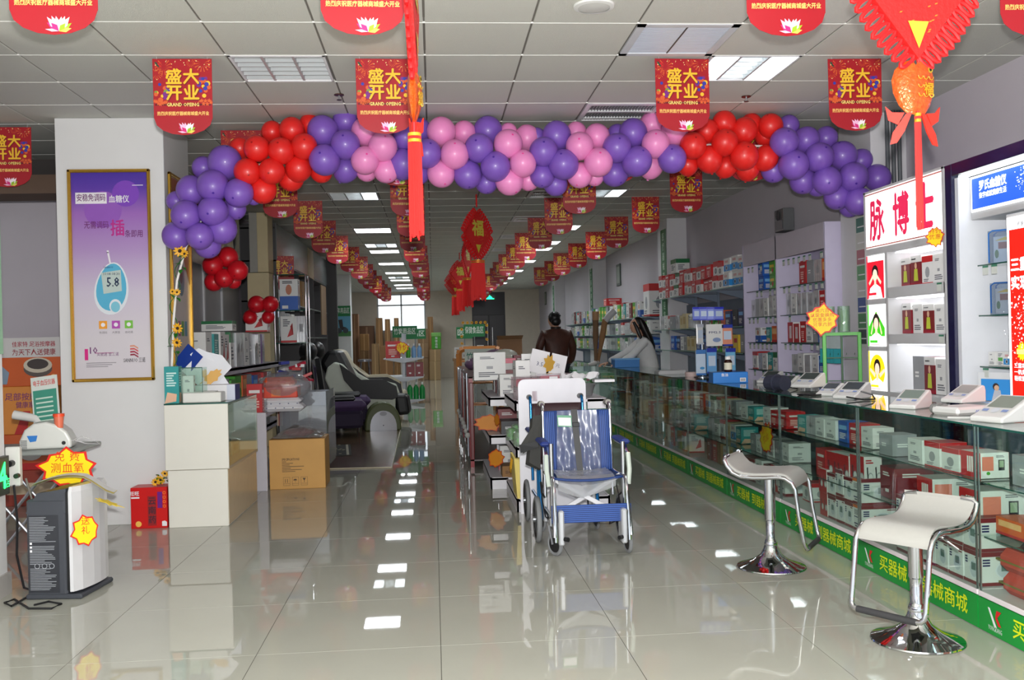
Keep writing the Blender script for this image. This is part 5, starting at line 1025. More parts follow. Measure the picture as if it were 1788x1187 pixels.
g = MB(); g.disc(0, 0, .035, M(60, 130, 110, .4), face((-.05, -.05, .19), (1, 0, .25), (0, 1, 0)), .004, 18, .7); g.build('button', t)
g = MB(); T = FRONT(0, -.1015, 0); g.poly([(-.12, .1), (-.05, .1), (-.06, .06), (-.1, .055)], M(40, 120, 200, .4), T, .002)
for k in range(7): g.rect(-.16, -.12, .01+.009*k, .014+.009*k, DGREY, T, .001)
g.disc(.12, .04, .014, BLACK, T, .002, 12); g.build('printed_label', t)
g = MB(); g.ring([(.17, -.08, .05), (.24, -.1, .08), (.33, -.08, .04), (.34, 0, .01), (.24, .04, .015), (.16, 0, .05)], .004, glass(235, 235, 235, .2, op=.4), 6); g.build('air_tube', t); t.scale = (.88, .88, .88); t.location.x = W(80, 780, 'y', 6.2).x
t = thing('teal_price_stand', 'slanted teal and white printed price board behind the nebuliser', 'sign', (W(82, 745, 'y', 6.5).x, 6.5, TB-.02), 0); g = MB(); T = face((0, 0, .24), (1, 0, .12), (-.12, .18, 1)); g.prism([(-.085, -.24), (.085, -.24), (.085, .23), (-.085, .23)], .006, M(205, 212, 206, .5), T); g.build('board', t); g = MB(); g.rect(-.075, .075, -.22, .14, M(60, 140, 120, .5), T, .008)
g.text('电子血压仪器', .04, 0, .185, M(200, 60, 60, .5), T, .009, .01, w=.14); [g.rect(-.06, .05, .08-.03*k, .09-.03*k, M(190, 214, 200, .5), T, .009) for k in range(6)]; g.build('printed_label', t)
t = thing('orange_cup', 'clear cup with orange lid beside the nebuliser', 'cup', (W(103, 745, 'y', 6.2).x, 6.2, TB+.1)); g = MB(); g.lathe([(.0, 0), (.022, 0), (.03, .1), (.03, .102)], M(230, 120, 90, .3), 16); g.build('cup_body', t); g = MB(); g.lathe([(.034, .1), (.034, .118), (0, .12)], M(240, 80, 40, .4), 16); g.build('lid', t)
t = thing('desk_arm_device', 'white arm shaped device behind the nebuliser on the folding table', 'device', (-2.66, 6.5, TB)); g = MB(); g.ring([(.12, 0, 0), (.1, 0, .1), (.04, 0, .17), (-.1, 0, .2)], [.03, .03, .028, .03], M(220, 220, 216, .35), 10); g.build('arm', t); g = MB(); g.box(-.02, .16, -.06, .06, 0, .02, M(210, 210, 206, .4), b=.006); g.build('base', t)
# cartons in the recess
def printed_carton(loc, w, d, h, c1, label, seed, rz=0):
    t = thing('appliance_carton', label, 'carton', loc, rz); g = MB(); g.box(-w/2, w/2, -d/2, d/2, 0, h, M(*c1, .5), b=.004); g.build('body', t); g = MB(); T = FRONT(0, -d/2-.0015, 0); q = random.Random(seed); return t, g, T
t, g, T = printed_carton((-3.5, 8.75, 1.035), .56, .4, .42, (206, 92, 34), 'orange and white carton picturing a foot spa, top of the recess stack', 1)
g.rect(-.28, .28, .25, .42, M(210, 208, 206, .5), T, .0005); g.text('佳家特 足浴按摩器', .05, .05, .36, M(170, 40, 60, .5), T, .001, .01, w=.36); g.text('为天下人送健康', .06, .05, .29, M(150, 30, 40, .5), T, .001, .01, w=.36)
g.disc(.08, .15, .12, M(90, 80, 74, .4), T, .001, 20, .6); g.disc(.08, .18, .12, M(206, 196, 176, .4), T, .0015, 20, .55); g.disc(.08, .19, .09, M(60, 50, 46, .4), T, .002, 20, .5); g.disc(.21, .07, .03, M(240, 190, 110, .4), T, .001, 12); g.poly([(-.28, .02), (-.18, .02), (-.16, .12), (-.24, .2), (-.28, .2)], M(130, 150, 170, .5), T, .001); g.build('printed_label', t)
t, g, T = printed_carton((-3.53, 8.75, .62), .5, .4, .414, (220, 140, 60), 'yellow-orange carton with purple lettering under the foot spa carton', 2)
g.text('足部按摩器', .07, .0, .32, M(130, 60, 110, .5), T, .001, .01, w=.34); g.text('健康家庭版', .06, .05, .25, M(130, 60, 110, .5), T, .001, .01, w=.26); g.rect(.08, .25, .36, .4, M(200, 30, 40, .5), T, .001); g.poly([(-.1, 0), (-.02, .2), (.04, .2), (0, 0)], M(190, 40, 40, .5), T, .001); g.build('printed_label', t)
t, g, T = printed_carton((-3.5, 8.75, .31), .56, .4, .308, (200, 90, 40), 'red-orange carton with a round appliance picture, third in the recess stack', 3); g.disc(0, .15, .1, M(200, 196, 190, .4), T, .001, 18, .7); g.rect(-.28, .28, 0, .06, M(180, 30, 30, .5), T, .001); g.build('printed_label', t)
t, g, T = printed_carton((-3.5, 8.75, 0), .56, .42, .308, (150, 60, 44), 'dull red-brown carton at the bottom of the recess stack', 4); g.rect(-.2, .2, .1, .2, M(200, 180, 150, .5), T, .001); g.build('printed_label', t)
# underside of a staircase in the recess
g = MB(); BRN = M(96, 76, 62, .7); g.add([(-6, 8.3, 3.09), (-2.83, 8.3, 3.09), (-2.83, 8.3, 2.35), (-3.2, 8.3, 2.1), (-6, 8.3, .9), (-6, 9.39, 3.09), (-2.83, 9.39, 3.09), (-2.83, 9.39, 2.9), (-3.2, 9.39, 2.62), (-6, 9.39, 1.3)], [(2, 3, 8, 7), (3, 4, 9, 8)], M(170, 164, 170, .7)); 
g = MB(); g.box(-4.6, -2.83, 7.9, 8.3, 2.6, 2.75, BRN, T=Matrix.Translation((0, 0, 0))); g.box(-4.4, -2.83, 8.3, 9.38, 2.78, 2.95, M(60, 56, 54, .8)); g.build('trim_1', kind='structure', label='dark brown beam over the side recess')
# ================================================================ goods along the left wall
LILG = M(196, 192, 200, .5)
t = thing('slat_wall_unit', 'grey wall panelling with white vertical strips behind the boxed goods', 'panelling', (-2.58, 10.2, 0)); g = MB(); g.box(0, .04, -2, 2.6, 0, 2.45, M(150, 150, 152, .35)); g.build('back_panel', t)
for y in (-1.95, -1.2, -.3, .6, 1.5): g = MB(); g.box(.04, .06, y, y+.05, 0, 2.45, M(205, 205, 208, .4)); g.build('upright', t)
for z in (1.12, .75, .4): g = MB(); g.box(.04, .62, -1.9, 2.5, z-.025, z, LILG); g.box(.6, .62, -1.9, 2.5, z-.06, z, M(190, 186, 196, .4)); g.build('shelf', t)
def lrow(styles, x, y0, z, w, d, h, step, where, grp, stack=1, jig=.01): row(styles, x, y0, z, step, where, grp, w, d, h, jig, stack=stack)
lrow(['white', 'teal', 'hair', 'hair', 'greenwhite', 'silver', 'silver', 'white', 'grey', 'silver', 'purple', 'silver'], -2.14, 8.75, 1.121, .22, .22, .34, .03, 'box along the top of the left shelf unit', 'tall boxes on top of the left shelf unit')
pbox('greenwhite', .3, .2, .1, (-2.14, 9.75, 1.49), 0, 'white box with green lid lying on the tall boxes of the left shelf', None)
pbox('hair', .24, .2, .22, (-2.0, 11.1, 1.49), 0, 'white box with leaf print standing on the tall boxes by the red balloons', None)
lrow(['red', 'grey', 'green', 'green', 'orange', 'grey', 'blue', 'red', 'whitered', 'silver'], -2.1, 8.8, .751, .25, .25, .27, .05, 'box on the middle of the left shelf unit', 'boxes on the middle of the left shelf unit')
lrow(['grey', 'brown', 'darkred', 'white', 'navy', 'brown', 'grey'], -2.1, 8.85, .401, .3, .25, .22, .1, 'box on the low shelf of the left unit', 'boxes on the low shelf of the left unit')
# end gondola in front of it with red boxes, bagged goods
t = thing('low_white_gondola', 'low lilac-white shelf end with a clear acrylic tray behind the big carton', 'shelf', (-1.75, 9.75, 0)); g = MB(); g.box(-.02, .2, -.86, -.83, 0, .72, LILG, b=.003); g.build('end_panel', t); g = MB(); g.box(-.35, .15, -.8, .9, .0, .1, LILG); g.box(-.3, .2, -.82, .9, .68, .7, LILG); g.box(-.35, -.3, -.82, .9, 0, .7, LILG); g.build('shelf_body', t)
g = MB(); ac = glass(225, 228, 232, .2, op=.18)
g.box(.66, .664, -.1, .75, .1, .86, ac); g.box(.2, .664, -.1, -.096, .3, .86, ac); g.box(.2, .664, .3, .304, .1, .86, ac); g.build('acrylic_panel', t)
pbox('red', .14, .1, .28, (-1.66, 9.0, .702), .0, 'bright red box at the near end of the low gondola beside the white cabinet', None)
pbox('red', .2, .1, .3, (-1.95, 9.05, 1.03+.0), .0, 'bright red upright box above the white and navy carton', None) if False else None
pbox('grey', .16, .1, .27, (-1.62, 9.3, .702), 0, 'grey boxed sandals right of the bright red box on the low gondola', None)
t = thing('bagged_cushion', 'orange packed cushion in a clear bag on the low gondola', 'bag', (-1.46, 9.3, .835)); SCL = .72; g = MB(); g.box(-.24, .18, -.15, .15, .13, .27, M(226, 84, 40, .5, bump=.2), b=.05); g.box(-.22, .22, -.16, .16, 0, .15, M(214, 60, 24, .4), b=.01); g.build('cushion', t)
g = MB(); g.box(-.12, .0, -.162, -.16, .02, .11, M(230, 120, 50, .5)); g.build('printed_label', t); g = MB(); g.ball((0.02, 0, .14), 1, glass(228, 232, 236, .25, op=.15), 20, 12, sc=(.36, .2, .2)); g.build('clear_bag', t); t.scale = (.72, .72, .72)
t = thing('bagged_blanket', 'white patterned blanket in clear wrap under the orange cushion', 'bag', (-1.44, 9.3, .703)); g = MB(); g.box(-.27, .28, -.18, .18, 0, .12, M(222, 222, 226, .6, bump=.3), b=.05); g.box(-.26, .25, -.17, .17, .12, .22, M(226, 226, 230, .6, bump=.3), b=.045); g.build('folded_blanket', t); g = MB()
for k in range(8): g.star(-.22+.06*k, .06+.07*(k % 2), .014, .006, 5, M(50, 60, 110, .5), FRONT(0, -.182, 0), 0)
g.build('pattern', t); t.scale = (.68, .7, .6)
t = thing('boxed_first_aid', 'pile of red and white small packs behind the orange cushion', 'packs', (-1.55, 10.4, .702)); g = MB(); q = random.Random(7)
for k in range(12): g.box(-.07, .07, -.05, .05, 0, .04, M(*q.choice([(200, 40, 40), (226, 226, 226), (190, 30, 60), (60, 70, 160)]), .4), T=Matrix.Translation((q.uniform(-.15, .3), q.uniform(-.1, .1), .3+.035*k*.6)) @ Matrix.Rotation(q.uniform(-.6, .6), 4, 'Z') @ Matrix.Rotation(q.uniform(-.4, .4), 4, 'Y'), b=.004)
g.box(-.2, .35, -.15, .15, 0, .3, M(150, 150, 156, .4)); g.build('packs', t, kind='stuff'); t.scale = (.7, .7, .8)
# large carton with wrapped pink thing
t = thing('large_carton', 'big brown shipping carton with printed symbols standing on the tiles', 'carton', (-1.29, 9.2, 0), .02); CB = M(206, 156, 84, .6, noise=.1, sc=5); g = MB(); g.box(-.255, .255, -.25, .2, 0, .46, CB, b=.004); g.build('body', t)
g = MB(); T = FRONT(0, -.2515, 0); BK = M(80, 60, 40, .6); g.text('SPECIFICATIONS', .03, -.06, .275, BK, T, .001, .02, w=.16)
for k in range(7): g.rect(-.14, -.14+(.04, .1, .07, .2, .08, .18, .12)[k], .252-.015*k, .257-.015*k, BK, T, .001)
for k in range(3):
    x = -.1+.08*k
    for a in ((x-.03, x+.03, .05, .052), (x-.03, x+.03, .11, .112), (x-.03, x-.028, .035, .112), (x+.028, x+.03, .035, .112), (x-.03, x+.03, .033, .035)): g.rect(*a, BK, T, .001)
g.rect(-.115, -.11, .06, .095, BK, T, .001); g.rect(-.095, -.09, .06, .095, BK, T, .001); g.poly([(-.04, .08), (-.005, .08), (-.01, .09), (-.022, .095), (-.035, .09)], BK, T, .001); g.rect(-.023, -.021, .06, .08, BK, T, .001); g.poly([(.045, .1), (.075, .1), (.06, .075)], BK, T, .001); g.rect(.058, .062, .06, .078, BK, T, .001); g.build('printed_label', t)
g = MB(); g.box(-.257, .257, -.03, .03, .4585, .4615, M(210, 180, 120, .2)); g.build('packing_tape', t)
t = thing('wrapped_pink_bundle', 'pink bundle in crumpled clear plastic on top of the big carton', 'bag', (-1.3, 9.2, .462)); g = MB(); g.ball((0, 0, .04), 1, M(190, 70, 90, .6, bump=.3), 18, 10, sc=(.15, .12, .04)); g.build('bundle', t)
g = MB(); q = random.Random(2); V = []; N = 16
for i in range(N):
    for j in range(N):
        u, v = i/(N-1)*2-1, j/(N-1)*2-1; V.append((u*.23, v*.2, max(.003, .11*(1-max(abs(u), abs(v))**1.5)+q.uniform(-.008, .008))))
g.add(V, [(i*N+j, (i+1)*N+j, (i+1)*N+j+1, i*N+j+1) for i in range(N-1) for j in range(N-1)], glass(190, 186, 184, .3, ro=.15, op=.25), False); g.build('plastic_wrap', t)
# cream cupboard and dark shelving further along
CRM = M(206, 190, 150, .6)
t = thing('cream_column_casing', 'cream painted column casing with a wider lower block', 'casing', (-2.15, 13.0, 0)); g = MB(); g.box(-.14, .0, -.2, .2, 2.30, 3.09, CRM, b=.004); g.box(-.24, -.14, -.2, .2, 2.30, 3.09, M(160, 158, 150, .6)); g.build('upper_block', t); g = MB(); g.box(-.27, .01, -.25, .2, 0, 2.29, CRM, b=.004); g.build('lower_block', t)
DKW = M(58, 56, 58, .5)
t = thing('dark_wall_cabinet', 'tall dark wall cabinet row with glass fronted shelves along the left wall', 'cabinet', (-2.12, 16.3, 0)); g = MB(); g.box(-.6, -.55, -3.05, 3.1, 0, 3.08, DKW)
for y in (-3.05, -.9, 1.0, 3.08): g.box(-.6, 0, y, y+.03, 0, 3.0, DKW)
g.build('carcass', t)
for z in (2.95, 2.5, 1.95, 1.45, .95, .4): g = MB(); g.box(-.58, .0, -3.05, 3.1, z-.02, z, M(96, 100, 100, .3)); g.build('shelf', t)
g = MB(); g.box(.0, .012, -3.05, 3.1, 2.5, 3.0, M(110, 116, 116, .25, .2)); g.build('fascia', t); g = MB(); g.box(.0, .02, .2, .9, 2.48, 2.98, M(150, 130, 96, .5)); g.box(.0, .02, 2.0, 2.8, 1.5, 2.45, M(120, 96, 70, .5)); g.build('brown_door', t, label='brown door panel')
g = MB(); g.box(.0, .2, 3.1, 3.25, 0, 3.08, M(16, 14, 16, .5)); g.build('end_post', t, label='black end post')
lrow(['whiteblue', 'white', 'silver', 'silver', None, 'brown', 'silver'], -2.3, 13.45, 1.951, .3, .25, .44, .25, 'box on the upper shelf of the dark cabinet', 'boxes on the upper shelf of the dark cabinet')
lrow(['hair', 'silver', 'silver', 'white', None, 'silver'], -2.3, 13.45, 1.451, .26, .25, .38, .25, 'box on the middle shelf of the dark cabinet', 'boxes on the middle shelf of the dark cabinet')
for i in range(2):
    t = thing('dark_bottle', ('near' if i == 0 else 'far')+' dark bottle with white label on the top shelf of the dark cabinet', 'bottle', (-2.25, 13.8+.3*i, 2.501)); g = MB(); g.lathe([(0, 0), (.07, 0), (.07, .2), (.03, .27), (.03, .33), (0, .33)], M(40, 42, 48, .2), 14); g.build('glass_body', t); g = MB(); g.lathe([(.071, .04), (.071, .17)], M(215, 215, 215, .5), 14); g.build('paper_label', t)
t = thing('calligraphy_scroll', 'grey glass panel with dark blue feather shapes behind the left balloons', 'panel', (-2.4, 10.6, 2.4)); g = MB(); g.box(-.02, .0, -.9, 1.6, -.2, .66, M(110, 116, 110, .2)); g.build('glass_sheet', t); g = MB(); T = RIGHTW(.002, 0, 0); q = random.Random(9)
for k in range(26):
    x = q.uniform(-.8, 1.5); y = q.uniform(-.1, .3); g.poly([(x, y-.15), (x+.03, y), (x+.005, y+.3), (x-.03, y+.05)], M(*q.choice([(40, 46, 70), (50, 54, 60), (30, 36, 56)]), .4), T, .001)
g.build('feather_print', t, kind='stuff')
# wooden mat platform
t = thing('wood_floor_mat', 'glossy brown wood-look mat laid over the tiles under the massage chairs', 'mat', (0, 0, 0)); WDM = M(104, 84, 66, .16, noise=.3, sc=4); g = MB()
g.prism([(-1.75, 10.3), (-.47, 10.17), (-.62, 20.5), (-2.2, 20.5)], .008, WDM, None, .0); g.build('sheet', t); g = MB(); g.ring([(-1.75, 10.3, .008), (-.47, 10.17, .008), (-.62, 20.5, .008)], .006, M(196, 186, 160, .4), 6); g.build('edge_strip', t)
t = thing('small_patterned_rug', 'small black and cream patterned rug on the wood mat', 'rug', (-1.35, 11.9, .009), .1); g = MB(); g.box(-.28, .3, -.6, .6, 0, .008, M(38, 38, 36, .9)); g.build('pile', t); g = MB(); q = random.Random(3)
for a in (-.25, .24): g.box(a, a+.03, -.56, .56, .0085, .01, M(170, 166, 150, .9))
g.box(-.1, .12, -.3, .3, .0085, .01, M(150, 140, 70, .9))
for k in range(30): x, y = q.uniform(-.2, .2), q.uniform(-.55, .55); g.box(x, x+.03, y, y+.04, .009, .0105, M(150, 146, 120, .9))
g.build('pattern', t, kind='stuff')
# foot massager
t = thing('foot_massager', 'olive and silver arched foot massager on the wood mat', 'massager', (-.8, 14.55, .009), .12); OL = M(84, 92, 52, .5)
def arch(x0, h, y0, y1, mt, r0=.0, n=14, wmul=1.0):
    V = []
    for yv in (y0, y1):
        for i in range(n+1): a = PI*i/n; V.append((x0*math.cos(a), yv, h*abs(math.sin(a))**.75))
    m_ = n+1; g.add(V, [tuple(range(m_))[::-1], tuple(range(m_, 2*m_))]+[(i, i+1, m_+i+1, m_+i) for i in range(n)]+[(0, m_, 2*m_-1, n)], mt, False)
g = MB(); arch(.27, .42, -.2, .25, OL); o = g.build('body', t); bv = o.modifiers.new('b', 'BEVEL'); bv.width = .02; bv.segments = 2
g = MB(); arch(.2, .30, -.215, -.2, M(206, 206, 212, .15, .2)); g.build('silver_face', t); g = MB(); g.disc(-.0, .08, .008, BLACK, FRONT(0, -.217, 0)); g.disc(0, .255, .055, M(150, 150, 156, .3), FRONT(0, -.2165, 0), 0, 16, .6); g.build('button', t)
g = MB(); g.add([(.12, -.19, .38), (.25, -.19, .2), (.27, .2, .2), (.14, .2, .38)], [(0, 1, 2, 3)], M(196, 190, 110, .4)); g.build('cushion_flap', t)
# purple sofas with black massage seats
def sofa(loc, rz, label, s=1):
    t = thing('purple_massage_sofa', label, 'sofa', loc, rz); PUR = M(72, 52, 92, .8, bump=.15, sc=40); PD = M(44, 34, 58, .8, bump=.15, sc=40)
    g = MB(); g.box(-.35, .45, -.38, .38, .12, .36, PD, b=.04); g.build('base', t); g = MB(); g.box(-.3, .5, -.37, .37, .36, .5, PUR, b=.06); g.build('seat', t)
    g = MB(); g.box(-.5, -.3, -.36, .36, .3, 1.05, PD, b=.08); g.build('backrest', t)
    g = MB(); g.box(-.3, -.12, -.27, .27, .5, 1.2, BLACK, b=.07, T=Matrix.Rotation(-.12, 4, 'Y')); g.ball((-.3, 0, 1.22), 1, BLACK, 16, 10, sc=(.13, .2, .14)); g.box(-.2, .35, -.27, .27, .5, .56, BLACK, b=.025); g.build('massage_pad', t)
    for a in (-.28, .38):
        for b_ in (-.3, .3): g = MB(); g.cyl((a, b_, 0), (a, b_, .13), .018, CHROME, 8); g.build('leg', t)
    return t
sofa((-1.5, 13.9, .009), .1, 'nearer purple sofa with black massage pad on chrome legs'); sofa((-1.5, 14.9, .009), .08, 'second purple sofa just behind the nearer one')
def massage_chair(loc, rz, label, shell, pad):
    t = thing('massage_chair', label, 'armchair', loc, rz); SH = M(*shell, .35); PD = M(*pad, .45)
    def slab(pts, y0, y1, mt, nm, bev=.05):
        g = MB(); n = len(pts); g.add([(x, y0, z) for x, z in pts]+[(x, y1, z) for x, z in pts], [tuple(range(n)), tuple(range(n, 2*n))[::-1]]+[(i, n+i, n+(i+1) % n, (i+1) % n) for i in range(n)], mt, False); o = g.build(nm, t); bv = o.modifiers.new('b', 'BEVEL'); bv.width = bev; bv.segments = 3; bv.limit_method = 'ANGLE'; return o
    side = [(-.65, .75), (-.6, .93), (-.48, 1.02), (-.35, .98), (-.2, .8), (0, .68), (.25, .66), (.45, .6), (.5, .45), (.48, .08), (-.35, .08), (-.5, .4)]
    for y0, y1 in ((-.42, -.3), (.3, .42)): slab(side, y0, y1, SH, 'side_shell', .03)
    for y0, y1 in ((-.435, -.415), (.415, .435)): slab([(-.4, .99), (-.25, .88), (-.05, .72), (.3, .72), (.52, .6), (.55, .42), (.45, .38), (.1, .4), (-.15, .5), (-.33, .72)], y0, y1, PD, 'arm_pad', .008)
    slab([(-.75, 1.0), (-.62, 1.22), (-.42, 1.2), (-.2, .75), (-.1, .5), (-.35, .4), (-.6, .7)], -.29, .29, PD, 'backrest', .08); slab([(-.3, .35), (.42, .35), (.45, .5), (-.25, .55)], -.29, .29, PD, 'seat', .06)
    slab([(.45, .46), (.68, .44), (.72, .12), (.5, .1)], -.26, -.02, PD, 'leg_cup', .06); slab([(.45, .46), (.68, .44), (.72, .12), (.5, .1)], .02, .26, PD, 'leg_cup', .06); slab([(-.4, 0), (.4, 0), (.4, .1), (-.4, .1)], -.3, .3, DGREY, 'base', .02)
    return t
massage_chair((-1.12, 16.1, .009), -.05, 'large white and black massage chair behind the purple sofas', (198, 204, 190), (8, 8, 12)); massage_chair((-1.2, 17.6, .009), -.05, 'beige massage chair behind the white and black one', (190, 182, 164), (176, 168, 146))
t = thing('striped_neck_pad', 'rounded purple pad with orange and cream stripes beside the black chairs', 'cushion', (-1.62, 11.2, .702)); g = MB()
for k, (r, c) in enumerate(((.2, (210, 190, 170)), (.18, (190, 70, 40)), (.15, (210, 190, 170)), (.13, (70, 50, 90)))):
    g.prism([(r*math.cos(PI*i/14), r*1.2*math.sin(PI*i/14)) for i in range(15)]+[(-r, -.3), (r, -.3)], .04+.01*k, M(*c, .7), FRONT(0, 0, 0))
g.build('pad', t)
# ================================================================ goods at the far end
def carton(loc, w, d, h, label, c=(150, 116, 78), grp='brown cartons stacked at the back', taper=0, rz=0):
    t = thing('shipping_carton', label, 'carton', loc, rz, grp); g = MB(); m_ = M(*c, .7)
    if taper: V = [(-w/2, -d/2, 0), (w/2, -d/2, 0), (w/2, d/2, 0), (-w/2, d/2, 0), (-w/2*taper, -d/2, h), (w/2*taper, -d/2, h), (w/2*taper, d/2, h), (-w/2*taper, d/2, h)]; g.add(V, [(0, 3, 2, 1), (4, 5, 6, 7), (0, 1, 5, 4), (1, 2, 6, 5), (2, 3, 7, 6), (3, 0, 4, 7)], m_)
    else: g.box(-w/2, w/2, -d/2, d/2, 0, h, m_, b=.01)
    g.build('body', t); g = MB(); g.box(-.06*w, .06*w, -d/2-.003, -d/2, 0, h*.98, M(min(255, c[0]+36), min(255, c[1]+34), min(255, c[2]+26), .4)); g.build('packing_tape', t); return t
FYc = 28.0
def cpx(x0, x1, yt, y, label, z=0, c=(150, 112, 70), taper=0, zt=None):
    a, b_ = W(x0, yt, 'y', y), W(x1, yt, 'y', y); carton(((a.x+b_.x)/2, y+.22, z), b_.x-a.x, .42, (zt or a.z)-z-.002, label, c, taper=taper); return (zt or a.z)
cpx(654, 669, 555, 33.2, 'tall tapering carton, first under the window', taper=.7); cpx(670, 682, 557, 33.2, 'tall tapering carton, second under the window', taper=.7); cpx(686, 697, 555, 33.2, 'tall tapering carton behind the green sign', taper=.7); cpx(745, 757, 553, 33.2, 'tall tapering carton right of the window', taper=.8)
z1 = cpx(729, 748, 625, 32.2, 'bottom carton of the stack right of the window', c=(140, 112, 82)); z2 = cpx(729, 748, 599, 32.2, 'middle carton of the stack right of the window', z=z1, c=(146, 116, 84)); cpx(729, 748, 574, 32.2, 'open top carton of the stack right of the window', z=z2, c=(140, 108, 76))
z1 = cpx(750, 769, 631, 32.0, 'lower tan carton under the green bin', c=(156, 130, 92)); ZB = cpx(750, 769, 610, 32.0, 'upper tan carton under the green bin', z=z1, c=(160, 132, 94))
cpx(648, 661, 600, 31, 'pale tapering carton in front of the tall ones', taper=.85, c=(156, 124, 84)); cpx(663, 685, 604, 31, 'squat brown carton in front of the tall ones', c=(146, 106, 66))
cpx(627, 653, 569, 33.3, 'wide dark brown carton against the back wall', c=(110, 78, 56)); cpx(612, 625, 548, 32, 'tall narrow brown carton beside the sign pillar', c=(140, 100, 70)); z1 = cpx(628, 643, 612, 31.5, 'lower brown carton left of the tapering ones', c=(130, 96, 60)); cpx(628, 643, 583, 31.5, 'open brown carton stacked left of the tapering ones', z=z1, c=(150, 110, 64))
t = thing('green_bin', 'bright green bin with white characters on the tan cartons', 'bin', (W(762, 600, 'y', 32).x, 32.25, ZB+.001)); g = MB(); g.box(-.16, .16, -.15, .15, 0, .42, M(70, 160, 40, .5), b=.02); g.box(-.17, .17, -.16, .16, .42, .56, M(120, 180, 90, .5), b=.02); g.build('bin_body', t)
g = MB(); T = FRONT(0, -.165, 0); [g.text(ch, .09, 0, .37-.1*i, WHITE, T, .001, .01) for i, ch in enumerate('保健品柜')]; g.build('lettering', t)
# sign pillar
px_ = W(584, 600, 'y', 25).x; pw = W(613, 600, 'y', 25).x
g = MB(); g.box(px_, pw, 25, 25.5, 0, CZ-.002, PILM); g.build('wall_column_left', kind='structure')
def sign(loc, w, h, body, label, z=0, c=(16, 120, 62), rz=0):
    t = thing('green_area_sign', label, 'sign', loc, rz); g = MB(); g.box(-w/2, w/2, -.02, 0, -h/2, h/2, M(*c, .5)); g.build('board', t)
    if z: pp = MB(); pp.cyl((0, 0, -h/2), (0, 0, -loc[2]+.002), .012, STEEL, 8); pp.build('post', t)
    g = MB(); g.text(body, h, 0, 0, M(226, 236, 226, .5), FRONT(0, -.021, 0), .001, .012, w=w*.88, h=h*.55); g.build('lettering', t); return t
p = W(597, 543, 'y', 24.97); sign(p, .44, .27, '老年用品区', 'green sign for the seniors area on the sign pillar')
t = thing('wheelchair_poster', 'blue sky poster with a black wheelchair under the green pillar sign', 'poster', W(598, 569, 'y', 24.97)); g = MB(); g.box(-.215, .215, -.015, 0, -.27, .27, M(90, 160, 190, .5)); g.box(-.215, .215, -.016, -.015, -.27, -.14, M(60, 120, 60, .5)); g.build('sheet', t)
g = MB(); T = FRONT(0, -.018, 0); g.poly([(-.1, .16), (0, .17), (.02, -.02), (.1, -.04), (.12, -.16), (.06, -.12), (-.06, -.1)], BLACK, T, .001); [g.poly([(cx+.07*math.cos(2*PI*i/14), -.12+.07*math.sin(2*PI*i/14)) for i in range(14)], M(50, 60, 66, .5), T, .002) for cx in (-.08, .08)]; g.build('wheelchair_print', t)
# far product gondola with price board
gx = W(704, 640, 'y', 20).x
t = thing('product_gondola', 'grey T-shelf gondola of bottles and detergent at the end of the mat', 'shelf', (gx, 20.3, 0)); g = MB(); g.box(-.03, .03, -.03, .03, 0, 1.5, M(176, 180, 186, .4)); g.box(-.03, .03, 1.2, 1.26, 0, 1.5, M(176, 180, 186, .4)); g.build('upright', t)
for z in (.1, .58, .98): g = MB(); g.box(-.42, .42, -.05, 1.3, z-.02, z, M(186, 190, 196, .4)); g.add([(-.42, -.05, z-.02), (.42, -.05, z-.02), (.03, -.05, z-.1), (-.03, -.05, z-.1)], [(0, 1, 2, 3)], M(176, 180, 186, .4)); g.build('shelf', t)
def bottle(loc, h, r, c, label, grp, cap=(220, 220, 216)):
    t = thing('bottle', label, 'bottle', loc, 0, grp); g = MB(); g.lathe([(0, 0), (r, 0), (r, h*.65), (r*.4, h*.82), (r*.4, h*.86)], M(*c, .3), 10); g.build('bottle_body', t); g = MB(); g.lathe([(r*.45, h*.85), (r*.45, h), (0, h)], M(*cap, .4), 10); g.build('cap', t)
for i in range(3): bottle((gx+.12+.13*i, 20.35, .101), .36, .06, (20, 130, 60), 'green detergent bottle on the bottom shelf of the far gondola, %s from the left' % ordw[i], 'green detergent bottles')
for i in range(2): bottle((gx-.3+.15*i, 20.35, .101), .33, .055, (130, 40, 40), ('left' if i == 0 else 'right')+' dark red bottle on the bottom shelf of the far gondola', 'dark red bottles')
for i in range(2): pbox('darkred', .17, .2, .3, (gx+.14+.19*i, 20.4, .581), 0, ('left' if i == 0 else 'right')+' wine red box on the middle shelf of the far gondola', 'wine red boxes')
pbox('red', .3, .25, .36, (gx-.22, 20.4, .981), 0, 'bright red box on the top of the far gondola', None)
for i in range(3): bottle((gx+.1+.12*i, 20.4, .981), .3, .05, ((60, 160, 40), (110, 150, 190), (110, 150, 190))[i], ('green bottle', 'left blue-grey bottle', 'right blue-grey bottle')[i]+' on top of the far gondola', 'bottles on top of the far gondola')
starcard(Vector((gx-.02, 20.2, 1.2)), .34, .3, ['特价'], 'yellow star price card on top of the far gondola', n=12)
sign(Vector((gx+.0, 21.75, 1.55)), .56, .26, '竹炭用品区', 'green sign for bamboo charcoal goods above the far gondola', 1); sign(Vector((gx+.22, 22.4, 1.5)), .5, .24, '用品区', 'second green sign half hidden behind the bamboo charcoal sign', 1)
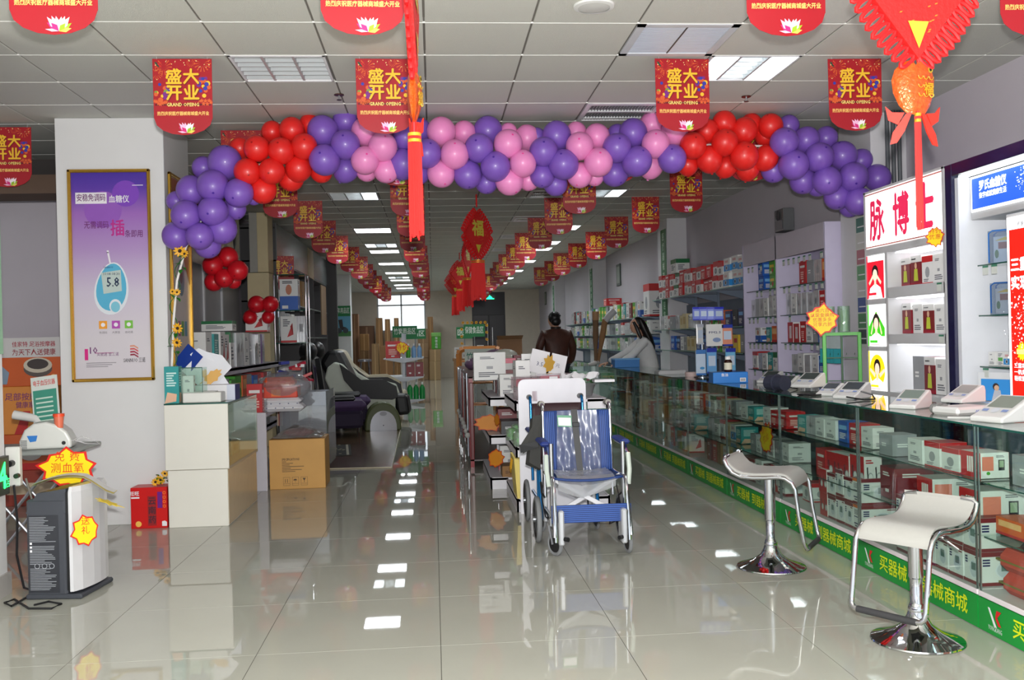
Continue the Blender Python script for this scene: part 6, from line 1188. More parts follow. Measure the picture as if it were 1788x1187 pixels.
# exit sign in front of the doorway
t = thing('exit_sign', 'glowing green running-man exit sign in front of the dark doorway', 'sign', W(855, 519, 'y', 30)); g = MB(); g.box(-.17, .17, 0, .04, -.08, .08, M(30, 50, 44, .4)); g.build('casing', t); g = MB(); T = FRONT(0, -.002, 0); EG = M(30, 255, 150, .5, em=2.2, noise=0); g.rect(-.14, .14, -.06, -.035, EG, T, 0); g.poly([(-.1, -.035), (-.03, .03), (.05, .03), (.1, -.035)], EG, T, 0); g.disc(.0, .045, .02, EG, T, 0); g.build('pictogram', t); g = MB(); g.cyl((0, .02, .08), (0, .02, CZ-t.location.z-.001), .006, M(40, 40, 40, .5), 6); g.build('hanger', t)
# wooden frame rack and the signs behind it
wx0, wx1 = .36, 1.1
t = thing('wooden_frame_rack', 'orange wooden frame rack with rounded top corners in the middle aisle', 'rack', ((wx0+wx1)/2, 15.2, 0)); WD = M(206, 134, 70, .5); g = MB(); w_ = .33
pts = [(-w_, 0, 0), (-w_, 0, 1.12), (-w_+.02, 0, 1.17), (-w_+.07, 0, 1.19), (w_-.07, 0, 1.19), (w_-.02, 0, 1.17), (w_, 0, 1.12), (w_, 0, 0)]
for a, b_ in zip(pts[:-1], pts[1:]): g.ring([a, b_], .045, WD, 4)
g.build('frame', t); g = MB(); [g.box(-w_, w_, .04, .5, z-.02, z, WD) for z in (.3, .65, 1.0)]; g.build('shelf', t)
t = thing('bamboo_series_card', 'white card with green handwriting hung on the wooden frame rack', 'sign', ((wx0+wx1)/2, 15.12, 1.03)); g = MB(); g.box(-.24, .24, -.004, 0, -.16, .16, M(210, 220, 210, .5)); g.build('card', t); g = MB(); g.text('竹炭系列', .12, 0, .04, M(20, 130, 100, .5), FRONT(0, -.005, 0), .001, .008, w=.42); g.build('lettering', t)
p = W(828, 577, 'y', 19); sign(Vector((p.x, 19, p.z)), .42, .25, '保健食品区', 'green sign for health food with yellow flowers around it', 1); p = W(811, 581, 'y', 20.5); sign(Vector((p.x, 20.5, p.z)), .35, .25, '医疗', 'green sign mostly hidden behind the health food sign', 1)
t = thing('flower_garland', 'yellow flower garland framing the green health food sign', 'garland', W(828, 577, 'y', 18.95)); g = MB()
for i in range(12): a = (-.22+.088*(i % 6), .16) if i < 6 else ((-.25 if i % 2 else .25), .1-.07*(i-6)); flower(t, Vector((a[0], 0, a[1])), .035, i+80)
t = thing('small_display_table', 'small display table with white packs and bottles behind the wooden rack', 'table', (.75, 17.6, 0)); g = MB(); g.box(-.4, .4, -.3, .3, .95, 1.0, M(150, 110, 70, .5)); g.build('tabletop', t)
for a in (-.36, .36):
    for b_ in (-.26, .26): g = MB(); g.box(a-.02, a+.02, b_-.02, b_+.02, 0, .95, M(150, 110, 70, .5)); g.build('leg', t)
for i in range(5): pbox('white', .12, .1, .2+.03*(i % 2), (.44+.14*i, 17.5, 1.001), 0, 'white pack on the small display table, %s from the left' % ordw[i].replace('nearest', 'first'), 'white packs on the display table')
# steel stools and chairs far behind
for i, (px, py) in enumerate(((637, 640),)):
    t = thing('steel_stool', 'tubular steel stool standing before the brown cartons', 'stool', (W(px, 640, 'y', 21.5).x, 21.5, 0)); g = MB()
    for a in range(4): an = PI/4+a*PI/2; g.cyl((.2*math.cos(an), .2*math.sin(an), 0), (.12*math.cos(an), .12*math.sin(an), .9), .012, CHROME, 8)
    g.ring([(.14*math.cos(2*PI*i/14), .14*math.sin(2*PI*i/14), .6) for i in range(14)], .01, CHROME, 6, True); g.build('frame', t); g = MB(); g.lathe([(0, .9), (.15, .9), (.15, .95), (0, .96)], M(150, 150, 156, .3, .5), 16); g.build('seat', t)
t = thing('black_display_shelf_far', 'x', 'x') if False else None

t = thing('display_tower', 'slim glass shelf tower with chrome posts in front of the dark cabinet', 'shelf', (-1.83, 12.6, 0)); g = MB()
for a in (-.2, .2):
    for b_ in (-.15, .15): g.cyl((a, b_, 0), (a, b_, 2.24), .012, CHROME, 8)
g.build('post', t)
for z in (2.24, 1.78, 1.36, .9, .4): g = MB(); g.box(-.2, .2, -.15, .15, z-.012, z, GREENGL); g.box(-.2, .2, -.152, -.15, z-.012, z, EDGE); g.build('shelf', t)
pbox('whiteblue', .23, .2, .4, (-1.85, 12.6, 1.781), 0, 'large white and blue box facing the entrance on the top of the glass tower', None)
pbox('hair', .2, .16, .34, (-1.86, 12.56, 1.361), 0, 'white box with footprints style print on the middle of the glass tower', None); pbox('silver', .12, .16, .34, (-1.7, 12.56, 1.361), 0, 'silver wrapped box right of it on the glass tower', None)
pbox('grey', .3, .2, .22, (-1.84, 12.56, .901), 0, 'grey box on the low shelf of the glass tower', None)
# ================================================================ centre gondolas
GW = M(226, 224, 230, .4)
def gondola(yc, ly, xc, label, zs=(.1, .5, .86), d=.42, hback=1.0, end=True):
    t = thing('shelf_gondola', label, 'shelf', (xc, yc, 0)); g = MB(); g.box(-.02, .02, -ly/2, ly/2, 0, hback, GW); g.build('spine', t)
    for z in zs:
        for s_ in (-1, 1):
            g = MB(); g.box(s_*.02, s_*d, -ly/2, ly/2, z-.02, z, GW); g.box(s_*(d-.015), s_*d, -ly/2, ly/2, z-.075 if z > .2 else 0, z+.004, GW); g.box(s_*(d-.16), s_*d, -ly/2, -ly/2+.012, z-.075 if z > .2 else 0, z+.004, GW); g.build('shelf', t)
    for y in (-ly/2+.01, ly/2-.01): g = MB(); g.box(-.03, .03, y-.02, y+.02, 0, hback, GW); g.build('upright', t)
    return t
gondola(7.86, 1.05, .98, 'white two sided shelf gondola behind the wheelchair', d=.365, hback=.86)
t = thing('gondola_end_board', 'white board with rounded top corners closing the near end of the gondola', 'board', (.90, 7.29, 0)); g = MB(); w, h, r = .262, 1.03, .05
pts = [(-w, 0.0), (w, 0.0), (w, h-r)]+[(w-r+r*math.cos(a), h-r+r*math.sin(a)) for a in [PI/2*i/5 for i in range(1, 6)]]+[(-w+r+r*math.cos(a), h-r+r*math.sin(a)) for a in [PI/2+PI/2*i/5 for i in range(0, 6)]]
g.prism(pts, .025, M(232, 231, 238, .3), FRONT(0, 0, 0)); g.build('board', t)
gondola(9.15, 1.3, .9, 'second white shelf gondola with medicine boxes and burst cards', (.1, .48, .82), .42, .95)
RM = M(150, 20, 34, .35)
t = thing('red_rod_rack', 'rack of dark red upright rods and boards further down the middle aisle', 'rack', (.78, 12.1, 0)); g = MB()
for z in (.08, .95): g.box(-.42, .42, -2.1, 2.1, z-.015, z, M(120, 110, 110, .4))
g.box(-.42, -.38, -2.1, -2.06, 0, .95, RM); g.box(.38, .42, -2.1, -2.06, 0, .95, RM); g.box(-.42, -.38, 2.06, 2.1, 0, .95, STEEL); g.box(.38, .42, 2.06, 2.1, 0, .95, STEEL); g.build('shelf', t); q = random.Random(12)
for k in range(22):
    y = -2.05+.19*k; g = MB(); x = -.4+q.uniform(-.02, .03); hh = q.uniform(.82, .93); g.box(x-.02, x+.02, y-.08, y+.08, .082, hh, M(q.choice([130, 146, 110]), q.choice([8, 14]), q.choice([18, 26]), .3), b=.006)
    g.build('red_board', t)
    if k % 2: g = MB(); g.cyl((x-.03, y+.07, .082), (x-.03, y+.07, hh+.05), .008, CHROME, 6); g.build('chrome_rod', t)
for k in range(8): g = MB(); y = -1.95+.5*k; g.lathe([(.02, .0), (.03, .02), (.02, .05)], M(190, 190, 186, .4), 8, (-.44, y, .3)); g.build('wheel', t)
# goods on the first gondola, left side of the spine and on top
def gbox(st, w, d, h, x, y, z, lab, rz=0, grp=None): return pbox(st, w, d, h, (x, y, z), rz, lab, grp)
t = thing('yellow_gift_bag', 'pale yellow paper gift bag with cord handle on the gondola base', 'bag', (.69, 7.5, .101)); g = MB(); YB = M(226, 204, 110, .5); g.add([(-.07, -.16, 0), (.07, -.16, 0), (.07, .2, 0), (-.07, .2, 0), (-.09, -.16, .37), (.07, -.16, .32), (.07, .2, .36), (-.09, .2, .38)], [(0, 3, 2, 1), (0, 1, 5, 4), (1, 2, 6, 5), (2, 3, 7, 6), (3, 0, 4, 7)], YB); g.build('paper_body', t)
g = MB(); g.ring([(-.095, -.05, .35), (-.105, -.05, .26), (-.105, 0, .22), (-.105, .05, .26), (-.095, .05, .35)], .005, M(206, 150, 20, .5), 6); g.build('handle', t); t.scale = (1, 1, .85)
for i, (x, y, s) in enumerate(((.66, 7.5, 1.1), (.72, 7.72, 1.2), (.63, 7.9, 1), (.7, 8.15, 1.1))):
    t = thing('green_jar', 'small clear jar with green packets on the middle gondola shelf, %s from the near end' % ordw[i], 'jar', (x, y, .501), 0, 'green jars on the gondola'); g = MB(); g.lathe([(0, 0), (.045*s, 0), (.045*s, .09*s), (.03*s, .1*s)], glass(215, 235, 215, .15, op=.2), 14); g.build('clear_body', t); g = MB(); q = random.Random(i); [g.box(-.02, .02, -.012, .012, 0, .03, M(90, 180, 60, .4), T=Matrix.Translation((q.uniform(-.01, .01), q.uniform(-.015, .015), .005+.02*k)) @ Matrix.Rotation(q.uniform(0, 3), 4, 'Z')) for k in range(4)]; g.build('green_packets', t, kind='stuff')
gbox('greenwhite', .1, .08, .05, .72, 7.42, .501, 'small flat green and white box at the near end of the middle gondola shelf', .2)
gbox('green', .16, .14, .24, .8, 7.6, .501, 'dark green box behind the green jars on the gondola')
Z2 = .861
gbox('white', .12, .13, .3, .73, 7.95, Z2, 'white upright box at the left edge of the gondola top shelf', .1); gbox('white', .13, .12, .28, .82, 8.2, Z2+.07, 'taller white upright box behind on the gondola top shelf', -.05)
gbox('white', .3, .2, .26, .52, 9.0, .961, 'large pale grey lying box on the second gondola', 0)
def pinkbox(loc, rz, label, s=1):
    t = thing('pink_sock_box', label, 'box', loc, rz, 'clear boxes of pink goods'); g = MB(); g.box(-.12*s, .12*s, -.06*s, .06*s, 0, .07*s, glass(235, 225, 228, .25, op=.15)); g.build('clear_case', t); g = MB(); g.box(-.1*s, .1*s, -.045*s, .045*s, .006, .055*s, M(236, 120, 140, .6), b=.012); g.build('pink_filling', t); g = MB(); g.box(-.03*s, .03*s, -.0615*s, -.06*s, .01, .05*s, WHITE); g.build('paper_label', t); return t
pinkbox((.79, 7.6, .861), .4, 'lower clear box of pink goods leaning at the left of the white end board', 1.2); pinkbox((.78, 7.62, .95), .7, 'clear box of pink goods tilted on top of the pile by the end board', 1.3); pinkbox((.95, 7.62, .98), 0, 'clear box with red edges on top of the gondola end', 1.1)
pinkbox((.74, 7.4, .861), 1.4, 'clear box of pink goods standing at the very corner of the top shelf', 1.1)
gbox('grey', .45, .4, .12, .95, 7.7, .861, 'grey box under the pink goods on the gondola top')
t = thing('handwritten_price_card', 'white folded card with handwriting and a gold burst cut-out on the gondola', 'card', (.98, 8.1, 1.1), .15); g = MB(); T = face((-.08, 0, .02), (.95, 0, -.25), (.25, .1, .95)); g.prism([(-.09, -.08), (.07, -.08), (.07, .12), (-.09, .12)], .003, WHITE, T); T2 = face((.08, 0, .0), (.95, 0, -.25), (.25, .1, .95)); g.prism([(-.07, -.09), (.07, -.09), (.07, .1), (-.07, .1)], .003, WHITE, T2); g.build('card', t); g = MB(); g.text('3.5', .05, 0, 0, M(60, 70, 110, .5), T, .005); g.text('元', .04, 0, 0, M(60, 70, 110, .5), T2, .005); g.build('handwriting', t)
g = MB(); g.star(0, .02, .1, .06, 8, M(196, 150, 40, .5), FRONT(.0, -.02, 0), 0, .6, 1, .003, .4, 4); g.cyl((.0, -.01, -.24), (0, -.01, -.05), .006, GW, 6); g.build('burst_card', t)
t = thing('torn_white_packaging', 'crumpled white packaging sheet lying behind the top of the end board', 'packaging', (1.06, 7.5, .985)); g = MB(); q = random.Random(8); V = []; N = 9
for i in range(N):
    for j in range(4): V.append((-.06+.3*i/(N-1), -.08+.05*j, .04+q.uniform(-.02, .03)+(.03 if j == 1 else 0)))
g.add(V, [(i*4+j, (i+1)*4+j, (i+1)*4+j+1, i*4+j+1) for i in range(N-1) for j in range(3)], M(226, 226, 228, .7)); g.box(.2, .36, -.08, .05, .0, .02, WHITE); g.build('sheet', t)
t = thing('grey_basin', 'grey plastic basin on the right side of the gondola', 'basin', (1.21, 7.75, .862)); g = MB(); g.lathe([(0, 0), (.08, 0), (.11, .09), (.12, .09), (.12, .095), (.105, .094), (.075, .01), (0, .01)], M(120, 122, 122, .4), 20); g.build('bowl', t)
# second gondola goods
for i, (st, w, h, y, z) in enumerate((('white', .2, .2, 8.7, .821), ('grey', .2, .16, 8.95, .821), ('darkred', .18, .22, 9.2, .821), ('white', .22, .2, 9.5, .821), ('black', .3, .12, 8.7, .481), ('darkred', .3, .2, 9.1, .481), ('brown', .26, .1, 8.65, .101), ('white', .1, .25, 8.85, .101), ('pink', .12, .18, 9.05, .101), ('silver', .14, .22, 9.3, .101))):
    gbox(st, w, .18, h, .68, y, z, '%s on the %s shelf of the second gondola, %s' % (SD[st], {.821: 'top', .481: 'middle', .101: 'base'}[z], ('nearest', 'second', 'third', 'farthest', 'nearest', 'second', 'nearest', 'second', 'third', 'fourth')[i]), PI/2, 'goods on the second gondola')
for i, (x, y, z, w, rz) in enumerate(((.55, 8.48, .62, .14, -1.2), (.50, 8.9, .56, .32, -.2), (.53, 8.47, .28, .2, -.6))): starcard(Vector((x, y, z)), w, w*(.6 if i == 1 else 1), [], ('narrow orange burst card clipped to the gondola post', 'orange burst card lying in the middle shelf of the second gondola', 'orange burst card hanging over the base shelf of the second gondola')[i], rz=rz, n=10, jit=.3, seed=i+30, c1=(190, 60, 20), c2=(206, 130, 30))
t = thing('bagged_pillows', 'heap of bagged pale pillows and a purple towel on the red rack', 'bag', (.72, 12.6, .951)); g = MB(); q = random.Random(6)
for k in range(9): g.ball((q.uniform(-.25, .25), q.uniform(-1.2, .6), .07+.05*(k % 3)), 1, M(*q.choice([(206, 204, 190), (216, 212, 196), (130, 96, 130), (214, 214, 206)]), .5, bump=.3), 12, 8, sc=(.17, .2, .09))
g.build('pillows', t, kind='stuff')
t = thing('striped_slippers', 'black slippers with white stripes in a bag at the near end of the red rack', 'slippers', (.62, 10.35, .952)); g = MB(); g.ball((0, 0, .06), 1, M(30, 30, 32, .6), 14, 8, sc=(.16, .16, .07)); [g.box(-.12+.05*k, -.10+.05*k, -.165, -.05, .03, .11, M(180, 176, 160, .5)) for k in range(5)]; g.build('slipper', t)
gbox('pink', .16, .14, .18, .8, 10.3, .952, 'bright pink box beside the striped slippers')
gbox('darkred', .2, .2, .2, 1.0, 10.8, .952, 'dark red box at the right of the red rack top'); gbox('silver', .4, .25, .2, .85, 10.05, .75, 'silver wrapped flat box at the near end of the red rack', .2) if False else None
# ================================================================ wheelchair
def wheelchair(loc, rz, label, tube, cloth, detail=True, sc=1.0):
    t = thing('wheelchair', label, 'wheelchair', loc, rz); TU = M(*tube, .15, 1 if detail else .5, noise=0); CL = M(*cloth, .6); ST = M(min(255, cloth[0]+36), min(255, cloth[1]+46), min(255, cloth[2]+70), .6); TY = M(128, 130, 132, .7); HUB = M(24, 24, 26, .5)
    hw = .225
    # local frame: front is -y, width along x
    for s_ in (-1, 1):
        x = s_*hw
        g = MB(); g.cyl((x, .17, .30), (x, .22, .86), .0125, TU, 10); g.ring([(x, .22, .86), (x, .235, .89), (x, .27, .905), (x, .35, .90)], .0125, TU, 10); g.build('back_tube', t)
        g = MB(); g.ring([(x, .26, .905), (x, .30, .904), (x, .36, .9)], .02, M(150, 146, 140, .6) if detail else BLACK, 10); g.build('push_handle', t)
        g = MB(); g.cyl((x, .2, .46), (x, -.22, .48), .0125, TU, 8); g.cyl((x, .2, .22), (x, -.2, .22), .0125, TU, 8); g.cyl((x, -.2, .2), (x, -.2, .69 if detail else .6), .013, TU, 10); g.ring([(x, -.22, .48), (x, -.26, .47), (x, -.29, .42), (x*1.04, -.36, .14)], .0125, TU, 10); g.build('side_frame', t)
        g = MB(); g.ring([(x*1.12, .17, .66), (x*1.12, -.12, .66), (x*1.14, -.2, .62), (x*1.15, -.23, .5), (x*1.08, -.24, .44)], .011, TU, 8); g.build('armrest_frame', t)
        g = MB(); g.box(x*1.13-.032, x*1.13+.032, -.14, .16, .665, .695, M(30, 50, 120, .5), b=.012); g.build('armrest_pad', t)
        # rear wheel
        wx = x+s_*.055; g = MB(); g.ring([(wx, .18+.135*math.cos(a), .153+.135*math.sin(a)) for a in [2*PI*i/32 for i in range(32)]], .018, TY, 10, True); g.build('rear_tyre', t)
        g = MB(); g.lathe([(0, -.012), (.11, -.01), (.122, -.016), (.122, .016), (.11, .01), (0, .012)], HUB, 24, T=face((wx, .18, .153), (0, 1, 0), (0, 0, 1))); g.cyl((wx-.03, .18, .153), (wx+.03, .18, .153), .02, STEEL, 10)
        for k in range(5): a = 2*PI*k/5; g.box(-.008, .008, .02, .115, -.014, .014, DGREY, T=face((wx, .18, .153), (0, math.cos(a), math.sin(a)), (0, -math.sin(a), math.cos(a))))
        g.build('rear_wheel', t)
        # caster
        cx = x*1.04; sw = .5 if s_ < 0 else .1; fk = Matrix.Translation((cx, -.2, 0)) @ Matrix.Rotation(sw, 4, 'Z')
        g = MB(); g.ring([fk @ Vector((0, -.035+.062*math.cos(a), .075+.062*math.sin(a))) for a in [2*PI*i/24 for i in range(24)]], .0125, TY, 8, True); g.build('caster_tyre', t)
        g = MB(); g.lathe([(0, -.009), (.05, -.01), (.055, .0), (.05, .01), (0, .009)], HUB, 18, T=fk @ face((0, -.035, .075), (0, 1, 0), (0, 0, 1))); g.build('caster_wheel', t)
        g = MB()
        for q_ in (-.019, .019): g.ring([fk @ Vector((q_, -.035, .075)), fk @ Vector((q_, -.01, .16)), fk @ Vector((q_*.8, 0, .185))], .008, M(150, 152, 156, .3, .7), 6)
        g.cyl((cx, -.2, .18), (cx, -.2, .23), .017, CHROME, 10); g.build('caster_fork', t)
        # folded footrest
        fx = x+(-s_)*.02 if s_ < 0 else x+.02
        g = MB(); g.ring([(x, -.30, .4), (x+s_*.0, -.345, .25), (x, -.36, .11)], .011, TU, 8); g.box(x-s_*.05, x-s_*.015, -.37, -.25, .09, .3, M(206, 208, 212, .25, .5), b=.008); g.cyl((x-s_*.05, -.365, .13), (x-s_*.07, -.385, .13), .014, BLACK, 8); g.build('footrest', t)
        if detail:
            g = MB(); g.ring([(x+s_*.02, .05, .32), (x+s_*.045, -.02, .36), (x+s_*.05, -.03, .43)], .007, BLACK, 6); g.build('brake_lever', t)
            g = MB(); g.ring([(x, .2, .5), (x+s_*.03, .12, .3), (x+s_*.02, .0, .2), (x+s_*.0, -.1, .19), (x-s_*.04, .1, .12), (x, .2, .2)], .004, BLACK, 5); g.build('brake_cable', t)
    # X brace
    for s_ in (-1, 1): g = MB(); T = face((0, -.14+.03*s_, .345), (s_*.44, 0, .25), (0, 1, 0)); g.box(-.26, .26, -.008, .008, -.014, .014, M(228, 228, 232, .3), T=T, b=.003); g.build('cross_bar', t)
    # seat, back
    def sheet(p00, p10, p01, p11, nx, ny, sag, axis, mt, nm, th=.006, wr=0):
        g = MB(); V = []; q = random.Random(5)
        for j in range(ny+1):
            for i in range(nx+1):
                u, v = i/nx, j/ny; p = Vector(p00).lerp(Vector(p10), u).lerp(Vector(p01).lerp(Vector(p11), u), v); o_ = sag*(1-(2*u-1)**2)
                p += Vector(axis)*(o_+(q.uniform(-wr, wr) if 0 < i < nx and 0 < j < ny else 0)); V.append(p)
        g.add(V, [(j*(nx+1)+i, j*(nx+1)+i+1, (j+1)*(nx+1)+i+1, (j+1)*(nx+1)+i) for j in range(ny) for i in range(nx)], mt, True); o = g.build(nm, t); sd = o.modifiers.new('s', 'SOLIDIFY'); sd.thickness = th; return o
    sheet((-hw, .165, .45), (hw, .165, .45), (-hw, .215, .86), (hw, .215, .86), 10, 8, .025, (0, 1, 0), CL, 'backrest', .012)
    sheet((-hw, -.22, .482), (hw, -.22, .482), (-hw, .18, .462), (hw, .18, .462), 10, 8, .02, (0, 0, -1), CL, 'seat', .012)
    if detail:
        g = MB()
        for s_ in (-1, 1):
            for k in range(6): x = s_*(hw-.008-.012*k); g.add([(x-.0015, .155, .47), (x+.0015, .155, .47), (x+.0015, .203, .855), (x-.0015, .203, .855)], [(0, 1, 2, 3)], ST)
        g.build('piping_stripes', t, kind='stuff')
        PL = glass(214, 222, 240, .14, ro=.28, op=.16); V = []; g = MB(); q = random.Random(15); nx, ny = 40, 40
        for j in range(ny+1):
            for i in range(nx+1):
                u, v = i/nx, j/ny; xx = (-.14+.28*u)*(1.05-.1*v); V.append((xx, .145+.05*v+.016*(1-(2*u-1)**2)+(.006*math.sin(34*u+5*v)+.005*math.sin(21*u-13*v+1)+.004*math.sin(9*u+26*v)+q.uniform(-.0012, .0012))*(1.15-v), .455+.405*v))
        g.add(V, [(j*(nx+1)+i, j*(nx+1)+i+1, (j+1)*(nx+1)+i+1, (j+1)*(nx+1)+i) for j in range(ny) for i in range(nx)], PL, True); g.build('plastic_cover', t, label='wrinkled clear plastic cover on the backrest')
        V = []; g = MB()
        for j in range(9):
            for i in range(13):
                u, v = i/12, j/8; z = .487-.014*(1-(2*u-1)**2)+q.uniform(-.002, .002); y = .12-.36*v
                if v > .8: y = -.235; z -= (v-.8)*.6*(1-.75*abs(u-.4))
                V.append((-.19+.36*u, y, z))
        g.add(V, [(j*13+i, j*13+i+1, (j+1)*13+i+1, (j+1)*13+i) for j in range(8) for i in range(12)], glass(206, 208, 212, .2, ro=.2, op=.3), False); g.build('seat_cover', t, label='grey clear plastic over the seat edge')
        g = MB(); g.add([(-.018, .118, .47), (.022, .118, .47), (.0, .178, .868), (-.042, .178, .868), (-.018, .124, .47), (.022, .124, .47), (.0, .184, .868), (-.042, .184, .868)], [(0, 1, 2, 3), (7, 6, 5, 4), (0, 4, 5, 1), (1, 5, 6, 2), (2, 6, 7, 3), (3, 7, 4, 0)], BLACK); g.box(-.036, .01, .155, .166, .755, .785, M(36, 36, 38, .3), b=.003); g.build('belt', t, label='black belt down the backrest')
        g = MB(); T = face((-.085, .165, .795), (1, -.05, 0), (0, .12, 1)); g.prism([(-.048, -.035), (.045, -.04), (.045, .035), (-.05, .04)], .002, M(60, 140, 100, .4), T); g.prism([(-.042, -.028), (.04, -.033), (.04, .02), (-.044, .024)], .0035, WHITE, T); g.build('price_tag', t)
        g = MB(); g.box(-hw-.02, hw+.02, -.315, -.305, .215, .325, CL, b=.004)
        for k in range(9): z = .222+.0118*k; g.box(-hw-.02, hw+.02, -.3165, -.315, z, z+.0035, ST)
        g.build('calf_strap', t, label='blue ribbed calf strap')
        g = MB(); 
        g.ring([(hw*1.14, -.2, .62), (hw*1.15, -.225, .52), (hw*1.1, -.24, .43)], .015, M(190, 200, 190, .4, bump=.4), 8); g.ring([(-hw*1.14, -.2, .62), (-hw*1.15, -.225, .52), (-hw*1.1, -.24, .43)], .015, M(190, 200, 190, .4, bump=.4), 8); g.build('foam_wrap', t)
        g = MB(); BG = M(58, 58, 56, .85, bump=.2); g.add([(-.235, .2, .84), (-.29, .22, .83), (-.32, .24, .52), (-.25, .2, .48), (-.235, .26, .84), (-.30, .3, .80), (-.34, .3, .5), (-.25, .28, .46)], [(0, 1, 2, 3), (7, 6, 5, 4), (0, 4, 5, 1), (1, 5, 6, 2), (2, 6, 7, 3), (3, 7, 4, 0)], BG); g.add([(-.25, .21, .83), (-.38, .24, .63), (-.36, .24, .58), (-.26, .2, .64)], [(0, 1, 2, 3)], BG); g.add([(-.385, .238, .64), (-.375, .238, .585), (-.262, .2, .625), (-.262, .2, .665)], [(0, 1, 2, 3)], BLACK); g.build('side_bag', t, label='dark grey cloth bag on the left side')
    return t
wc = wheelchair((.935, 6.05, 0), .0, 'blue wheelchair with clear plastic cover and chrome frame facing the entrance', (205, 208, 212), (26, 56, 116))
wc2 = wheelchair((.9, 6.80, 0), .0, 'second wheelchair with bright blue frame folded behind the first', (20, 110, 170), (52, 24, 30), False); wc2.scale = (.86, 1, 1)
# ================================================================ bar stools
def stool(loc, rz, label, up=0):
    t = thing('bar_stool', label, 'stool', loc, rz, 'white chrome bar stools'); CH2 = M(205, 206, 208, .05, 1, noise=0)
    g = MB(); g.lathe([(0, .0), (.19, .0), (.195, .004), (.192, .01), (.15, .024), (.1, .045), (.06, .075), (.042, .11), (.036, .13)], CH2, 40); g.build('base', t)
    g = MB(); g.lathe([(.036, .125), (.038, .14), (.03, .16), (.026, .165), (.026, .27), (.031, .275), (.031, .49+up), (.0, .49+up)], CH2, 24); g.build('column', t)
    # profile in (f, z): f forward (local -y)
    prof = [(f, z+up) for f, z in ((-.20, .60), (-.205, .588), (-.188, .56), (-.155, .526), (-.115, .51), (-.05, .506), (.02, .51), (.09, .516), (.13, .511), (.16, .49), (.177, .463), (.18, .447))]
    hw = .168; V = []
    for off in (0, -.014):
        for f, z in prof:
            for i in range(9):
                u = -1+i/4; V.append((u*hw*.96, -f, z+off+.0*(u*u)))
    n = len(prof); F = []
    for b in (0, n*9):
        for j in range(n-1):
            for i in range(8): F.append((b+j*9+i, b+j*9+i+1, b+(j+1)*9+i+1, b+(j+1)*9+i))
    for j in range(n-1):
        for i in (0, 8): F.append((j*9+i, (j+1)*9+i, n*9+(j+1)*9+i, n*9+j*9+i))
    for i in range(8): F.append((i, i+1, n*9+i+1, n*9+i)); F.append(((n-1)*9+i, (n-1)*9+i+1, n*9+(n-1)*9+i+1, n*9+(n-1)*9+i))
    g = MB(); g.add([(x, y, z+.012) for x, y, z in V], F, M(168, 167, 162, .45, noise=.03, bump=.08, sc=60), True); o = g.build('seat', t); sb = o.modifiers.new('s', 'SUBSURF'); sb.levels = 1; sb.render_levels = 2
    for s_ in (-1, 1):
        g = MB(); x = s_*hw; pts = [(a, b, c+(up if c > .4 else 0)) for a, b, c in ((x*.6, .207, .606), (x*.9, .21, .60), (x, .21, .585), (x, .196, .553), (x, .165, .517), (x, .12, .497), (x, .05, .493), (x, -.02, .497), (x, -.09, .503), (x, -.13, .498), (x, -.165, .475), (x, -.185, .44), (x, -.2, .34), (x, -.225, .2), (x*.98, -.232, .172), (x*.9, -.236, .158), (x*.75, -.238, .155))]
        g.ring(pts, .0115, CH2, 10); g.build('side_tube', t)
    g = MB(); g.ring([(-hw*.8, -.238, .155), (hw*.8, -.238, .155)], .0145, M(50, 50, 52, .6), 10); g.build('footrest', t)
    g = MB(); g.box(-.1, .1, -.09, .09, .485+up, .5+up, DGREY); g.ring([(.03, .0, .485+up), (.1, .03, .46+up), (.16, .06, .41+up)], .005, CH2, 6); g.build('seat_mount', t)
    return t
stool(W(1602, 1118, 'z', 0), -1.0, 'white bar stool with chrome frame nearest the entrance, its footrest towards the left')
stool(W(1347, 990, 'z', 0), .97, 'white bar stool farther along the counter, seen from its side', .04)
# ================================================================ chinese knots hanging from the ceiling
KR = M(222, 16, 20, .6); KG = M(222, 170, 50, .3, .5); KT = M(236, 34, 30, .7)
def tassel(t, z0, L, r, x=0):
    g = MB(); q = random.Random(int(L*100)); 
    g.lathe([(r*.9, .0), (r*.95, -L*.5), (r*1.0, -L*.86), (r*.6, -L*.9)], KT, 12, (x, 0, z0))
    for k in range(26): a = 2*PI*k/26; c, s_ = math.cos(a), math.sin(a); g.cyl((x+r*.9*c, r*.9*s_, z0), (x+r*(1.02+q.uniform(0, .12))*c, r*s_*1.02, z0-L*q.uniform(.9, 1)), r*.13, KT, 4)
    g.build('tassel', t)
    g = MB()
    for zz in (.0, -.022): g.lathe([(r*.92, zz+.006), (r*1.08, zz+.004), (r*1.08, zz-.006), (r*.92, zz-.008)], KG, 12, (x, 0, z0))
    g.build('gold_band', t)
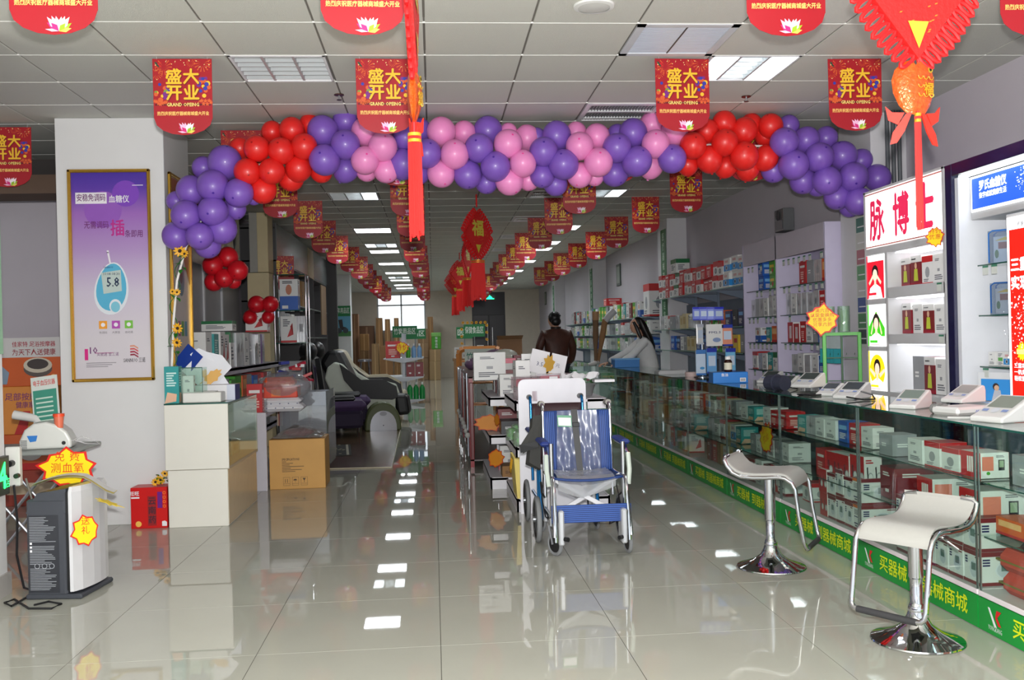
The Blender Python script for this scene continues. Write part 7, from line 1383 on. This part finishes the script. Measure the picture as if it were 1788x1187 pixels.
def diamond(t, zc, s, T0=None):
    """a red diamond knot board with looped cord edge and gold centre, local x-z plane"""
    g = MB(); T = face((0, 0, zc), (1, 0, 0), (0, 0, 1)); g.prism([(0, s), (s*.82, 0), (0, -s), (-s*.82, 0)], .03, M(206, 24, 22, .7, bump=.5, sc=60), T, -.015); g.build('diamond_board', t)
    n = 9
    for a, b in (((0, s), (s*.82, 0)), ((s*.82, 0), (0, -s)), ((0, -s), (-s*.82, 0)), ((-s*.82, 0), (0, s))):
        dx, dy = b[0]-a[0], b[1]-a[1]; L = math.hypot(dx, dy); nx, ny = dy/L, -dx/L
        if nx*(a[0]+b[0])+ny*(a[1]+b[1]) < 0: nx, ny = -nx, -ny
        for k in range(n):
            u = (k+.5)/n; cx, cy_ = a[0]+dx*u, a[1]+dy*u; l = s*(.14 if s < .25 else .24)*(1+.4*math.sin(PI*u)); w_ = s*(.045 if s < .25 else .05); g = MB()
            pts = [(cx+nx*l*(1-math.cos(p))*.5+(dx/L)*w_*math.sin(p), 0, zc+cy_+ny*l*(1-math.cos(p))*.5+(dy/L)*w_*math.sin(p)) for p in [2*PI*i/10 for i in range(10)]]
            g.ring(pts, s*(.022 if s < .25 else .032), KR, 6, True); g.build('cord_loop', t)
    g = MB()
    for sgn in (-1, 1):
        T = face((0, -.016*sgn, zc), (sgn, 0, 0), (0, 0, 1)); G2 = M(206, 190, 50, .35); q = random.Random(3)
        g.text('福', s*.75, 0, s*.2, G2, T, .002, .03); g.poly([(-s*.16, -s*.48), (s*.16, -s*.48), (0, -s*.86)], G2, T, .003)
        for k in range(40):
            x = q.uniform(-.6, .6)*s; y = q.uniform(-.7, .7)*s
            if abs(x)/(.8*s)+abs(y)/s < .85: g.poly([(x, y), (x+s*.04, y+s*.01), (x+s*.05, y+s*.03), (x+.01*s, y+s*.02)], M(226, 120, 40, .4), T, .0015)
    g.build('gold_print', t)
def fish(t, zc, s, xoff, rz, flip=1):
    g = MB(); R_ = Matrix.Translation((xoff, 0, zc)) @ Matrix.Rotation(rz, 4, 'Z'); N = 16; FM = M(216, 84, 26, .3, .3, noise=.6, sc=60, bump=.6); RM_ = M(224, 40, 20, .35)
    pts = [(.0, .5), (.14, .46), (.25, .36), (.3, .2), (.28, .0), (.2, -.2), (.1, -.32), (-.02, -.36), (-.1, -.25), (-.16, -.05), (-.16, .15), (-.1, .35)]
    T = R_ @ face((0, 0, 0), (flip, 0, 0), (0, 0, 1)); P = [(x*s, y*s) for x, y in pts]; c = (.06*s, .08*s)
    V = [(c[0], c[1], .07*s), (c[0], c[1], -.07*s)]+[(x, y, 0) for x, y in P]+[(c[0]+(x-c[0])*.72, c[1]+(y-c[1])*.72, .055*s) for x, y in P]+[(c[0]+(x-c[0])*.72, c[1]+(y-c[1])*.72, -.055*s) for x, y in P]; m_ = len(P); F = []
    for i in range(m_):
        j = (i+1) % m_; F += [(2+i, 2+j, 2+m_+j, 2+m_+i), (2+2*m_+i, 2+2*m_+j, 2+j, 2+i), (0, 2+m_+i, 2+m_+j), (1, 2+2*m_+j, 2+2*m_+i)]
    g.add(V, F, FM, True, T); g.build('fish_body', t)
    g = MB(); g.prism([(.0*s, -.3*s), (.1*s, -.34*s), (.3*s, -.62*s), (.34*s, -.8*s), (.24*s, -.78*s), (.12*s, -.6*s)], .02*s, RM_, T, -.01*s); g.prism([(.12*s, -.32*s), (.3*s, -.3*s), (.4*s, -.2*s), (.36*s, -.42*s), (.22*s, -.5*s)], .02*s, RM_, T, -.01*s); g.build('tail_fin', t)
    g = MB(); g.disc(.16*s, .33*s, .05*s, M(220, 190, 60, .3), T, .06*s, 12); g.disc(.16*s, .33*s, .025*s, BLACK, T, .065*s, 10); g.text('福', .2*s, .1*s, .02*s, M(236, 190, 40, .3), T, .08*s, .02)
    for k in range(9): a, b_ = -.06+.11*(k % 3), .22-.13*(k//3); g.ring([T @ Vector((a*s+.045*s*math.cos(p_), b_*s+.045*s*math.sin(p_), .072*s)) for p_ in [PI+PI*i/6 for i in range(7)]], .006*s, M(240, 200, 60, .3), 4); g.build('fish_eye', t)
def knot(loc, rz, s, label, fishy=True):
    t = thing('chinese_knot', label, 'ornament', loc, rz, 'red chinese knot ornaments'); g = MB(); top = -.02*s
    g.ring([(0, 0, -.003), (0, 0, -.12*s)], .006*s+.002, KR, 6); g.build('cord', t)
    zc = -.12*s-.21*s-.04*s; diamond(t, zc, .21*s); z = zc-.21*s-.02
    g = MB(); g.ring([(0, 0, z+.04), (0, 0, z-.04)], .008, KR, 6); g.build('cord', t)
    return t, z
# two near ones with a fish pair and a long tassel
def bigknot(px, tip, tt, tb, rz, label, tr, fl):
    x = W(px, tip, 'y', 3.42).x; t = thing('chinese_knot', label, 'ornament', (x, 3.42, CZ), rz, 'red chinese knot ornaments'); zt = W(px, tip, 'y', 3.42).z-CZ; s_ = .265
    diamond(t, zt+s_, s_); g = MB(); g.ring([(0, 0, -.003), (0, 0, zt+2*s_-.01)], .008, KR, 6); g.build('cord', t)
    z1 = W(px, tt, 'y', 3.42).z-CZ; g = MB(); g.ring([(.0, 0, zt+.03), (.015, 0, zt-.04), (0, 0, zt-.1), (0, 0, z1-.02)], .006, KR, 6); g.build('cord', t)
    for a in fl: fish(t, *a)
    tassel(t, z1, W(px, tt, 'y', 3.42).z-W(px, tb, 'y', 3.42).z, tr)
zf = W(1600, 160, 'y', 3.42).z-CZ
bigknot(1600, 104, 200, 405, .1, 'large red chinese knot with golden fish pair and long tassel on the right', .0115, ((zf, .25, .012, .25, 1), (zf, .24, -.02, -.45, -1)))
bigknot(721, 128, 235, 422, PI/2-.05, 'large red chinese knot turned edge-on with a long straight tassel left of centre', .023, ((zf-.02, .24, .0, .25, 1), (zf-.02, .24, .0, -.3, 1)))
def farknot(px, y, rz, s, label):
    x = W(px, 400, 'y', y).x; t, z = knot((x, y, CZ), rz, s, label, False); tassel(t, z-.03, .38*s, .07*s*.9)
farknot(833, 11.5, .75, 1.3, 'chinese knot with wide tassel hanging under the arch, nearest of the far row'); farknot(814, 15.3, 1.2, 1.25, 'second chinese knot of the far row, turned edge-on'); farknot(801, 19.2, .5, 1.2, 'third chinese knot of the far row'); farknot(792, 22, .2, 1.2, 'fourth chinese knot of the far row, partly behind the third')
# ================================================================ far end of the right counter
for i, (y0, y1) in enumerate(((13.8, 15.4), (15.41, 17.0))):
    t = thing('glass_counter', ('nearer' if i == 0 else 'farther')+' glass counter turning into the aisle beyond the long one', 'counter', (2.3, (y0+y1)/2, 0)); hy = (y1-y0)/2-.003
    g = MB(); g.box(-.28, .28, -hy, hy, 0, .17, WHITE); g.build('plinth', t)
    g = MB(); g.box(-.28, -.274, -hy, hy, .17, .906, GREENGL); g.build('front_glass', t); g = MB(); g.box(-.28, .28, -hy, -hy+.006, .17, .906, GREENGL); g.build('side_glass', t); g = MB(); g.box(-.28, .28, -hy, hy, .907, .915, GREENGL); g.build('top_glass', t)
    for z in (.42, .66): g = MB(); g.box(-.26, .26, -hy+.01, hy-.01, z-.006, z, GREENGL); g.build('shelf', t)
    row(['green', 'white', 'greenwhite', 'teal', 'white'], 2.25, y0+.1, .661, .08, 'box on the top shelf of the %s turning counter' % ('nearer' if i == 0 else 'farther'), 'boxes in the %s turning counter' % ('nearer' if i == 0 else 'farther'), .2, .2, .14)
# stocking display legs
for i, (px, py, lean, c, lab) in enumerate(((1042, 655, .02, (120, 92, 66), 'dark beige stocking on an upright display leg behind the counter'), (1046, 655, .20, (150, 112, 74), 'tan stocking with grey upper part on a leaning display leg'))):
    p = on_counter(px, 645); t = thing('stocking_mannequin', lab, 'mannequin', (2.40+.05*i, 14.0+.12*i, CT), 0); SK = M(*c, .8)
    t.scale = (1.05, 1.05, 1.08); d = Vector((math.sin(lean), 0, math.cos(lean)))
    def at(l): return Vector((0, 0, .02))+d*l
    g = MB(); g.ring([at(0), at(.08), at(.2), at(.38), at(.5), at(.62)], [.026, .024, .028, .043, .04, .045], SK, 14); g.build('stocking', t)
    g = MB(); g.ring([at(.0)+Vector((0, 0, .02)), Vector((-.04, -.03, .02)), Vector((-.12, -.05, .012))], [.032, .028, .018], M(210, 206, 204, .5), 10); g.build('foot', t)
    if i == 1: g = MB(); e = at(.62); g.ring([e-d*.02, e+Vector((.07, 0, .06)), e+Vector((.14, 0, .12))], [.046, .05, .052], M(190, 190, 192, .4), 14); g.build('thigh', t)
    else: g = MB(); e = at(.62); g.ring([e-d*.02, e+d*.1], [.046, .05], M(170, 130, 90, .6), 14); g.build('thigh', t)
# ================================================================ people
SKIN = M(206, 158, 130, .55, noise=.05)
def skin_body(parent, name, verts, edges, mat, sub=2):
    me = bpy.data.meshes.new(name); me.from_pydata([v[:3] for v in verts], edges, []); o = link(name, me, parent)
    me.materials.append(mat)
    sk = o.modifiers.new('skin', 'SKIN'); sk.use_smooth_shade = True
    for i, v in enumerate(verts):
        d = me.skin_vertices[0].data[i]; r = v[3]; d.radius = (r, v[4] if len(v) > 4 else r)
        d.use_root = (i == 0)
    sb = o.modifiers.new('sub', 'SUBSURF'); sb.levels = sub; sb.render_levels = sub
    return o
def apply_mods(o):
    dg = bpy.context.evaluated_depsgraph_get(); bpy.context.view_layer.update(); me = bpy.data.meshes.new_from_object(o.evaluated_get(dg)); old = o.data; o.modifiers.clear(); o.data = me
    for p in me.polygons: p.use_smooth = True
    return o
def hand(parent, wrist, dirv, palmn, s, nm='hand'):
    """palm with four unequal bent fingers and a side thumb, one mesh"""
    d = Vector(dirv).normalized(); n = Vector(palmn).normalized(); w = d.cross(n).normalized(); wr = Vector(wrist); g = MB()
    g.ring([wr-d*.02, wr+d*.02*s, wr+d*.055*s, wr+d*.085*s], [.024*s, .03*s, .037*s, .034*s], SKIN, 12, flat=.5) if False else None
    V = []
    for l, hwid, th in ((-.02, .024, .019), (.02, .03, .016), (.055, .04, .014), (.088, .038, .011)):
        for k in range(10): a = 2*PI*k/10; V.append(wr+d*l*s+w*math.cos(a)*hwid*s+n*math.sin(a)*th*s)
    g.add(V, [(i*10+k, i*10+(k+1) % 10, (i+1)*10+(k+1) % 10, (i+1)*10+k) for i in range(3) for k in range(10)]+[tuple(range(10))[::-1], tuple(range(30, 40))], SKIN, True)
    for k, L in enumerate((.068, .076, .071, .056)):
        b = wr+d*.082*s+w*(-.028+.0187*k)*s; a1 = b+d*L*.45*s-n*.006*s; a2 = a1+(d*.8-n*.6)*L*.3*s; a3 = a2+(d*.5-n*.8)*L*.25*s
        g.ring([b-d*.015*s, b, a1, a2, a3], [.009*s, .0095*s, .0085*s, .0078*s, .006*s], SKIN, 8)
    b = wr+d*.025*s-w*.03*s; g.ring([b, b+(d*.6-w*.8)*.03*s, b+(d*.85-w*.6-n*.3)*.055*s, b+(d*1-w*.45-n*.5)*.075*s], [.012*s, .0115*s, .01*s, .007*s], SKIN, 8)
    return g.build(nm, parent)
def head(parent, c, face_dir, s, tilt=0):
    """head with nose, brow, mouth, ears; face_dir is the horizontal look direction"""
    f = Vector(face_dir).normalized(); up = (Vector((0, 0, 1))+f*tilt).normalized(); r_ = f.cross(up).normalized(); f = up.cross(r_).normalized(); T = Matrix((r_, f, up)).transposed().to_4x4(); T.translation = Vector(c)
    g = MB(); N, Mr = 22, 16; V = []
    for i in range(Mr+1):
        ph = PI*i/Mr; z = math.cos(ph); rr = math.sin(ph)
        for j in range(N):
            th = 2*PI*j/N; x, y = math.cos(th)*rr, math.sin(th)*rr; hx = .076*(1-.22*max(0, -z)); hy = .096*(1-.12*max(0, -z)); zz = z*.118
            py = y*hy; px = x*hx
            if y > .55 and abs(z) < .9:
                py -= .006*(y-.55)*2
                if abs(x) < .3 and -.35 < z < .15: py += .018*(1-abs(x)/.3)*(1-abs(z+.12)/.3 if abs(z+.12) < .3 else 0)
                if abs(z-.12) < .13 and .15 < abs(x) < .6: py -= .005
                if -.95 < z < -.6: py += .006
            V.append((px, py, zz))
    g.add(V, [(i*N+j, (i+1)*N+j, (i+1)*N+(j+1) % N, i*N+(j+1) % N) for i in range(Mr) for j in range(N)], SKIN, True, T @ Matrix.Scale(s, 4)); S_ = T @ Matrix.Scale(s, 4)
    for sx in (-1, 1): g.ring([S_ @ Vector((sx*.074, .0+.012*math.cos(a), -.004+.028*math.sin(a))) for a in [2*PI*i/10 for i in range(10)]], .006*s, SKIN, 6, True)
    o = g.build('head', parent)
    g = MB()
    for sx in (-1, 1):
        g.ball(S_ @ Vector((sx*.03, .083, .008)), .0095*s, M(235, 232, 228, .2), 10, 8); g.ball(S_ @ Vector((sx*.03, .0895, .008)), .0048*s, M(24, 16, 12, .1), 8, 6); g.ring([S_ @ Vector((sx*.012, .092, .03)), S_ @ Vector((sx*.03, .092, .035)), S_ @ Vector((sx*.05, .078, .03))], .003*s, BLACK, 5)
    g.build('eyes', parent); g = MB(); g.ring([S_ @ Vector((-.022, .082, -.058)), S_ @ Vector((0, .09, -.056)), S_ @ Vector((.022, .082, -.058))], [.003*s, .0055*s, .003*s], M(170, 80, 76, .4), 6); g.build('mouth', parent)
    return T
HAIR = M(14, 12, 12, .45)
# man in the brown leather jacket, seen from behind, standing at the counter
t = thing('person', 'person in a brown leather jacket standing at the counter with back turned, head bowed', 'person', (1.86, 14.3, 0), .15)
TR = M(36, 36, 44, .8); JK = M(74, 38, 26, .55, noise=.35, sc=14, bump=.6)
b = skin_body(t, 'trousers', [(0, 0, .93, .15, .12), (.09, 0, .86, .1), (.1, 0, .5, .075), (.11, .01, .1, .055), (-.09, 0, .86, .1), (-.1, -.01, .5, .075), (-.11, -.01, .1, .055)], [(0, 1), (1, 2), (2, 3), (0, 4), (4, 5), (5, 6)], TR); apply_mods(b)
for s_ in (-1, 1): g = MB(); g.ball((s_*.11, -.0, .05), 1, M(24, 22, 22, .4), 14, 8, sc=(.05, .13, .05)); g.build('shoe', t)
b = skin_body(t, 'leather_jacket', [(0, 0, .86, .19, .15), (0, 0, 1.0, .19, .14), (0, .0, 1.2, .2, .13), (0, .0, 1.36, .16, .12), (0, .03, 1.46, .09, .085), (.19, .02, 1.40, .08), (.27, .04, 1.18, .066), (.27, .14, .98, .056), (.2, .3, .95, .046), (-.19, .02, 1.40, .08), (-.27, .04, 1.18, .066), (-.27, .14, .98, .056), (-.2, .3, .95, .046)],
    [(0, 1), (1, 2), (2, 3), (3, 4), (3, 5), (5, 6), (6, 7), (7, 8), (3, 9), (9, 10), (10, 11), (11, 12)], JK); apply_mods(b)
g = MB(); g.ring([(0, .035, 1.44), (0, .05, 1.53)], [.055, .05], SKIN, 14); g.build('neck', t)
g = MB(); g.lathe([(.075, 0), (.082, .045), (.07, .05)], M(40, 26, 20, .5), 18, (0, .03, 1.455)); g.build('collar', t)
T = head(t, (-.02, .09, 1.61), (-.3, 1, 0), 1.0, -.35)
g = MB(); g.ball((-.012, .062, 1.64), 1, HAIR, 20, 14, sc=(.09, .10, .098)); g.ball((0, .01, 1.585), 1, HAIR, 16, 10, sc=(.08, .06, .07)); q = random.Random(2)
for k in range(60):
    a = q.uniform(0, 2*PI); e = q.uniform(.1, 1.3); d = Vector((math.cos(a)*math.cos(e), math.sin(a)*math.cos(e)*.9-.2, math.sin(e))); p0 = Vector((-.012, .06, 1.64))+Vector((d.x*.085, d.y*.095, d.z*.09)); g.ring([p0, p0+d*.014+Vector((.006, 0, -.002))], [.006, .001], HAIR, 4)
g.build('hair', t)
for s_ in (-1, 1): hand(t, (s_*.19, .33, .945), (-s_*.3, 1, -.1), (0, 0, 1), 1)
# woman in the white coat behind the counter
wx, wy = 2.9, 13.2
t = thing('person', 'person with long black hair and white coat behind the counter, hand on blue box', 'person', (wx+.12, wy-.05, 0), 0)
b = skin_body(t, 'trousers', [(0, 0, .88, .13, .11), (.08, 0, .8, .09), (.09, 0, .45, .065), (.09, .0, .08, .045), (-.08, 0, .8, .09), (-.09, 0, .45, .065), (-.09, 0, .08, .045)], [(0, 1), (1, 2), (2, 3), (0, 4), (4, 5), (5, 6)], TR); apply_mods(b)
for s_ in (-1, 1): g = MB(); g.ball((s_*.09-.03, 0, .045), 1, M(230, 230, 230, .5), 14, 8, sc=(.11, .045, .045)); g.build('shoe', t)
CO = M(232, 232, 232, .75, bump=.2, sc=16)
b = skin_body(t, 'white_coat', [(0, 0, .70, .17, .16), (0, 0, .9, .15, .14), (-.05, -.01, 1.08, .15, .13), (-.1, -.02, 1.24, .14, .11), (-.13, -.02, 1.34, .06, .06), (-.11, -.18, 1.25, .065), (-.3, -.27, 1.07, .052), (-.46, -.3, .99, .044), (-.1, .15, 1.26, .06), (-.32, .12, 1.10, .05), (-.58, .0, .99, .042)],
    [(0, 1), (1, 2), (2, 3), (3, 4), (3, 5), (5, 6), (6, 7), (3, 8), (8, 9), (9, 10)], CO); apply_mods(b)
g = MB(); g.ring([(-.13, -.02, 1.33), (-.16, -.03, 1.42)], [.045, .042], SKIN, 12); g.build('neck', t)
T = head(t, (-.2, -.045, 1.48), (-1, -.45, 0), .9, -.25)
g = MB(); g.ball((-.165, -.025, 1.51), 1, HAIR, 20, 14, sc=(.092, .088, .095))
V = []; N = 14
for i, (z, x, rx, ry) in enumerate(((1.56, -.15, .07, .07), (1.5, -.13, .09, .09), (1.42, -.10, .095, .095), (1.32, -.05, .09, .095), (1.2, .0, .075, .085), (1.1, .02, .05, .06), (1.04, .03, .02, .03))):
    for j in range(N): a = 2*PI*j/N; V.append((x+rx*math.cos(a)*(1 if math.cos(a) > -.2 else .35), -.03+ry*math.sin(a)*(1+.06*(j % 2)), z))
g.add(V, [(i*N+j, i*N+(j+1) % N, (i+1)*N+(j+1) % N, (i+1)*N+j) for i in range(6) for j in range(N)], HAIR, True)
g.ring([(-.235, -.1, 1.53), (-.2, -.13, 1.45), (-.16, -.14, 1.34), (-.12, -.13, 1.25)], [.02, .028, .026, .012], HAIR, 8); g.build('hair', t)
hand(t, (-.49, -.305, .99), (-1, -.15, -.3), (0, 0, 1), .9); hand(t, (-.62, -.02, .965), (-1, -.5, -.15), (0, 0, 1), .9)
g = MB(); g.box(-.13, -.06, -.165, -.16, 1.16, 1.2, M(50, 60, 110, .5)) ; g.build('badge', t)
# low shelf and white table with cartons beyond the man
t = thing('brown_open_carton', 'brown open carton on a shelf left of the person in the leather jacket', 'carton', (1.55, 19.5, .9)); g = MB(); g.box(-.25, .25, -.2, .2, 0, .42, M(120, 84, 54, .7), b=.005); g.add([(-.25, -.2, .42), (.25, -.2, .42), (.27, -.3, .5), (-.27, -.3, .5)], [(0, 1, 2, 3)], M(120, 84, 54, .7)); g.build('body', t)
t = thing('low_storage_table', 'low grey storage table carrying the brown open carton', 'table', (1.55, 19.6, 0)); g = MB(); g.box(-.5, .5, -.4, .4, .86, .899, M(130, 134, 136, .5)); g.box(-.48, .48, -.38, .38, 0, .86, M(150, 152, 150, .5)); g.build('cabinet_body', t)
